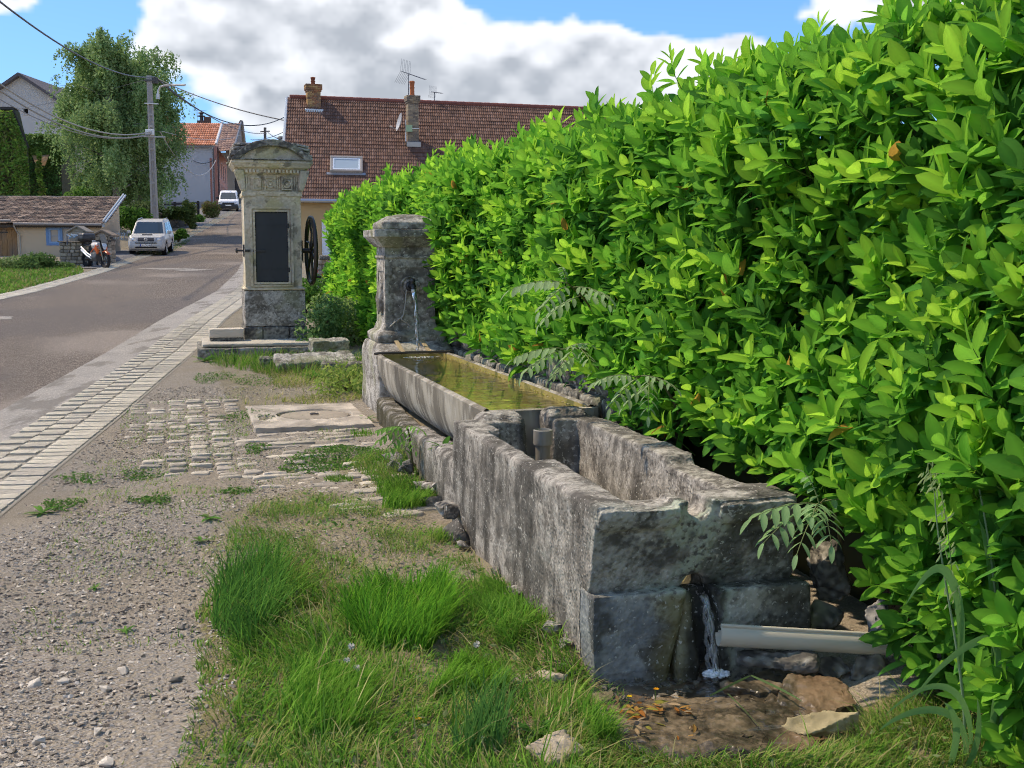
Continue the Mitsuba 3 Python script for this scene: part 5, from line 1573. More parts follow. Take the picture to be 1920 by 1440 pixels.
# ---- leaf clouds for ivy, bushes and trees
def leaf_cards(P_, nrm, size, col, rng, spread=.6):
    """Leaf-sized folded quads around the points, facing roughly along nrm."""
    n = len(P_)
    u = unit(nrm + rng.normal(0, spread, (n, 3)))
    d = unit(np.cross(u, rng.normal(size=(n, 3))))
    s = np.cross(u, d)
    L = size[:, None] * .5
    v = np.stack([P_ - d * L * 1.2, P_ + s * L * .62 - u * L * .2, P_ + d * L * 1.2, P_ - s * L * .62 - u * L * .2], 1)
    f = np.array([[0, 1, 2], [0, 2, 3]])
    return v.reshape(-1, 3), (f[None] + (np.arange(n) * 4)[:, None, None]).reshape(-1, 3), np.repeat(col, 4, 0)


def cols(rng, n, tones, var=.2):
    t = np.array(tones)[rng.integers(0, len(tones), n)]
    return t * rng.uniform(1 - var, 1 + var, (n, 1))


def ivy_face(quad, n, size, tones, rng, bulge=.35, ragged=0):
    q = np.asarray(quad, float)
    s, t = rng.random(n), rng.random(n)
    P_ = (q[0] * (1 - s)[:, None] + q[1] * s[:, None]) * (1 - t)[:, None] + (q[3] * (1 - s)[:, None] + q[2] * s[:, None]) * t[:, None]
    nn = unit(np.cross(q[1] - q[0], q[3] - q[0]))
    b = meshkit.fbm(P_ * .9, 3, 5)
    P_ = P_ + nn * (b * bulge * 2 + rng.uniform(0, .12, n))[:, None]
    return leaf_cards(P_, np.broadcast_to(nn * .6 + ZUP * .7, (n, 3)), size * rng.uniform(.7, 1.3, n), cols(rng, n, tones), rng)


IV = [(.22, .40, .07), (.17, .32, .06), (.31, .47, .09), (.13, .22, .05), (.27, .30, .10)]
rng = np.random.default_rng(61)
iv = thing('ivy_house', 'house front at the left edge wholly overgrown with ivy, dark roof edge showing', 'house')
i0, i1 = at(-70, 372, 74), at(57, 372, 74)
zt0, zt1 = EYE + (472 - 207) * 74 / 2200, EYE + (472 - 252) * 74 / 2200
zk = EYE + (472 - 212) * 74 / 2200
xk = at(14, 0, 74)[0]
wl = Polygon([(i0[0], 1.5), (i1[0] - .4, 1.5), (i1[0] - .4, zt1 - .9), (xk, zk), (i0[0], zk)])
v, f = extrude(wl, .7)
part(iv, 'wall', (np.stack([v[:, 0], v[:, 2] + 74.3, v[:, 1]], 1), f[:, ::-1]), 'plaster', False, (.12, .12, .08))
q1 = [[i0[0], 74.2, 1.6], [xk, 74.2, 1.6], [xk, 74.2, zk - .1], [i0[0], 74.2, zk - .1]]
q2 = [[xk, 74.2, 1.6], [i1[0], 74.2, 1.6], [i1[0], 74.2, zt1 - 1.2], [xk, 74.2, zk - .1]]
q3 = [[i1[0], 74.2, 1.6], [i1[0], 75.0, 1.6], [i1[0], 75.0, zt1 - 1.2], [i1[0], 74.2, zt1 - 1.2]]
a, b, c = zip(*[ivy_face(q, n, .26, IV, rng) for q, n in ((q1, 3200), (q2, 2600), (q3, 900))])
o = np.cumsum([0] + [len(x) for x in a])
part(iv, 'ivy', (np.vstack(a), np.vstack([y + k for y, k in zip(b, o)])), 'leaf_matt', color=np.vstack(c), kind='stuff')
part(iv, 'roof', trimesh.convex.convex_hull(np.array([[i0[0], 74.0, zk], [xk, 74.0, zk], [xk, 75, zk + .02], [i0[0], 75, zk], [xk + .05, 74.0, zk + .16], [i0[0], 74.0, zk + .16]])), 'matt', False, (.06, .055, .055))
part(iv, 'verge_board', tube([[xk, 74.0, zk + .08], [i1[0] + .05, 74.0, zt1 - 1.0]], .05, 6), 'matt', False, (.06, .055, .055))
iv2 = thing('ivy_wall', 'ivy-covered outbuilding with a brown sheet hanging under its eave', 'building')
j0, j1 = at(36, 372, 80), at(128, 372, 80)
zt = EYE + (472 - 256) * 80 / 2200
part(iv2, 'wall', box(j0[0], j1[0] - .5, 80.3, 83, 1.5, zt - .2), 'plaster', False, (.10, .10, .07))
qq = [[j0[0], 80.2, zt - 1.3], [j1[0], 80.2, zt - 2.0], [j1[0] - .3, 80.2, zt - .1], [j0[0], 80.2, zt - .05]]
qq2 = [[j0[0], 80.2, 1.6], [j1[0] - .4, 80.2, 1.6], [j1[0] - .4, 80.2, zt - 1.2], [j0[0], 80.2, zt - 1.2]]
a, b, c = zip(*[ivy_face(q, n, .25, tn_, rng, bl) for q, n, tn_, bl in ((qq, 1700, [(.17, .29, .06), (.12, .21, .05), (.22, .33, .09)], .5), (qq2, 2600, [(.14, .29, .08), (.10, .20, .06), (.08, .14, .05)], .3))])
o = np.cumsum([0] + [len(x) for x in a])
part(iv2, 'ivy', (np.vstack(a), np.vstack([y + k for y, k in zip(b, o)])), 'leaf_matt', color=np.vstack(c), kind='stuff')
s0, s1, s2, s3 = at(60, 292, 79.4), at(92, 290, 79.4), at(84, 311, 78.9), at(67, 308, 78.9)
part(iv2, 'hanging_sheet', trimesh.convex.convex_hull(np.array([s0, s1, s2, s3, s0 + [0, .05, 0], s1 + [0, .05, 0], s2 + [0, .05, 0]])), 'weathered_wood')

# ---- concrete pole with lamp and box
pole = thing('utility_pole', 'tall grey concrete utility pole with recessed panels behind the silver car', 'pole')
pb, pt = at(292, 452, 66), at(289.5, 142, 66)
ph2 = pt[2] - 1.5
def polef(m): return mv(m, (pb[0], 66, 1.5), rz(14))
w0, w1, dd0, dd1 = .215, .14, .20, .12
pm = frust((-w0, w0, -dd0, dd0, 0), (-w1 - .05, w1 - .05, -dd1, dd1, ph2))
for k in range(13):
    z0_ = .9 + k * .62
    if z0_ > ph2 - 1.6: break
    t = z0_ / ph2
    hw_ = (w0 + (w1 - w0) * t) * .46
    yy_ = dd0 + (dd1 - dd0) * t
    pm = pm - MB(-hw_ - .05 * t, hw_ - .05 * t, -yy_ - .1, -yy_ + .07, z0_, z0_ + .50)
part(pole, 'shaft', polef(pm), 'plaster', False, tint((.36, .345, .32), .2, 2.5, 5))
tw_ = pt - [pb[0], 66, 1.5]
part(pole, 'cap_bracket', polef(cat(box(-.30, .28, -.18, .18, ph2 - .32, ph2 - .22), box(.10, .42, -.12, .12, ph2 - .42, ph2 - .08, .03))), 'satin', False, (.07, .07, .07))
part(pole, 'clamp', polef(cat(box(-.34, .40, -.2, -.16, ph2 - 1.55, ph2 - 1.49))), 'metal', False, (.55, .55, .55))
part(pole, 'meter_box', polef(box(-.34, .12, -.36, -.17, ph2 - 3.25, ph2 - 2.92, .02)), 'satin', False, (.72, .73, .74))
part(pole, 'crossarm', polef(box(-.75, .70, -.2, -.12, ph2 - 3.34, ph2 - 3.27)), 'metal', False, (.4, .4, .4))
lamp = thing('street_lamp', 'street lamp on a curved arm near the top of the concrete pole', 'street lamp')
la = [at(296, 183, 65.8), at(296.5, 170, 65.8), at(300, 163, 65.8), at(308, 160.5, 65.8), at(326, 160, 65.8)]
part(lamp, 'arm', tube(la, .06, 8), 'metal', color=(.6, .6, .58))
part(lamp, 'head', trimesh.convex.convex_hull(np.vstack([rect(-.1, .55, -.1, .1, .0), rect(-.25, .6, -.05, .05, .1), rect(-.1, .5, -.12, .12, .05)]) + at(328, 161, 65.8)), 'satin', False, (.55, .56, .56))
part(lamp, 'foot', tube([at(296, 176, 65.9), at(296, 186, 65.9)], .10, 8), 'metal', color=(.5, .5, .5))


def wire(lab, p, q, sag, r=.014, col=(.05, .05, .055), grp=None):
    t = np.linspace(0, 1, 30)[:, None]
    pts = p * (1 - t) + q * t - ZUP * (4 * sag * t * (1 - t))
    whole('overhead_wire', tube(pts, r, 5), 'satin', lab, 'cable', grp, smooth=True, color=col)


wire('thick black cable from the upper left corner down to the pole top', at(-60, -45, 30), at(290, 144, 66), .75, .030)
wire('black cable from the pole top to the farmhouse roof', at(296, 148, 66), at(546, 228, 55), .25, .028)
wire('second cable leaving the pole top to the right, lower than the first', at(296, 150, 66), at(546, 212, 90), 1.6, .035)
wire('thin cable between the pole top and the far rooftops', at(296, 148, 66), at(500, 250, 118), .9, .03)
wire('pale thick cable sagging from the left edge to the white box on the pole', at(-40, 128, 45), at(287, 246, 66), 1.0, .034, (.30, .29, .26))
wire('pale cable just under the thick one on the left of the pole', at(-40, 141, 45), at(287, 249, 66), 1.05, .034, (.24, .23, .21))
wire('lowest of the three cables left of the pole', at(-40, 162, 45), at(287, 251, 66), .9, .02, (.22, .21, .2))
wire('thin cable crossing the pale gable towards the birch', at(-20, 212, 88), at(285, 146, 66), .2, .018)
wire('pale cable dropping from the pole box to the grey house', at(300, 247, 66), at(405, 300, 117), 1.9, .03, (.35, .34, .31))
wire('short cable looped on the wall of the grey house', at(362, 301, 117.5), at(404, 298, 117.5), .35, .035, (.10, .10, .10))
wire('thin cable from the crossarm towards the brown roof', at(303, 246, 66), at(452, 253, 130), .5, .02, (.3, .3, .3))
fp = thing('utility_pole', 'small distant dark pole above the arch of the well house', 'pole')
part(fp, 'shaft', tube([at(497, 330, 118), at(497, 239, 118)], .13, 8), 'matt', color=(.12, .11, .10))
part(fp, 'crossarm', tube([at(488, 247, 118), at(506, 246, 118)], .06, 6), 'matt', color=(.12, .11, .10))
wire('distant wire right of the small far pole', at(497, 243, 118), at(545, 262, 80), .3, .03)
wire('second distant wire below the first, right of the small far pole', at(470, 262, 118), at(545, 240, 100), .3, .03)
fc = thing('far_chimney', 'small dark chimney cowl beyond the arch of the well house', 'chimney')
part(fc, 'stack', mv(box(-.4, .4, -.4, .4, -3, .0), at(527, 268, 110)), 'plaster', False, (.2, .15, .12))
part(fc, 'cowl', mv(lathe([(.25, 0), (.25, .35), (.45, .4), (.2, .6), (0, .62)], 12), at(527, 268, 110)), 'satin', 40, (.05, .05, .05))

# ---- birches
def birch(lab, base, height, rad, lean, seed, nstr, tones):
    rg = np.random.default_rng(seed)
    k = thing('birch_tree', lab, 'tree')
    base = np.asarray(base, float)
    tr = np.linspace(0, 1, 12)[:, None]
    path = base + ZUP * height * .92 * tr + np.array(lean) * tr + np.stack([np.sin(tr[:, 0] * 5 + seed) * .18, np.cos(tr[:, 0] * 4) * .15, 0 * tr[:, 0]], 1)
    trunk = part(k, 'trunk', tube(path, np.linspace(.24, .04, 12), 10), 'birch_bark', True)
    vs, tips = [], []
    for i in range(46):
        t = rg.uniform(.16, .97)
        j = t * 11; q = path[int(j)] * (1 - j % 1) + path[min(int(j) + 1, 11)] * (j % 1)
        az = rg.uniform(0, 2 * np.pi)
        ln_ = rad * (1.0 - .48 * max(0, t - .5) / .5) * rg.uniform(.55, 1.08)
        out_ = np.array([math.cos(az), math.sin(az), 0])
        s = np.linspace(0, 1, 7)[:, None]
        br_ = q + out_ * ln_ * s + ZUP * (ln_ * (.75 * s - .45 * s ** 2.2))
        vs.append(tube(br_, np.linspace(.065 * (1 - t * .6), .012, 7), 5, False))
        for u in np.linspace(.25, 1, 9):
            j2 = u * 6; p_ = br_[int(j2)] * (1 - j2 % 1) + br_[min(int(j2) + 1, 6)] * (j2 % 1)
            tips.append((p_ + rg.normal(0, .18, 3), out_))
    part(trunk, 'limbs', cat(*vs), 'birch_bark', True)
    P_, N_ = [], []
    for i in range(nstr):                                            # hanging twigs
        p_, out_ = tips[int(rg.integers(len(tips)))]
        n = int(rg.integers(9, 20))
        s = np.linspace(0, 1, n)[:, None]
        L = rg.uniform(.5, 1.7)
        dr_ = out_ * rg.uniform(0, .45) + rg.normal(0, .2, 3)
        st_ = p_ + rg.normal(0, .22, 3) + dr_ * s * .7 + ZUP * (rg.uniform(.0, .35) * s - L * s ** 1.5)
        P_.append(st_ + rg.normal(0, .055, (n, 3))); N_.append(np.broadcast_to(out_ * .7 + ZUP * .35, (n, 3)))
    P_, N_ = np.vstack(P_), np.vstack(N_)
    n = len(P_)
    c = cols(rg, n, tones, .25) * (.8 + .5 * meshkit.fbm(P_ * .5, 2, seed))[:, None]
    m = leaf_cards(P_, N_, rg.uniform(.10, .21, n), c, rg, .8)
    part(k, 'crown', (m[0], m[1]), 'leaf_matt', color=m[2], kind='stuff')


BT = [(.27, .40, .15), (.21, .34, .12), (.35, .46, .20), (.25, .36, .16)]
b0 = at(222, 388, 72); b0[2] = zr(72) - .3 + .8
birch('left birch with drooping leafy twigs behind the tiled shed', b0, 12.0, 3.3, (-.5, 0, 0), 5, 3700, BT)
b1 = at(262, 388, 74); b1[2] = zr(74) - .3 + .8
birch('right birch with drooping leafy twigs behind the concrete pole', b1, 11.6, 3.4, (.1, .3, 0), 9, 3100, BT)
b2 = at(190, 388, 75); b2[2] = zr(75) + .5
birch('slender third birch with a dark trunk left of the others', b2, 11.2, 2.7, (-.3, .2, 0), 14, 2000, BT)


def bush(name, lab, c, r, n, size, tones, seed, cat_='bush', twig=True, bs='leaf_matt', lumps=9, flat=.9):
    rg = np.random.default_rng(seed)
    k = thing(name, lab, cat_)
    c = np.asarray(c, float); r = np.asarray(r, float)
    cen = c + rg.uniform(-.62, .62, (lumps, 3)) * r * [1, 1, .8]
    cr = rg.uniform(.38, .62, lumps)
    i = rg.integers(0, lumps, n)
    d = unit(rg.normal(size=(n, 3)))
    P_ = cen[i] + d * (cr[i] * rg.uniform(.55, 1.0, n) ** .5)[:, None] * r * rg.uniform(.8, 1.15, (n, 1))
    ok = P_[:, 2] > c[2] - r[2] * flat
    P_, d = P_[ok], d[ok]
    m = leaf_cards(P_, d * .8 + ZUP * .5, size * rg.uniform(.6, 1.3, len(P_)), cols(rg, len(P_), tones), rg, .7)
    part(k, 'foliage', (m[0], m[1]), bs, color=m[2], kind='stuff')
    vs = []
    for q in cen:
        vs.append(tube([[c[0] + rg.normal(0, .1) * r[0], c[1], c[2] - r[2]], (q + [c[0], c[1], c[2] - r[2] * .5]) / 2, q], [.02, .014, .006], 5, False))
    part(k, 'stems', cat(*vs), 'matt', color=(.09, .07, .045))
    return k


GB = [(.10, .22, .035), (.07, .16, .03), (.14, .28, .05), (.05, .11, .025)]
DB = [(.05, .09, .03), (.035, .065, .025), (.07, .11, .035)]
bush('bush', 'bright green bush between the shed and the silver car', at(252, 415, 63.5), (.95, .8, 1.0), 2600, .16, GB, 3)
bush('bush', 'pale green shrub behind the bright bush, left of the pole', at(268, 396, 67), (.9, .7, .6), 1500, .15, [(.11, .16, .06), (.08, .13, .045), (.16, .21, .09)], 4)
bush('bush', 'light green bush above the shed roof', at(150, 368, 70), (.95, .7, .75), 1700, .17, [(.15, .28, .05), (.11, .22, .04), (.18, .32, .07)], 5)
bush('bush', 'ivy clump at the end of the dark garden wall', at(357, 402, 84), (.5, .6, 1.35), 1500, .18, [(.10, .15, .045), (.07, .11, .035), (.14, .18, .06)], 6)
bush('bush', 'rounded reddish-green shrub near the white van', at(398, 393, 98), (.85, .8, .85), 2000, .16, [(.16, .17, .06), (.10, .13, .045), (.22, .17, .09), (.12, .20, .05)], 7)
bush('bush', 'low light green plant at the foot of the garden wall', at(374, 411, 92), (.5, .5, .45), 800, .16, [(.12, .24, .05), (.09, .18, .04)], 8)
bush('bush', 'ivy spilling over the dark garden wall beside the pole', at(318, 400, 80), (1.5, .5, .5), 1600, .18, DB, 9)
bush('bush', 'small plants on the verge behind the silver car', at(334, 440, 67), (.55, .6, .4), 700, .15, GB, 10)
# low garden wall, rail fence, roadside walls
gw = thing('garden_wall', 'dark mossy rubble wall between the pole and the driveway', 'wall')
rg = np.random.default_rng(19)
g0_, g1_ = at(296, 430, 79), at(362, 428, 88)
part(gw, 'core', trimesh.convex.convex_hull(np.vstack([[g0_ + [0, .3, -1.2], g1_ + [0, .3, -1.4], g0_ + [0, .3, 1.0], g1_ + [0, .3, 1.1], g0_ + [-.3, .7, -1.2], g1_ + [-.3, .7, -1.4], g0_ + [-.3, .7, 1], g1_ + [-.3, .7, 1.1]]])), 'matt', False, (.05, .048, .042))
for k in range(70):
    t = rg.random(); zz = rg.uniform(-.9, 1.05)
    c0 = g0_ * (1 - t) + g1_ * t + [0, .3, zz]
    s = rg.uniform(.25, .45)
    part(gw, 'stone', mv(boulder(rg, s * 1.3, .3, s * .7, 1), c0), 'matt', False, np.array([.14, .13, .115]) * rg.uniform(.5, 1.3))
rf_ = thing('rail_fence', 'dark wooden rail fence below the grey house wall', 'fence')
f0, f1 = at(300, 400, 95), at(372, 396, 100)
for t in (.05, .38, .70, 1.0):
    q = f0 * (1 - t) + f1 * t
    part(rf_, 'post', mv(box(-.09, .09, -.08, .08, -.7, .85, .01), q), 'matt', False, (.035, .033, .035))
for z in (.1, .68):
    q0, q1 = f0 + ZUP * z + [0, -.1, 0], f1 + ZUP * z + [0.05, -.1, 0]
    part(rf_, 'rail', tube([q0, q1], .085, 6), 'matt', False, (.035, .033, .035))


def rubble_wall(name, lab, p0, p1, z0, z1, th, seed, tones, sz=(.22, .42), hh=.16, caps=None, cat_='wall'):
    """A wall of coursed rubble from p0 to p1 (x, y), each stone its own piece."""
    rg = np.random.default_rng(seed)
    k = thing(name, lab, cat_)
    p0, p1 = np.array(p0, float), np.array(p1, float)
    L = np.linalg.norm(p1 - p0); an = math.degrees(math.atan2(*(p1 - p0)[::-1]))
    f_ = lambda m: mv(m, (p0[0], p0[1], 0), rz(an))
    part(k, 'core', f_(box(.03, L - .03, .05, th - .05, z0, z1 - .03)), 'matt', False, np.array(tones[0]) * .45)
    n = max(1, round((z1 - z0) / hh)); hh = (z1 - z0) / n
    for r in range(n):
        for y0, y1, sd_ in ((0, th * .5, 1),) if th < .9 else ((0, th * .4, 1), (th * .6, th, -1)):
            x = 0
            while x < L - .02:
                l = min(rg.uniform(*sz), L - x)
                if L - x - l < .08: l = L - x
                v, f = rough(box(x + .008, x + l - .008, y0 - .012 + rg.uniform(-.02, .01), y1, z0 + r * hh + .007, z0 + (r + 1) * hh - .007), max(.07, hh / 3), 1, .02, 8, int(rg.integers(999)), 3)
                part(k, 'stone', f_((v, f)), 'matt', 40, np.array(tones[int(rg.integers(len(tones)))]) * rg.uniform(.8, 1.15))
                x += l
    if caps:
        x = 0
        while x < L - .02:
            l = min(rg.uniform(.4, .7), L - x)
            part(k, 'cap_stone', f_(rough(box(x + .005, x + l - .005, -.06, th + .06, z1 + .003, z1 + caps), .08, 1, .012, 7, int(rg.integers(99)))), 'matt', 40, np.array([.19, .165, .14]) * rg.uniform(.8, 1.2))
            x += l
    return k


ST = [(.36, .32, .25), (.29, .26, .21), (.41, .37, .30), (.24, .215, .18), (.33, .28, .215)]
sw = rubble_wall('wall_end', 'end of a rubble garden wall between the farmhouse and the hedge', (at(598, 560, 32)[0], 32), (at(660, 560, 33)[0], 33.2), .3, 1.44, .4, 5, ST, (.13, .28), .14)
stone('cap_stone', 'dark loose stone lying on the end of the rubble garden wall', at(609, 484, 32.2)[0], 32.2, 1.49, .28, .24, .11, 10, 'crust_stone', seed=9, base='box')
ps = thing('bollard', 'grey-blue round post with a red band beside the rubble wall end', 'bollard')
q = at(592, 545, 31.5)
part(ps, 'shaft', tube([q - ZUP * .15, q + ZUP * .76], .075, 14), 'satin', 60, (.22, .26, .30))
part(ps, 'band', tube([q + ZUP * .48, q + ZUP * .56], .078, 14), 'satin', 60, (.35, .05, .045))
part(ps, 'cap', lathe([(.085, .74), (.085, .78), (.05, .80), (0, .81)], 14, at=q), 'satin', 60, (.25, .24, .22))

# gate pillars and wall by the shed
gx0 = at(112, 500, 47)[0]
rubble_wall('gate_pillar', 'rubble gate pillar with a little gabled stone cap left of the grey bin', (gx0, 47), (gx0 + 1.08, 47.1), zr(47) - .3, 2.02, .7, 11, ST, (.16, .34), .14, cat_='pillar')
gp_key = [k for k in labels if k.startswith('gate_pillar')][-1]
ux0 = at(131, 440, 47.2)[0]
part(gp_key, 'upper_block', rough(box(ux0, ux0 + .66, 47.15, 47.7, 2.03, 2.45), .08, 1, .015, 6, 3), 'matt', 40, tint((.36, .32, .26), .4, 4, 3))
for s in (-1, 1):
    part(gp_key, 'cap_slab', mv(mv(box(0, .48, -.38, .38, -.03, .03, .01), (0, 0, 0), ry(30)), (ux0 + .33, 47.42, 2.66), None, (s, 1, 1)) if s > 0 else mv(mv(box(-.48, 0, -.38, .38, -.03, .03, .01), (0, 0, 0), ry(-30)), (ux0 + .33, 47.42, 2.66)), 'matt', False, (.22, .20, .175))
part(gp_key, 'gable_stone', (lambda v, f: (np.stack([v[:, 0], v[:, 2] + 47.15, v[:, 1]], 1), f[:, ::-1]))(*extrude(Polygon([(ux0 + .02, 2.45), (ux0 + .64, 2.45), (ux0 + .33, 2.62)]), .5)), 'matt', False, (.33, .30, .25))
part(gp_key, 'ledge_slab', rough(box(gx0 - .05, gx0 + .95, 46.92, 47.7, 2.022, 2.075), .1, 1, .012, 6, 7), 'matt', 40, (.17, .155, .135))
gx1 = at(176, 450, 49.5)[0]
k2 = rubble_wall('gate_pillar', 'second gate pillar with a brown gabled cap behind the motorcycle', (gx1, 49.5), (gx1 + .66, 49.6), zr(49) - .2, 2.28, .6, 13, ST, (.16, .34), .15, cat_='pillar')
for s in (-1, 1):
    part(k2, 'cap_slab', mv(mv(box(0, .52, -.42, .42, -.035, .035, .01) if s > 0 else box(-.52, 0, -.42, .42, -.035, .035, .01), (0, 0, 0), ry(27 * s)), (gx1 + .34, 49.85, 2.54)), 'matt', False, (.20, .165, .13))
part(k2, 'gable_stone', (lambda v, f: (np.stack([v[:, 0], v[:, 2] + 49.55, v[:, 1]], 1), f[:, ::-1]))(*extrude(Polygon([(gx1, 2.29), (gx1 + .66, 2.29), (gx1 + .34, 2.5)]), .55)), 'matt', False, (.3, .27, .22))
rubble_wall('forecourt_wall', 'low ochre rubble wall running from the second pillar to the silver car', (gx1 + .75, 49.9), (-19.9, 57.2), 1.0, 2.1, .45, 15, [(.36, .30, .22), (.30, .25, .19), (.42, .35, .26)], (.25, .5), .18, caps=.07)
# blue painted ironwork on the pillars
bi = thing('iron_ornament', 'blue and white painted iron ornament on the left gate pillar', 'ornament')
o_ = at(126, 452, 46.9)
part(bi, 'stem', tube([o_ + [0, 0, -.15], o_ + [0, 0, .30]], .02, 6), 'satin', color=(.05, .06, .10))
for k, (dx, dz, a_) in enumerate(((.06, .22, 30), (.15, .16, -40), (.23, .23, 35), (.31, .17, -35), (.36, .24, 10))):
    c_ = o_ + np.array([dx, 0, dz])
    part(bi, 'bar', mv(box(-.10, .10, -.012, .012, -.022, .022), c_, ry(a_)), 'satin', False, (.16, .28, .42) if k % 2 else (.55, .62, .70))
bi2 = thing('iron_ornament', 'blue-grey iron scrollwork on the wall left of the silver car', 'ornament')
o_ = at(206, 452, 50.6)
for k in range(6):
    q = o_ + np.array([k * .09, k * .10, .26])
    part(bi2, 'scroll', tube([q + [0, 0, -.18], q + [.05, 0, .05], q + [.12, 0, .10], q + [.16, 0, .02], q + [.10, 0, -.03]], .018, 6), 'satin', 60, (.13, .17, .23) if k % 2 else (.30, .36, .42))
# wheelie bin
wb = thing('wheelie_bin', 'blue-grey wheelie bin between the gate pillar and the motorcycle', 'bin')
q = at(166, 492, 47.6); gq = zr(47.6)
part(wb, 'body', trimesh.convex.convex_hull(np.vstack([rect(-.20, .20, -.22, .22, 0.03), rect(-.27, .27, -.29, .29, .92)]) + [q[0], 47.75, gq]), 'satin', False, (.10, .13, .155))
part(wb, 'lid', mv(box(-.29, .29, -.32, .33, .93, .99, .02), (q[0], 47.75, gq)), 'satin', False, (.06, .065, .075))
for s in (-1, 1):
    part(wb, 'wheel', mv(tube([[s * .22, .25, .1], [s * .27, .25, .1]], .1, 14), (q[0], 47.75, gq)), 'satin', False, (.02, .02, .02))
# ---------------------------------------------------------------- vehicles: x across, y along (front at -y), z up
def place(x, y, deg, pitch):
    z = float(zr(y))
    R = rz(deg) @ rx(pitch)
    return lambda m: mv(m, (x, y, z), R)


def quad(a, b, c, d, off=0.0):
    q = np.array([a, b, c, d], float)
    n = unit(np.cross(q[1] - q[0], q[3] - q[0]))
    return q + n * off, np.array([[0, 1, 2], [0, 2, 3]])


def slab(a, b, c, d, off=.004, th=.012):
    """A thin panel standing proud of a surface."""
    q = np.array([a, b, c, d], float)
    n = unit(np.cross(q[1] - q[0], q[3] - q[0]))
    return trimesh.convex.convex_hull(np.vstack([q + n * off, q - n * th]))


def mirror(m):
    v, f, _ = arr(m)
    return v * [-1, 1, 1], f[:, ::-1]


def wheel_at(car, P_, x, y, r, w, out):
    k = part(car, 'wheel', P_(lathe([(0, -w / 2), (r * .62, -w / 2), (r * .96, -w / 2), (r, -w * .3), (r, w * .3), (r * .96, w / 2), (r * .66, w / 2), (r * .64, w * .35), (0, w * .35)], 28, axis=(out, 0, 0), at=(x, y, r))), 'matt', 40, (.018, .018, .019))
    part(k, 'rim', P_(lathe([(r * .63, w * .34), (r * .60, w * .50), (r * .54, w * .46), (r * .2, w * .40), (r * .1, w * .5), (0, w * .5)], 24, axis=(out, 0, 0), at=(x, y, r))), 'metal', 40, (.55, .56, .58))
    for q in range(5):
        a = q * 2 * np.pi / 5
        part(k, 'spoke_gap', P_(mv(tube([[out * w * .455, r * .40 * math.cos(a), r * .40 * math.sin(a)], [out * w * .475, r * .40 * math.cos(a), r * .40 * math.sin(a)]], r * .10, 6), (x, y, r))), 'matt', False, (.03, .03, .03))


# ---- the silver car
SV = (.42, .42, .41)
car = thing('parked_car', 'silver four-wheel-drive car with a bonnet scoop parked half on the paver strip', 'car')
ang_ = 9.5
cpos = np.array([-17.62, 56.9]) + 2.05 * np.array([-math.sin(math.radians(ang_)), math.cos(math.radians(ang_))])
C = place(cpos[0], cpos[1], ang_, 3.9)
hw = .865
lower_b = hull(rect(-hw + .06, hw - .06, -1.98, 2.0, .30), rect(-hw, hw, -1.90, 2.02, .48), rect(-hw, hw, -1.80, 2.02, .80), rect(-hw + .05, hw - .05, -1.72, 2.0, .98))
nose = hull(rect(-.78, .78, -2.06, -1.2, .34), rect(-.80, .80, -2.10, -1.2, .50), rect(-.78, .78, -2.04, -1.2, .72), rect(-.74, .74, -1.90, -.8, .93), rect(-.72, .72, -1.1, -.8, 1.04))
green = hull(rect(-hw + .05, hw - .05, -1.08, 2.0, .97), rect(-hw + .20, hw - .20, -.28, 1.78, 1.60), rect(-hw + .26, hw - .26, -.16, 1.70, 1.65))
bd = lower_b + nose + green
for s in (-1, 1):
    for y in (-1.25, 1.22):
        bd = bd - cyl([s * .55, y, .34], [s * 1.2, y, .34], .40, 30)
v, f = rough(bd, .07, 3, 0, 1)
part(car, 'body', C((v, f)), 'paint', 50, SV)
part(car, 'underside', C(box(-.72, .72, -1.8, 1.8, .24, .40)), 'matt', False, (.015, .015, .015))
GL = 'car_glass'
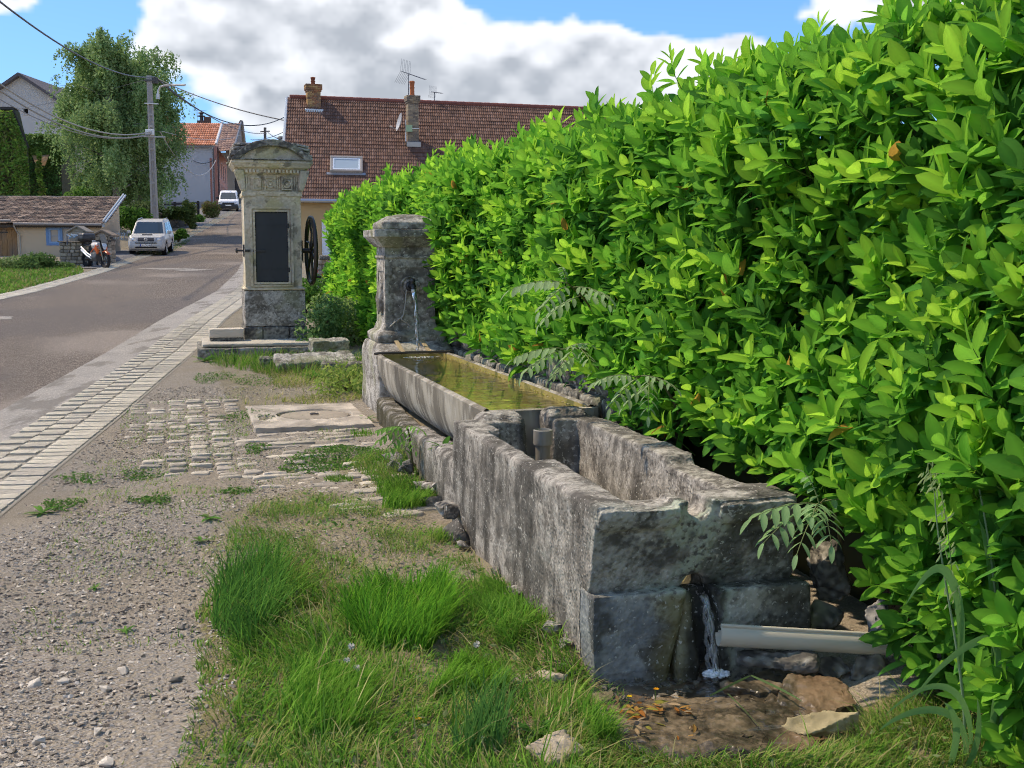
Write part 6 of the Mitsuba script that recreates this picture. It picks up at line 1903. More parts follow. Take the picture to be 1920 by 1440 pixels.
# windscreen between pillars, on the slope of the greenhouse
ws = [(-.70, -1.045, 1.02), (.70, -1.045, 1.02), (.585, -.33, 1.555), (-.585, -.33, 1.555)]
part(car, 'windscreen', C(slab(*ws, off=.012, th=.03)), GL)
part(car, 'wiper', C(tube([[-.62, -1.08, 1.03], [-.1, -1.05, 1.07]], .010, 5)), 'matt', False, (.02, .02, .02))
part(car, 'wiper', C(tube([[.05, -1.08, 1.03], [.58, -1.05, 1.07]], .010, 5)), 'matt', False, (.02, .02, .02))
for s in (1, -1):
    g = lambda m: C(m if s > 0 else mirror(m))
    def side(y0, y1, y2, y3):
        x = lambda z: hw - .05 - (z - .97) / .63 * .15
        return slab((x(1.03), y0, 1.03), (x(1.03), y1, 1.03), (x(1.53), y2, 1.53), (x(1.53), y3, 1.53), off=.014, th=.02)
    part(car, 'side_window', g(side(-.85, .18, .18, -.22)), GL)
    part(car, 'side_window', g(side(.26, 1.10, 1.08, .26)), GL)
    part(car, 'side_window', g(side(1.18, 1.80, 1.62, 1.16)), GL)
    part(car, 'mirror', g(box(.86, 1.06, -.82, -.70, 1.02, 1.17, .03)), 'paint', 50, SV)
    hl = part(car, 'headlight', g(trimesh.convex.convex_hull([[.42, -2.075, .72], [.78, -1.93, .72], [.76, -1.85, .90], [.70, -1.86, .93], [.46, -1.965, .88], [.6, -1.8, .8]])), 'satin', False, (.34, .36, .37))
    part(hl, 'lamp', g(mv(lathe([(.075, 0), (.06, .012), (0, .018)], 16, axis=(.25, -1, .05), at=(.60, -2.02, .80)))), 'metal', True, (.75, .76, .78))
    part(car, 'fog_light', g(lathe([(.085, 0), (.08, .02), (.06, .012), (0, .02)], 18, axis=(.12, -1, 0), at=(.60, -2.085, .47))), 'satin', True, (.42, .43, .43))
    part(car, 'roof_rail', g(tube([[.60, -.15, 1.66], [.61, .2, 1.70], [.61, 1.4, 1.70], [.60, 1.7, 1.64]], .02, 6)), 'metal', False, (.6, .6, .6))
    part(car, 'door_handle', g(box(.872, .888, .02, .16, .90, .93, .005)), 'paint', False, SV)
    part(car, 'door_gap', g(box(.862, .872, .215, .225, .45, .98)), 'matt', False, (.05, .05, .05))
    part(car, 'side_moulding', g(box(.862, .882, -.85, .82, .52, .60, .006)), 'paint', False, (.45, .45, .44))
    for y in (-1.25, 1.22):
        wheel_at(car, C if s > 0 else (lambda m: C(m)), s * .755, y, .345, .22, s)
part(car, 'grille', C(slab((-.38, -2.07, .74), (.38, -2.07, .74), (.36, -1.985, .885), (-.36, -1.985, .885), off=.02, th=.04)), 'matt', False, (.05, .052, .06))
part(car, 'grille_bar', C(slab((-.37, -2.04, .80), (.37, -2.04, .80), (.37, -2.02, .825), (-.37, -2.02, .825), off=.03, th=.02)), 'satin', False, (.10, .10, .11))
part(car, 'emblem', C(mv(cat(tube([[.085 * math.cos(q), 0, .055 * math.sin(q)] for q in np.linspace(0, 2 * np.pi, 25)], .009, 6), tube([[.04 * math.cos(q), 0, .052 * math.sin(q)] for q in np.linspace(0, 2 * np.pi, 25)], .008, 6), tube([[.07 * math.cos(q), 0, .026 + .02 * math.sin(q)] for q in np.linspace(0, 2 * np.pi, 25)], .008, 6)), (0, -2.075, .812))), 'metal', True, (.8, .8, .8))
part(car, 'bonnet_scoop', C(mv(box(-.24, .24, -.09, .09, -.02, .035, .012), (0, -1.52, .995), rx(12))), 'satin', False, (.05, .05, .055))
part(car, 'lower_intake', C(slab((-.52, -2.105, .40), (.52, -2.105, .40), (.47, -2.105, .47), (-.47, -2.105, .47), off=.012, th=.03)), 'matt', False, (.02, .02, .02))
part(car, 'bumper_slot', C(slab((-.50, -2.10, .625), (.50, -2.10, .625), (.5, -2.085, .665), (-.5, -2.085, .665), off=.012, th=.03)), 'matt', False, (.03, .03, .03))
pl_ = part(car, 'number_plate', C(box(-.26, .26, -2.135, -2.118, .485, .60, .004)), 'satin', False, (.72, .72, .70))
part(pl_, 'blue_band', C(box(-.262, -.222, -2.137, -2.13, .483, .602)), 'satin', False, (.03, .08, .35))
tm = meshkit.text_mesh('CM-781-MC', .07, .004, True)
tv = np.array(tm.vertices); tv = tv - [(tv[:, 0].max() + tv[:, 0].min()) / 2, 0, 0]
part(pl_, 'lettering', C((np.stack([tv[:, 0] * .85 + .02, -2.136 - tv[:, 2], tv[:, 1] + .508], 1), np.array(tm.faces))), 'matt', False, (.03, .03, .03))
part(car, 'bumper_lip', C(hull(rect(-.80, .80, -2.06, -1.7, .28), rect(-.82, .82, -2.10, -1.7, .33))), 'satin', False, (.30, .30, .30))

# ---- the white van
WV = (.76, .77, .79)
van = thing('parked_van', 'white delivery van with black front bumper parked far up the street', 'van')
vp = at(424, 398, 110)
V_ = place(vp[0] - .25, 112.2, 12, 4.2)
hw = .89
lb = hull(rect(-hw + .06, hw - .06, -2.12, 2.1, .28), rect(-hw, hw, -2.10, 2.15, .50), rect(-hw, hw, -1.95, 2.15, .95), rect(-hw + .04, hw - .04, -1.50, 2.15, 1.10))
gr_ = hull(rect(-hw + .04, hw - .04, -1.42, 2.15, 1.05), rect(-hw + .14, hw - .14, -.60, 2.1, 1.76), rect(-hw + .22, hw - .22, -.40, 2.05, 1.83))
vb = lb + gr_
for s in (-1, 1):
    for y in (-1.35, 1.30):
        vb = vb - cyl([s * .55, y, .32], [s * 1.2, y, .32], .38, 26)
part(van, 'body', V_(rough(vb, .09, 3, 0, 1)), 'paint', 50, WV)
part(van, 'underside', V_(box(-.74, .74, -1.9, 1.9, .22, .38)), 'matt', False, (.015, .015, .015))
part(van, 'windscreen', V_(slab((-.74, -1.385, 1.10), (.74, -1.385, 1.10), (.63, -.69, 1.66), (-.63, -.69, 1.66), off=.02, th=.03)), GL)
part(van, 'bumper', V_(hull(rect(-.86, .86, -2.16, -1.8, .26), rect(-.88, .88, -2.2, -1.8, .45), rect(-.86, .86, -2.14, -1.8, .66))), 'satin', False, (.025, .026, .028))
part(van, 'grille', V_(slab((-.55, -2.10, .68), (.55, -2.10, .68), (.5, -2.03, .80), (-.5, -2.03, .80), off=.03, th=.05)), 'matt', False, (.03, .03, .032))
part(van, 'number_plate', V_(box(-.26, .26, -2.22, -2.2, .50, .61)), 'satin', False, (.75, .75, .72))
for s in (1, -1):
    g = lambda m: V_(m if s > 0 else mirror(m))
    part(van, 'headlight', g(trimesh.convex.convex_hull([[.52, -2.10, .74], [.84, -1.98, .80], [.82, -1.78, 1.0], [.62, -1.95, .92], [.7, -1.8, .8]])), 'satin', False, (.42, .44, .46))
    part(van, 'mirror', g(box(.90, 1.12, -1.02, -.86, 1.08, 1.30, .03)), 'satin', 50, (.03, .03, .032))
    part(van, 'side_window', g(slab((hw - .03, -1.1, 1.14), (hw - .03, -.2, 1.14), (hw - .115, -.25, 1.62), (hw - .115, -.62, 1.62), off=.02, th=.02)), GL)
    for y in (-1.35, 1.30):
        wheel_at(van, V_, s * .78, y, .32, .2, s)

# ---- the motorcycle
mo = thing('motorcycle', 'orange and black motorcycle with a black top box parked on the forecourt', 'motorcycle')
M_ = place(-16.4, 46.5, 48, 2)
BK = (.02, .02, .022)
for nm, y, r in (('front_wheel', -.74, .30), ('rear_wheel', .70, .30)):
    w_ = part(mo, nm, M_(tube([[0, y + r * .87 * math.cos(q), r + r * .87 * math.sin(q)] for q in np.linspace(0, 2 * np.pi, 33)], .062 if y < 0 else .08, 10, False)), 'matt', 60, BK)
    part(w_, 'rim', M_(tube([[0, y + r * .66 * math.cos(q), r + r * .66 * math.sin(q)] for q in np.linspace(0, 2 * np.pi, 33)], .022, 6, False)), 'satin', 60, (.05, .05, .055))
    for k in range(5):
        a = k * 2 * np.pi / 5
        part(w_, 'spoke', M_(tube([[0, y, r], [0, y + r * .66 * math.cos(a), r + r * .66 * math.sin(a)]], .016, 5)), 'satin', 60, (.06, .06, .06))
    part(w_, 'brake_disc', M_(lathe([(.06, 0), (.14, 0), (.14, .006), (.06, .006)], 20, axis=(1, 0, 0), at=(.055, y, r))), 'metal', 40, (.45, .45, .45))
for s in (-1, 1):
    part(mo, 'fork', M_(tube([[s * .10, -.74, .30], [s * .10, -.50, .88]], [.028, .024], 8)), 'metal', 60, (.35, .30, .20))
part(mo, 'front_mudguard', M_(hull(*[np.array([[s * .07, -.74 + .355 * math.cos(q), .30 + .355 * math.sin(q)]]) for s in (-1, 1) for q in np.linspace(.5, 2.4, 7)], *[np.array([[s * .03, -.74 + .39 * math.cos(q), .30 + .39 * math.sin(q)]]) for s in (-1, 1) for q in np.linspace(.7, 2.2, 5)]) - cyl([-.2, -.74, .3], [.2, -.74, .3], .345, 30)), 'paint', 50, (.55, .10, .02))
part(mo, 'engine', M_(rough(hull(rect(-.16, .16, -.28, .22, .24), rect(-.20, .20, -.30, .24, .40), rect(-.15, .15, -.34, .20, .60)), .06, 1, .015, 9, 3)), 'satin', 40, (.06, .06, .065))
part(mo, 'frame', M_(cat(tube([[.12, -.42, .86], [.15, -.05, .70], [.13, .30, .45]], .024, 7), tube([[-.12, -.42, .86], [-.15, -.05, .70], [-.13, .30, .45]], .024, 7), tube([[0, .25, .42], [0, .70, .30]], .04, 7))), 'paint', 50, (.55, .10, .02))
part(mo, 'tank', M_(rough(hull(rect(-.10, .10, -.36, .12, .70), rect(-.19, .19, -.38, .05, .86), rect(-.12, .12, -.32, .10, .98)), .05, 2, 0, 1)), 'paint', True, (.60, .57, .55))
for s in (-1, 1):
    part(mo, 'side_shroud', M_(hull([[s * .16, -.55, .62], [s * .22, -.50, .80], [s * .20, -.30, .92], [s * .18, -.22, .70], [s * .15, -.36, .52], [s * .12, -.4, .75]])), 'paint', 30, (.58, .11, .02))
part(mo, 'seat', M_(rough(hull(rect(-.13, .13, .05, .70, .80), rect(-.14, .14, .06, .72, .86), rect(-.10, .10, .10, .80, .91)), .05, 2, 0, 1)), 'satin', True, BK)
part(mo, 'tail', M_(hull(rect(-.09, .09, .55, .98, .84), rect(-.06, .06, .60, 1.02, .92))), 'satin', False, BK)
tb = part(mo, 'top_box', M_(rough(hull(rect(-.24, .24, .50, .90, .98), rect(-.29, .29, .46, .96, 1.10), rect(-.26, .26, .48, .94, 1.26)), .06, 2, 0, 1)), 'satin', True, (.022, .022, .024))
part(tb, 'lid', M_(rough(hull(rect(-.285, .285, .47, .95, 1.225), rect(-.22, .22, .52, .90, 1.33)), .06, 2, 0, 1)), 'satin', True, (.06, .06, .065))
part(mo, 'windscreen', M_(slab((-.12, -.66, .98), (.12, -.66, .98), (.10, -.52, 1.30), (-.10, -.52, 1.30), off=.01, th=.01)), 'car_glass')
part(mo, 'headlight', M_(rough(hull([[-.09, -.72, .86], [.09, -.72, .86], [.10, -.62, .98], [-.10, -.62, .98], [.05, -.70, .70], [-.05, -.70, .70], [0, -.55, .85]]), .03, 2, 0, 1)), 'satin', True, (.48, .52, .60))
part(mo, 'cowl', M_(hull([[-.13, -.60, .84], [.13, -.60, .84], [.12, -.50, 1.04], [-.12, -.50, 1.04], [0, -.45, .8], [.07, -.63, .66], [-.07, -.63, .66]])), 'satin', False, BK)
part(mo, 'handlebar', M_(tube([[-.38, -.34, 1.06], [-.18, -.44, 1.05], [.18, -.44, 1.05], [.38, -.34, 1.06]], .018, 7)), 'satin', 60, BK)
for s in (-1, 1):
    part(mo, 'mirror', M_(cat(tube([[s * .30, -.38, 1.06], [s * .38, -.46, 1.16]], .010, 5), box(*(sorted([s * .34, s * .48])), -.49, -.46, 1.13, 1.21, .012))), 'satin', False, BK)
    part(mo, 'hand_guard', M_(box(*sorted([s * .26, s * .40]), -.50, -.44, 1.0, 1.08, .015)), 'satin', False, (.30, .31, .33) if s < 0 else BK)
for k in range(2):
    part(mo, 'exhaust', M_(tube([[-.14, -.05, .32 + k * .08], [-.20, .30, .44 + k * .10], [-.22, .72, .66 + k * .10]], [.03, .045, .05], 10)), 'metal', 60, (.70, .70, .70))
part(mo, 'swing_arm', M_(cat(tube([[.10, .15, .36], [.10, .70, .30]], .03, 7), tube([[-.10, .15, .36], [-.10, .70, .30]], .03, 7))), 'satin', 60, (.06, .06, .06))
part(mo, 'side_stand', M_(tube([[.14, .05, .30], [.32, .10, .01]], .015, 6)), 'satin', 60, BK)
# ---------------------------------------------------------------- grass, weeds and small plants
def blades(P_, h, lean, width, col, rng, droop=.5):
    """Grass: each blade a bent ribbon of three segments."""
    n = len(P_)
    az = 4 * np.pi * meshkit.fbm(P_ * [1.5, 1.5, 0] + 7, 2, 40) + rng.normal(0, .85, n)
    base = np.stack([np.cos(az), np.sin(az), 0 * az], 1) * lean[:, None]
    side = np.stack([-np.sin(az + rng.normal(0, .8, n)), np.cos(az), 0 * az], 1)
    side = unit(side)
    t = np.array([0, .38, .74, 1.0])
    wd = np.array([1, .9, .55, .0])
    v = np.zeros((n, 7, 3))
    for k in range(4):
        c = P_ + base * (h * t[k] ** 1.6)[:, None] + ZUP * (h * (t[k] - droop * lean * t[k] ** 2.6 * .55))[:, None]
        if k < 3:
            v[:, 2 * k] = c - side * (width * wd[k] * .5)[:, None]
            v[:, 2 * k + 1] = c + side * (width * wd[k] * .5)[:, None]
        else: v[:, 6] = c
    f = np.array([[0, 1, 3], [0, 3, 2], [2, 3, 5], [2, 5, 4], [4, 5, 6]])
    return v.reshape(-1, 3), (f[None] + (np.arange(n) * 7)[:, None, None]).reshape(-1, 3), np.repeat(col, 7, 0)


def in_poly(pg, n, rng):
    x0, y0, x1, y1 = pg.bounds
    out = np.zeros((0, 2))
    while len(out) < n:
        q = np.stack([rng.uniform(x0, x1, 2 * n), rng.uniform(y0, y1, 2 * n)], 1)
        out = np.vstack([out, q[contains_xy(pg, q[:, 0], q[:, 1])]])
    return out[:n]


TROUGH = Polygon([tuple(W(a, b)[:2]) for a, b in ((-.04, -.02), (-.04, .95), (2.55, .95), (2.55, -.03))])
def on_ground(q): return np.column_stack([q, ground_z(q[:, 0], q[:, 1]) - .004])


LUSHC = [(.15, .33, .04), (.085, .21, .028), (.24, .42, .06), (.17, .31, .05), (.11, .27, .032)]
DRYC = [(.42, .38, .17), (.52, .45, .23), (.33, .34, .12), (.25, .31, .09)]
MIXC = LUSHC[:4] + [(.28, .34, .09), (.36, .35, .13)]
rng = np.random.default_rng(71)
acc = []


def sow(pg, n, h, lean, wd, tones, thr=None, seed=0, fr=3.0, droop=.5):
    q = in_poly(pg, n, rng)
    if thr is not None:
        g = meshkit.fbm(np.column_stack([q * fr, 0 * q[:, 0]]), 3, seed)
        q = q[(g > thr) | (rng.random(len(q)) < .03)]
    q = q[~contains_xy(TROUGH, q[:, 0], q[:, 1])]
    k = len(q)
    acc.append(blades(on_ground(q), rng.uniform(*h, k), rng.uniform(*lean, k), rng.uniform(*wd, k), cols(rng, k, tones, .22), rng, droop))


edge = LUSH.buffer(.14)
sow(LUSH, 15000, (.025, .095), (.3, 1.4), (.0036, .0068), MIXC + DRYC[2:] + LUSHC, .42, 2, 3.4)
sow(LUSH, 7000, (.04, .14), (.3, 1.3), (.0036, .0068), LUSHC, .50, 33, 3.0)
sow(edge, 12000, (.02, .06), (.3, 1.0), (.004, .007), MIXC, .42, 5)
sow(LUSH, 1500, (.05, .13), (.6, 1.3), (.004, .007), DRYC, .45, 9)
sow(SPARSE, 9000, (.025, .085), (.3, 1.0), (.0025, .004), MIXC, .50, 3, 3.5)
sow(SPARSE, 1500, (.03, .08), (.7, 1.4), (.0026, .0042), DRYC, .45, 8)
sow(LOWR, 16000, (.03, .09), (.3, 1.1), (.0032, .0062), MIXC, .36, 4, 3)
sow(LOWR, 3000, (.04, .10), (.6, 1.4), (.0026, .0042), DRYC, .42, 6, 3)
sow(Polygon([(-3.9, 14.9), (-3.9, 15.4), (-1.8, 15.2), (-1.5, 13.2), (-2.4, 13.4)]), 2600, (.08, .24), (.2, .9), (.006, .010), LUSHC + DRYC[2:], .40, 44, 1.5)
sow(SLABTOP, 9000, (.03, .10), (.3, 1.0), (.004, .008), [(.28, .36, .07), (.36, .39, .10), (.21, .31, .06)] + DRYC[:2], .42, 4, 1.2)
sow(SLABEDGE, 2600, (.05, .13), (.3, 1.0), (.003, .006), MIXC, .40, 7, 3)
# tufts that stand up out of the turf
for pts, n, h, lean, wd, tn_ in (
        ([(-1.33, 4.99), (-1.44, 5.75), (-1.24, 6.05), (-1.03, 5.2), (-1.08, 4.7)], 1300, (.08, .27), (.2, .95), (.004, .0075), [(.075, .20, .035), (.11, .27, .045), (.16, .33, .055), (.06, .15, .03)]),
        ([(-0.77, 5.12), (-0.66, 5.44), (-0.34, 5.55), (-0.26, 5.12), (-0.34, 4.61), (-0.59, 4.68)], 3000, (.10, .24), (.2, .9), (.004, .007), [(.14, .37, .03), (.10, .27, .025), (.21, .44, .05), (.07, .19, .02)]),
        ([(-0.19, 5.2), (-0.05, 5.62), (0.10, 5.05), (0.0, 4.64)], 1700, (.06, .15), (.3, 1.0), (.004, .0068), [(.17, .38, .045), (.23, .41, .065), (.11, .26, .035)]),
        ([(-0.86, 4.13), (-0.84, 4.46), (-0.53, 4.29), (-0.54, 3.81), (-0.71, 3.76)], 1700, (.07, .17), (.3, .9), (.004, .0068), [(.15, .34, .04), (.20, .38, .055), (.10, .24, .03)]),
        ([(-.32, 4.15), (-.2, 4.5), (.0, 4.4), (-.05, 4.1)], 1300, (.06, .15), (.3, .9), (.004, .0068), [(.17, .38, .04), (.22, .41, .055), (.11, .26, .03)]),
        ([(-.20, 3.62), (-.12, 3.9), (-.02, 3.85), (-.03, 3.6)], 200, (.10, .28), (.25, .9), (.004, .007), [(.08, .20, .045), (.11, .24, .05)]),
        ([(.27, 3.72), (.22, 4.05), (.32, 4.0), (.36, 3.75)], 320, (.08, .16), (.3, .9), (.004, .0068), LUSHC)):
    sow(Polygon(pts), n, h, lean, wd, tn_, None, 0, 3, .6)
sow(LUSH, 500, (.14, .26), (.3, 1.3), (.004, .007), LUSHC + DRYC[:2], .45, 22, 3)
sow(LOWR, 300, (.10, .20), (.3, 1.2), (.004, .006), LUSHC + DRYC[:2], .4, 23, 3)
# a row of grass along the foot of the trough and in the joints of the paving
for a, b, n, h in ((2.2, -.12, 160, .10), (3.0, -.2, 500, .16), (3.3, -.18, 300, .18), (1.2, -.06, 120, .06), (4.4, -.10, 150, .09), (5.7, -.06, 100, .08), (3.9, -.5, 180, .06)):
    c_ = W(a, b)[:2]
    sow(Point(*c_).buffer(.10 + .05 * (n > 250)), n, (h * .5, h), (.2, .9), (.004, .0075), LUSHC, None)
COB = Polygon([tuple(W(a, b)[:2]) for a, b in ((2.7, -2.1), (2.7, -.05), (6.0, -.05), (8.3, -.95), (8.3, -2.1))])
sow(COB, 7000, (.012, .045), (.3, 1.1), (.003, .006), MIXC, .545, 12, 3.2)
VERGE = Polygon([(-3.3, 9.0), (-2.2, 5.0), (-1.6, 4.0), (-1.2, 3.5), (-1.3, 6.5), (-1.9, 8.5), (-3.0, 13)])
sow(VERGE, 7000, (.012, .04), (.4, 1.2), (.003, .006), MIXC + DRYC[2:], .53, 15, 2.2)
LAWN = Polygon([(-13.3, 30.02), (-16, 30), (-24, 44), (-22, 47.2), (-17.53, 47.6), (-15.6, 43), (-14.1, 35)])
sow(LAWN, 9000, (.06, .16), (.3, 1.0), (.035, .07), [(.13, .27, .04), (.18, .32, .06), (.10, .21, .035), (.26, .27, .10)], None)
sow(Polygon([(-17.2, 58), (-18.3, 64), (-19.6, 71), (-20.4, 70.5), (-19.2, 63.5), (-18.2, 58)]).buffer(.3), 2500, (.06, .16), (.3, 1), (.035, .07), [(.10, .19, .04), (.14, .2, .06)], None)
v = np.vstack([a[0] for a in acc]); o = np.cumsum([0] + [len(a[0]) for a in acc]); f = np.vstack([a[1] + k for a, k in zip(acc, o)]); c = np.vstack([a[2] for a in acc])
whole('grass', (v, f), 'leaf_matt', 'lush and dry grass growing over the verge and around the troughs', kind='stuff', color=c)


# clover and small-leaved ground cover
def cover(n, polys, size, h, tones, seed):
    rg = np.random.default_rng(seed)
    out = []
    for pg, k in polys:
        q = in_poly(pg, k, rg)
        P_ = on_ground(q) + ZUP * (rg.uniform(.2, 1, len(q)) * h)[:, None]
        out.append(leaf_cards(P_, np.broadcast_to(ZUP, P_.shape), size * rg.uniform(.6, 1.3, len(q)), cols(rg, len(q), tones), rg, .45))
    o = np.cumsum([0] + [len(x[0]) for x in out])
    return np.vstack([x[0] for x in out]), np.vstack([x[1] + k for x, k in zip(out, o)]), np.vstack([x[2] for x in out])


def blob_(x, y, rx_, ry_): return Polygon([(x + rx_ * math.cos(t) * (1 + .25 * math.sin(3 * t + x * 9)), y + ry_ * math.sin(t) * (1 + .2 * math.cos(2 * t + y))) for t in np.linspace(0, 2 * np.pi, 24)[:-1]])


CL = [(.07, .17, .035), (.10, .22, .045), (.15, .28, .06), (.12, .18, .06)]
v, f, c = cover(0, [(Polygon([(-1.72, 8.45), (-1.69, 9.1), (-1.39, 9.45), (-1.01, 9.17), (-1.03, 8.55), (-1.39, 8.36)]), 2600), (blob_(-2.05, 9.3, .10, .18), 252), (blob_(-2.86, 7.35, .13, .16), 252), (blob_(-2.32, 7.45, .14, .13), 252), (blob_(-3.05, 8.2, .16, .16), 180), (blob_(-2.7, 8.4, .16, .14), 192), (blob_(-1.85, 7.7, .12, .12), 156), (blob_(-3.5, 13.6, .22, .5), 420), (blob_(-2.9, 13.4, .3, .5), 360), (blob_(-2.5, 11.0, .25, .25), 300), (blob_(-.75, 4.05, .2, .2), 180), (blob_(.18, 3.85, .10, .12), 192)], .022, .035, CL, 4)
v2, f2, c2 = cover(0, [(LUSH, 1500), (SPARSE, 900), (LOWR, 1100), (SLABEDGE, 500)], .026, .05, [(.14, .27, .06), (.10, .20, .05), (.20, .33, .10), (.24, .30, .14)], 14)
v, f, c = np.vstack([v, v2]), np.vstack([f, f2 + len(v)]), np.vstack([c, c2])
whole('clover', (v, f), 'leaf_matt', 'dark green clover patches on the paving and the gravel', kind='stuff', color=c)


# single weeds
def weed(lab, x, y, n, L, seed, tones=CL, up=.5, wid=.28, name='weed', z=None, grp=None):
    rg = np.random.default_rng(seed)
    k = thing(name, lab, 'weed', grp)
    az = np.arange(n) * 2.4 + rg.uniform(0, .5, n)
    d = np.stack([np.cos(az), np.sin(az), rg.uniform(.2, .9, n) * up * 2], 1)
    P_ = np.tile([x, y, float(ground_z(x, y)) if z is None else z], (n, 1)) + ZUP * .004
    l = L * rg.uniform(.6, 1.15, n)
    for i in range(n):
        v, f, c = leaves(P_[i:i+1], d[i:i+1], np.array([[0, 0, 1.0]]) - d[i:i+1] * [.3, .3, 0], l[i:i+1], l[i:i+1] * wid, np.array([rg.uniform(.15, .5)]), cols(rg, 1, tones), 6)
        part(k, 'leaf', shape((v, f), 'leaf_matt', True, c), None)
    return k


for i, (lab, x, y, n, L) in enumerate((
        ('broad-leaved weed rosette alone on the gravel near the paver strip', -2.92, 7.15, 11, .10),
        ('leafy weed on the bare dirt left of the sparse grass', -1.83, 6.95, 9, .085),
        ('small dark weed on the bare dirt, nearest the foreground of the paving', -1.75, 6.45, 8, .07),
        ('weed with pointed leaves at the foot of the kerb by the trough', -.62, 7.35, 10, .10),
        ('dandelion rosette at the bottom edge among the grass', .08, 3.80, 12, .10),
        ('second dandelion rosette right of the first at the bottom edge', .20, 3.66, 10, .09),
        ('pale weed rosette in the gravel at the left', -2.05, 5.62, 8, .05),
        ('small green weed on the gravel below the flat stone', -1.70, 5.0, 8, .05),
        ('weed sprouting at the left foot of the fountain plinth', -1.36, 10.75, 12, .16),
        ('tall weed on the earth between kerb and long trough', -.45, 7.6, 10, .13),
        ('broad-leaved weed by the gravel corner of the well step', -4.0, 15.2, 12, .20),
        ('rosette in front of the dark stone heap before the well', -2.3, 13.6, 14, .22))):
    weed(lab, x, y, n, L, i, z=.36 if 'earth between' in lab else None)


# saplings with feathered leaves
def frond(parent, p, d, L, n, rng, tone, droop=.35, lw=.34, ls=.33):
    d = unit(np.asarray(d, float))
    t = np.linspace(0, 1, 9)[:, None]
    rib = p + d * L * t - ZUP * (droop * L * t ** 2)
    k = part(parent, 'frond', tube(rib, np.linspace(.0032, .0012, 9), 5, False), 'matt', False, (.16, .20, .08))
    side = unit(np.cross(d, ZUP))
    for i in range(n):
        u = .18 + .80 * i / (n - 1)
        j = u * 8; q = rib[int(j)] * (1 - j % 1) + rib[min(int(j) + 1, 8)] * (j % 1)
        tan = unit(rib[min(int(j) + 1, 8)] - rib[max(int(j) - 1, 0)])
        for s in ((-1, 1) if i < n - 1 else (0,)):
            dd_ = unit(tan * (.42 if s else 1) + side * s * .9 - ZUP * .38 + rng.normal(0, .08, 3))
            l = L * ls * (1 - .45 * abs(u - .5) * 1.2) * rng.uniform(.9, 1.1)
            v, f, c = leaves(q[None], dd_[None], (ZUP - tan * .2)[None], np.array([l]), np.array([l * lw]), np.array([.22]), np.array([tone]) * rng.uniform(.85, 1.15), 6, 1.12)
            part(k, 'leaflet', shape((v, f), 'leaf', True, c), None)


def sapling(lab, base, top, fronds, seed, tone=(.34, .48, .25)):
    rg = np.random.default_rng(seed)
    k = thing('sapling', lab, 'sapling')
    base, top = np.asarray(base, float), np.asarray(top, float)
    s = np.linspace(0, 1, 8)[:, None]
    st_ = base * (1 - s) + top * s + np.array([0, 0, .12]) * np.sin(np.pi * s)
    part(k, 'stem', tube(st_, np.linspace(.010, .004, 8), 6), 'matt', True, (.13, .12, .06))
    for (t, d, L, n) in fronds:
        j = t * 7
        q = st_[int(j)] * (1 - j % 1) + st_[min(int(j) + 1, 7)] * (j % 1)
        frond(k, q, d, L, n, rg, tone)
    return k


def fd(x, up, y=-.3): return np.array([x, y, up])


sapling('sapling with drooping feathered leaves halfway up the hedge', W(3.0, 1.25, .8), W(2.35, .66, 1.47), [(.98, fd(-1, .25, -.1), .36, 7), (.95, fd(-.4, -.1, -.5), .30, 6), (.9, fd(.6, .1, -.5), .28, 6), (.75, fd(-.8, -.2, -.4), .30, 6), (.8, fd(.9, -.1, -.2), .24, 5), (1.0, fd(-.2, .9, -.1), .16, 6)], 3)
sapling('feathered sapling hanging over the far corner of the foreground trough', W(3.0, 1.2, .7), W(2.55, .72, 1.06), [(1.0, fd(-1, .15, 0), .33, 7), (.95, fd(-.9, -.1, -.5), .32, 7), (.8, fd(-.5, -.3, -.7), .28, 6), (.6, fd(-.9, -.35, -.2), .26, 6), (.7, fd(.3, -.2, -.8), .26, 6), (1.0, fd(.4, .3, -.3), .22, 5)], 4)
sapling('feathered sapling above the right wall of the foreground trough', W(1.7, 1.15, .65), W(1.45, .74, 1.0), [(1.0, fd(-.7, .25, -.4), .27, 6), (.9, fd(-.6, -.2, -.6), .26, 6), (.75, fd(-.1, -.4, -.8), .24, 6), (.9, fd(.6, .1, -.5), .22, 5), (.6, fd(-.8, -.3, -.3), .22, 5)], 5)
sapling('pale feathered sapling at the right end of the foreground trough', W(.25, 1.25, .30), W(-.20, .86, .66), [(1.0, fd(-1, .22, -.25), .30, 6), (.98, fd(-.9, -.05, -.55), .30, 7), (.95, fd(-.55, -.2, -.85), .28, 6), (.95, fd(-.1, -.05, -1), .27, 6), (1.0, fd(-.35, .35, -.9), .24, 6), (1.0, fd(-.2, .7, .1), .20, 5), (.9, fd(.7, .25, -.2), .22, 5)], 6, (.30, .47, .22))
sapling('small feathered sapling growing against the kerb left of the long trough', W(3.85, .02, .10), W(3.72, -.06, .44), [(1.0, fd(-.8, .2, -.2), .22, 6), (.9, fd(.5, .2, -.5), .20, 5), (.8, fd(-.9, -.1, -.5), .24, 6), (.6, fd(-.6, -.3, -.7), .22, 6), (.55, fd(.3, -.2, -.8), .20, 5), (.4, fd(-.8, -.3, -.3), .20, 5), (.35, fd(-.2, -.1, -.9), .2, 5)], 7, (.20, .38, .09))

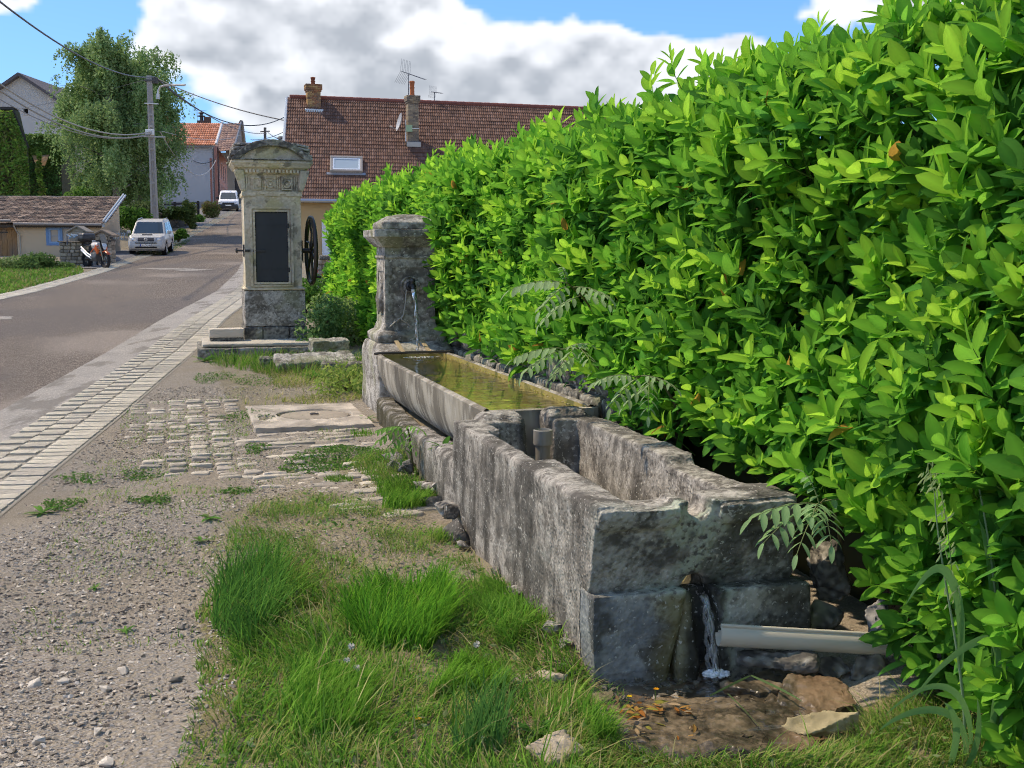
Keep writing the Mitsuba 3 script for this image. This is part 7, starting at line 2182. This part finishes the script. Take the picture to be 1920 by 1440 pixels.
# wild oat in the right foreground
oat = thing('wild_oat', 'tall wild oat plant with arching blades and a nodding seed head at the lower right', 'plant')
rg = np.random.default_rng(9)
ob = np.array([1.47, 3.70, -.02])
def ribbon(pts, w, seed=0):
    p = np.asarray(pts, float)
    t = np.gradient(p, axis=0); t = unit(t)
    s = unit(np.cross(t, [.25, -1, .15]))
    w = np.asarray(w)[:, None]
    q = np.cross(s, t)
    return grid(np.stack([p - s * w / 2 + q * w * .06, p, p + s * w / 2 + q * w * .06], 1))


def spline(pts, n=14):
    p = np.asarray(pts, float); u = np.linspace(0, 1, len(p))
    from scipy.interpolate import CubicSpline
    return CubicSpline(u, p)(np.linspace(0, 1, n))


for st_, nm in (([[1.49, 3.70, 0], [1.46, 3.70, .30], [1.40, 3.70, .60], [1.355, 3.70, .88]], 'stem'), ([[1.60, 3.70, 0], [1.585, 3.7, .4], [1.52, 3.7, .8], [1.46, 3.7, 1.0]], 'stem')):
    part(oat, nm, tube(spline(st_), np.linspace(.006, .002, 14), 7, False), 'leaf_matt', True, (.28, .40, .24))
OT = (.15, .30, .10)
for pts, w in (([[1.46, 3.70, .30], [1.44, 3.68, .52], [1.39, 3.66, .63], [1.33, 3.64, .64], [1.25, 3.63, .53]], .026),
               ([[1.585, 3.70, .10], [1.575, 3.70, .40], [1.55, 3.70, .62], [1.50, 3.70, .80]], .034),
               ([[1.58, 3.68, .15], [1.54, 3.62, .40], [1.46, 3.58, .43], [1.36, 3.56, .37], [1.25, 3.55, .24]], .021),
               ([[1.50, 3.68, .05], [1.44, 3.62, .22], [1.33, 3.58, .285], [1.17, 3.56, .19]], .018),
               ([[1.48, 3.66, .0], [1.40, 3.60, .18], [1.27, 3.58, .20], [1.16, 3.57, .14]], .020),
               ([[1.55, 3.65, .0], [1.56, 3.62, .30], [1.60, 3.60, .36], [1.66, 3.58, .26]], .022),
               ([[1.60, 3.68, .45], [1.66, 3.66, .545], [1.76, 3.64, .55], [1.84, 3.62, .53]], .020),
               ([[1.40, 3.60, .0], [1.41, 3.58, .15], [1.36, 3.56, .24]], .022),
               ([[1.64, 3.62, .0], [1.66, 3.6, .2], [1.72, 3.6, .30], [1.80, 3.58, .28]], .024),
               ([[1.44, 3.58, .0], [1.47, 3.56, .12], [1.46, 3.55, .26]], .020),
               ([[1.70, 3.60, .0], [1.69, 3.58, .15], [1.70, 3.57, .26]], .020)):
    p = spline(pts, 16)
    ww = 1.35 * w * np.sin(np.pi * np.linspace(.25, 1, 16) ** 1.2) ** .7 * (1 - np.linspace(0, .2, 16))
    ww[-1] = 0
    part(oat, 'blade', ribbon(p, ww), 'leaf_matt', True, np.array(OT) * rg.uniform(.85, 1.2))
head = part(oat, 'seed_head', tube(spline([[1.355, 3.70, .88], [1.33, 3.695, .98], [1.36, 3.69, .92], [1.40, 3.69, .75], [1.42, 3.69, .56]], 18), .0015, 5, False), 'leaf_matt', True, (.36, .44, .20))
hp = spline([[1.345, 3.70, .95], [1.36, 3.69, .92], [1.385, 3.69, .80], [1.41, 3.69, .66], [1.43, 3.69, .50]], 40)
for i in range(74):
    q = hp[int(rg.integers(40))] + rg.normal(0, .018, 3) * [1, 1, .6]
    d = unit(np.array([-.45 + rg.normal(0, .45), rg.normal(0, .3), -1]))
    v, f, c = leaves(q[None], d[None], np.array([[.3, -1, .2]]), np.array([rg.uniform(.022, .036)]), np.array([.0065]), np.array([.08]), np.array([[.42, .50, .24]]) * rg.uniform(.8, 1.25), 5)
    part(head, 'spikelet', shape((v, f), 'leaf_matt', True, c), None)

# yellow flowers, dandelion clocks and fallen leaves by the pool
for lab, x, y, z, c_ in (('yellow flower lying at the left of the runoff pool', .43, 4.14, .03, (.75, .50, .02)), ('orange flower standing by the runoff pool', .53, 4.16, .05, (.72, .33, .02)), ('tiny yellow flower in the grass at the bottom', -.32, 3.86, .06, (.75, .45, .02))):
    k = thing('flower', lab, 'flower')
    part(k, 'stem', tube([[x, y - .02, -.03], [x - .004, y, z]], .0014, 4, False), 'leaf_matt', False, (.12, .2, .05))
    for q in range(7):
        a = q * 2 * np.pi / 7
        v, f, c = leaves(np.array([[x, y, z]]), np.array([[math.cos(a), math.sin(a), .5]]), np.array([[0, 0, 1.0]]), np.array([.013]), np.array([.008]), np.array([.1]), np.array([c_]), 5)
        part(k, 'petal', shape((v, f), 'leaf_matt', True, c), None)
rg = np.random.default_rng(31)
for lab, x, y, z in (('white dandelion clock highest in the lush grass', -.625, 4.42, .12), ('white dandelion clock just below the highest one', -.63, 4.33, .10), ('white dandelion clock right of the other two', -.585, 4.28, .09), ('white dandelion clock low at the bottom among the grass', -.10, 3.68, .05), ('white dandelion clock beside the pale flat stone', -.14, 4.52, .09)):
    k = thing('dandelion_clock', lab, 'flower')
    gz1 = float(ground_z(x, y))
    part(k, 'stem', tube([[x + .01, y, gz1], [x, y, gz1 + z]], .0016, 5, False), 'leaf_matt', False, (.18, .22, .08))
    d = unit(rg.normal(size=(70, 3)))
    its = [tube([np.array([x, y, gz1 + z]), np.array([x, y, gz1 + z]) + q * .014], .0007, 3, False) for q in d]
    part(k, 'seeds', cat(*its), 'matt', False, (.62, .60, .56), kind='stuff')
its = []
for i in range(70):
    x, y = rg.uniform(.36, .66), rg.uniform(3.86, 4.22)
    if i > 34: x, y = rg.uniform(.35, .55), rg.uniform(4.02, 4.14)
    a = rg.uniform(0, 6.28)
    v, f, c = leaves(np.array([[x, y, .008 + rg.uniform(-.02, .012)]]), np.array([[math.cos(a), math.sin(a), rg.uniform(-.1, .3)]]), np.array([[rg.normal(0, .3), rg.normal(0, .3), 1.0]]), np.array([rg.uniform(.025, .06)]), np.array([rg.uniform(.008, .018)]), np.array([rg.uniform(-.2, .3)]), np.array([[.36, .15, .04], [.42, .24, .07], [.20, .13, .07], [.30, .28, .06], [.40, .30, .18]])[rg.integers(0, 5, 1)], 5)
    its.append((v, f, c))
vs_, o = [], 0
v = np.vstack([q[0] for q in its]); o = np.cumsum([0] + [len(q[0]) for q in its]); f = np.vstack([q[1] + k for q, k in zip(its, o)]); c = np.vstack([q[2] for q in its])
whole('fallen_leaves', (v, f), 'leaf_matt', 'brown and orange fallen leaves at the left edge of the runoff pool', kind='stuff', smooth=True, color=c)
for lab, pts in (('long cut grass blade lying across the runoff pool', [[.74, 4.23, .0], [.86, 4.30, .03], [.92, 4.36, .03]]), ('second cut grass blade pointing towards the rocks', [[.92, 4.36, .03], [1.0, 4.22, .03], [1.06, 4.12, .02]]), ('third cut grass blade dropping over the basin slab', [[.80, 4.20, .02], [.83, 4.05, .02], [.86, 3.86, .02]])):
    p = spline(pts, 10)
    whole('grass_blade', ribbon(p, .009 * np.sin(np.linspace(.15, 1, 10) * np.pi) ** .6), 'leaf_matt', lab, 'grass', smooth=True, color=(.13, .21, .08))

# thicket right of the well and weeds before the shed
WT = [(.28, .42, .16), (.22, .35, .14), (.38, .49, .24), (.30, .46, .12)]
bush('weed_thicket', 'tall tangle of weeds between the well house and the hedge end', (-2.35, 17.6, .55), (.75, .7, .50), 3800, .06, WT, 21, 'weeds')
bush('weed_thicket', 'lower dark weeds at the foot of the well house on its right', (-2.65, 16.5, .58), (.38, .5, .45), 2200, .065, [(.20, .34, .12), (.27, .41, .15), (.16, .27, .09)], 22, 'weeds')
bush('weed_thicket', 'yellow-green weeds against the left side of the fountain plinth', (-1.72, 12.7, .22), (.42, .8, .26), 2000, .045, [(.27, .38, .08), (.20, .31, .07), (.35, .42, .12)], 23, 'weeds')
bush('weed_thicket', 'light weeds behind the flywheel beside the bollard', (-4.3, 24.0, .80), (.9, 1.2, .5), 2000, .10, GB, 24, 'weeds')
bush('weed_thicket', 'dark tangle of brambles in front of the left gate pillar', (-18.1, 45.2, zr(45) + .25), (1.1, .8, .48), 2600, .12, [(.12, .20, .06), (.09, .15, .05), (.15, .24, .07)], 25, 'weeds')
bush('weed_thicket', 'tall pale weeds gone to seed in front of the shed wall', (-19.9, 45.8, zr(45) + .15), (1.5, .9, .42), 2600, .11, [(.20, .29, .10), (.27, .33, .15), (.16, .24, .08)], 26, 'weeds')
bush('weed_thicket', 'weeds at the left edge before the plank doors', (-22.6, 47, zr(47) + .05), (1.4, .9, .32), 2000, .11, [(.19, .30, .10), (.27, .33, .16), (.15, .23, .08)], 27, 'weeds')
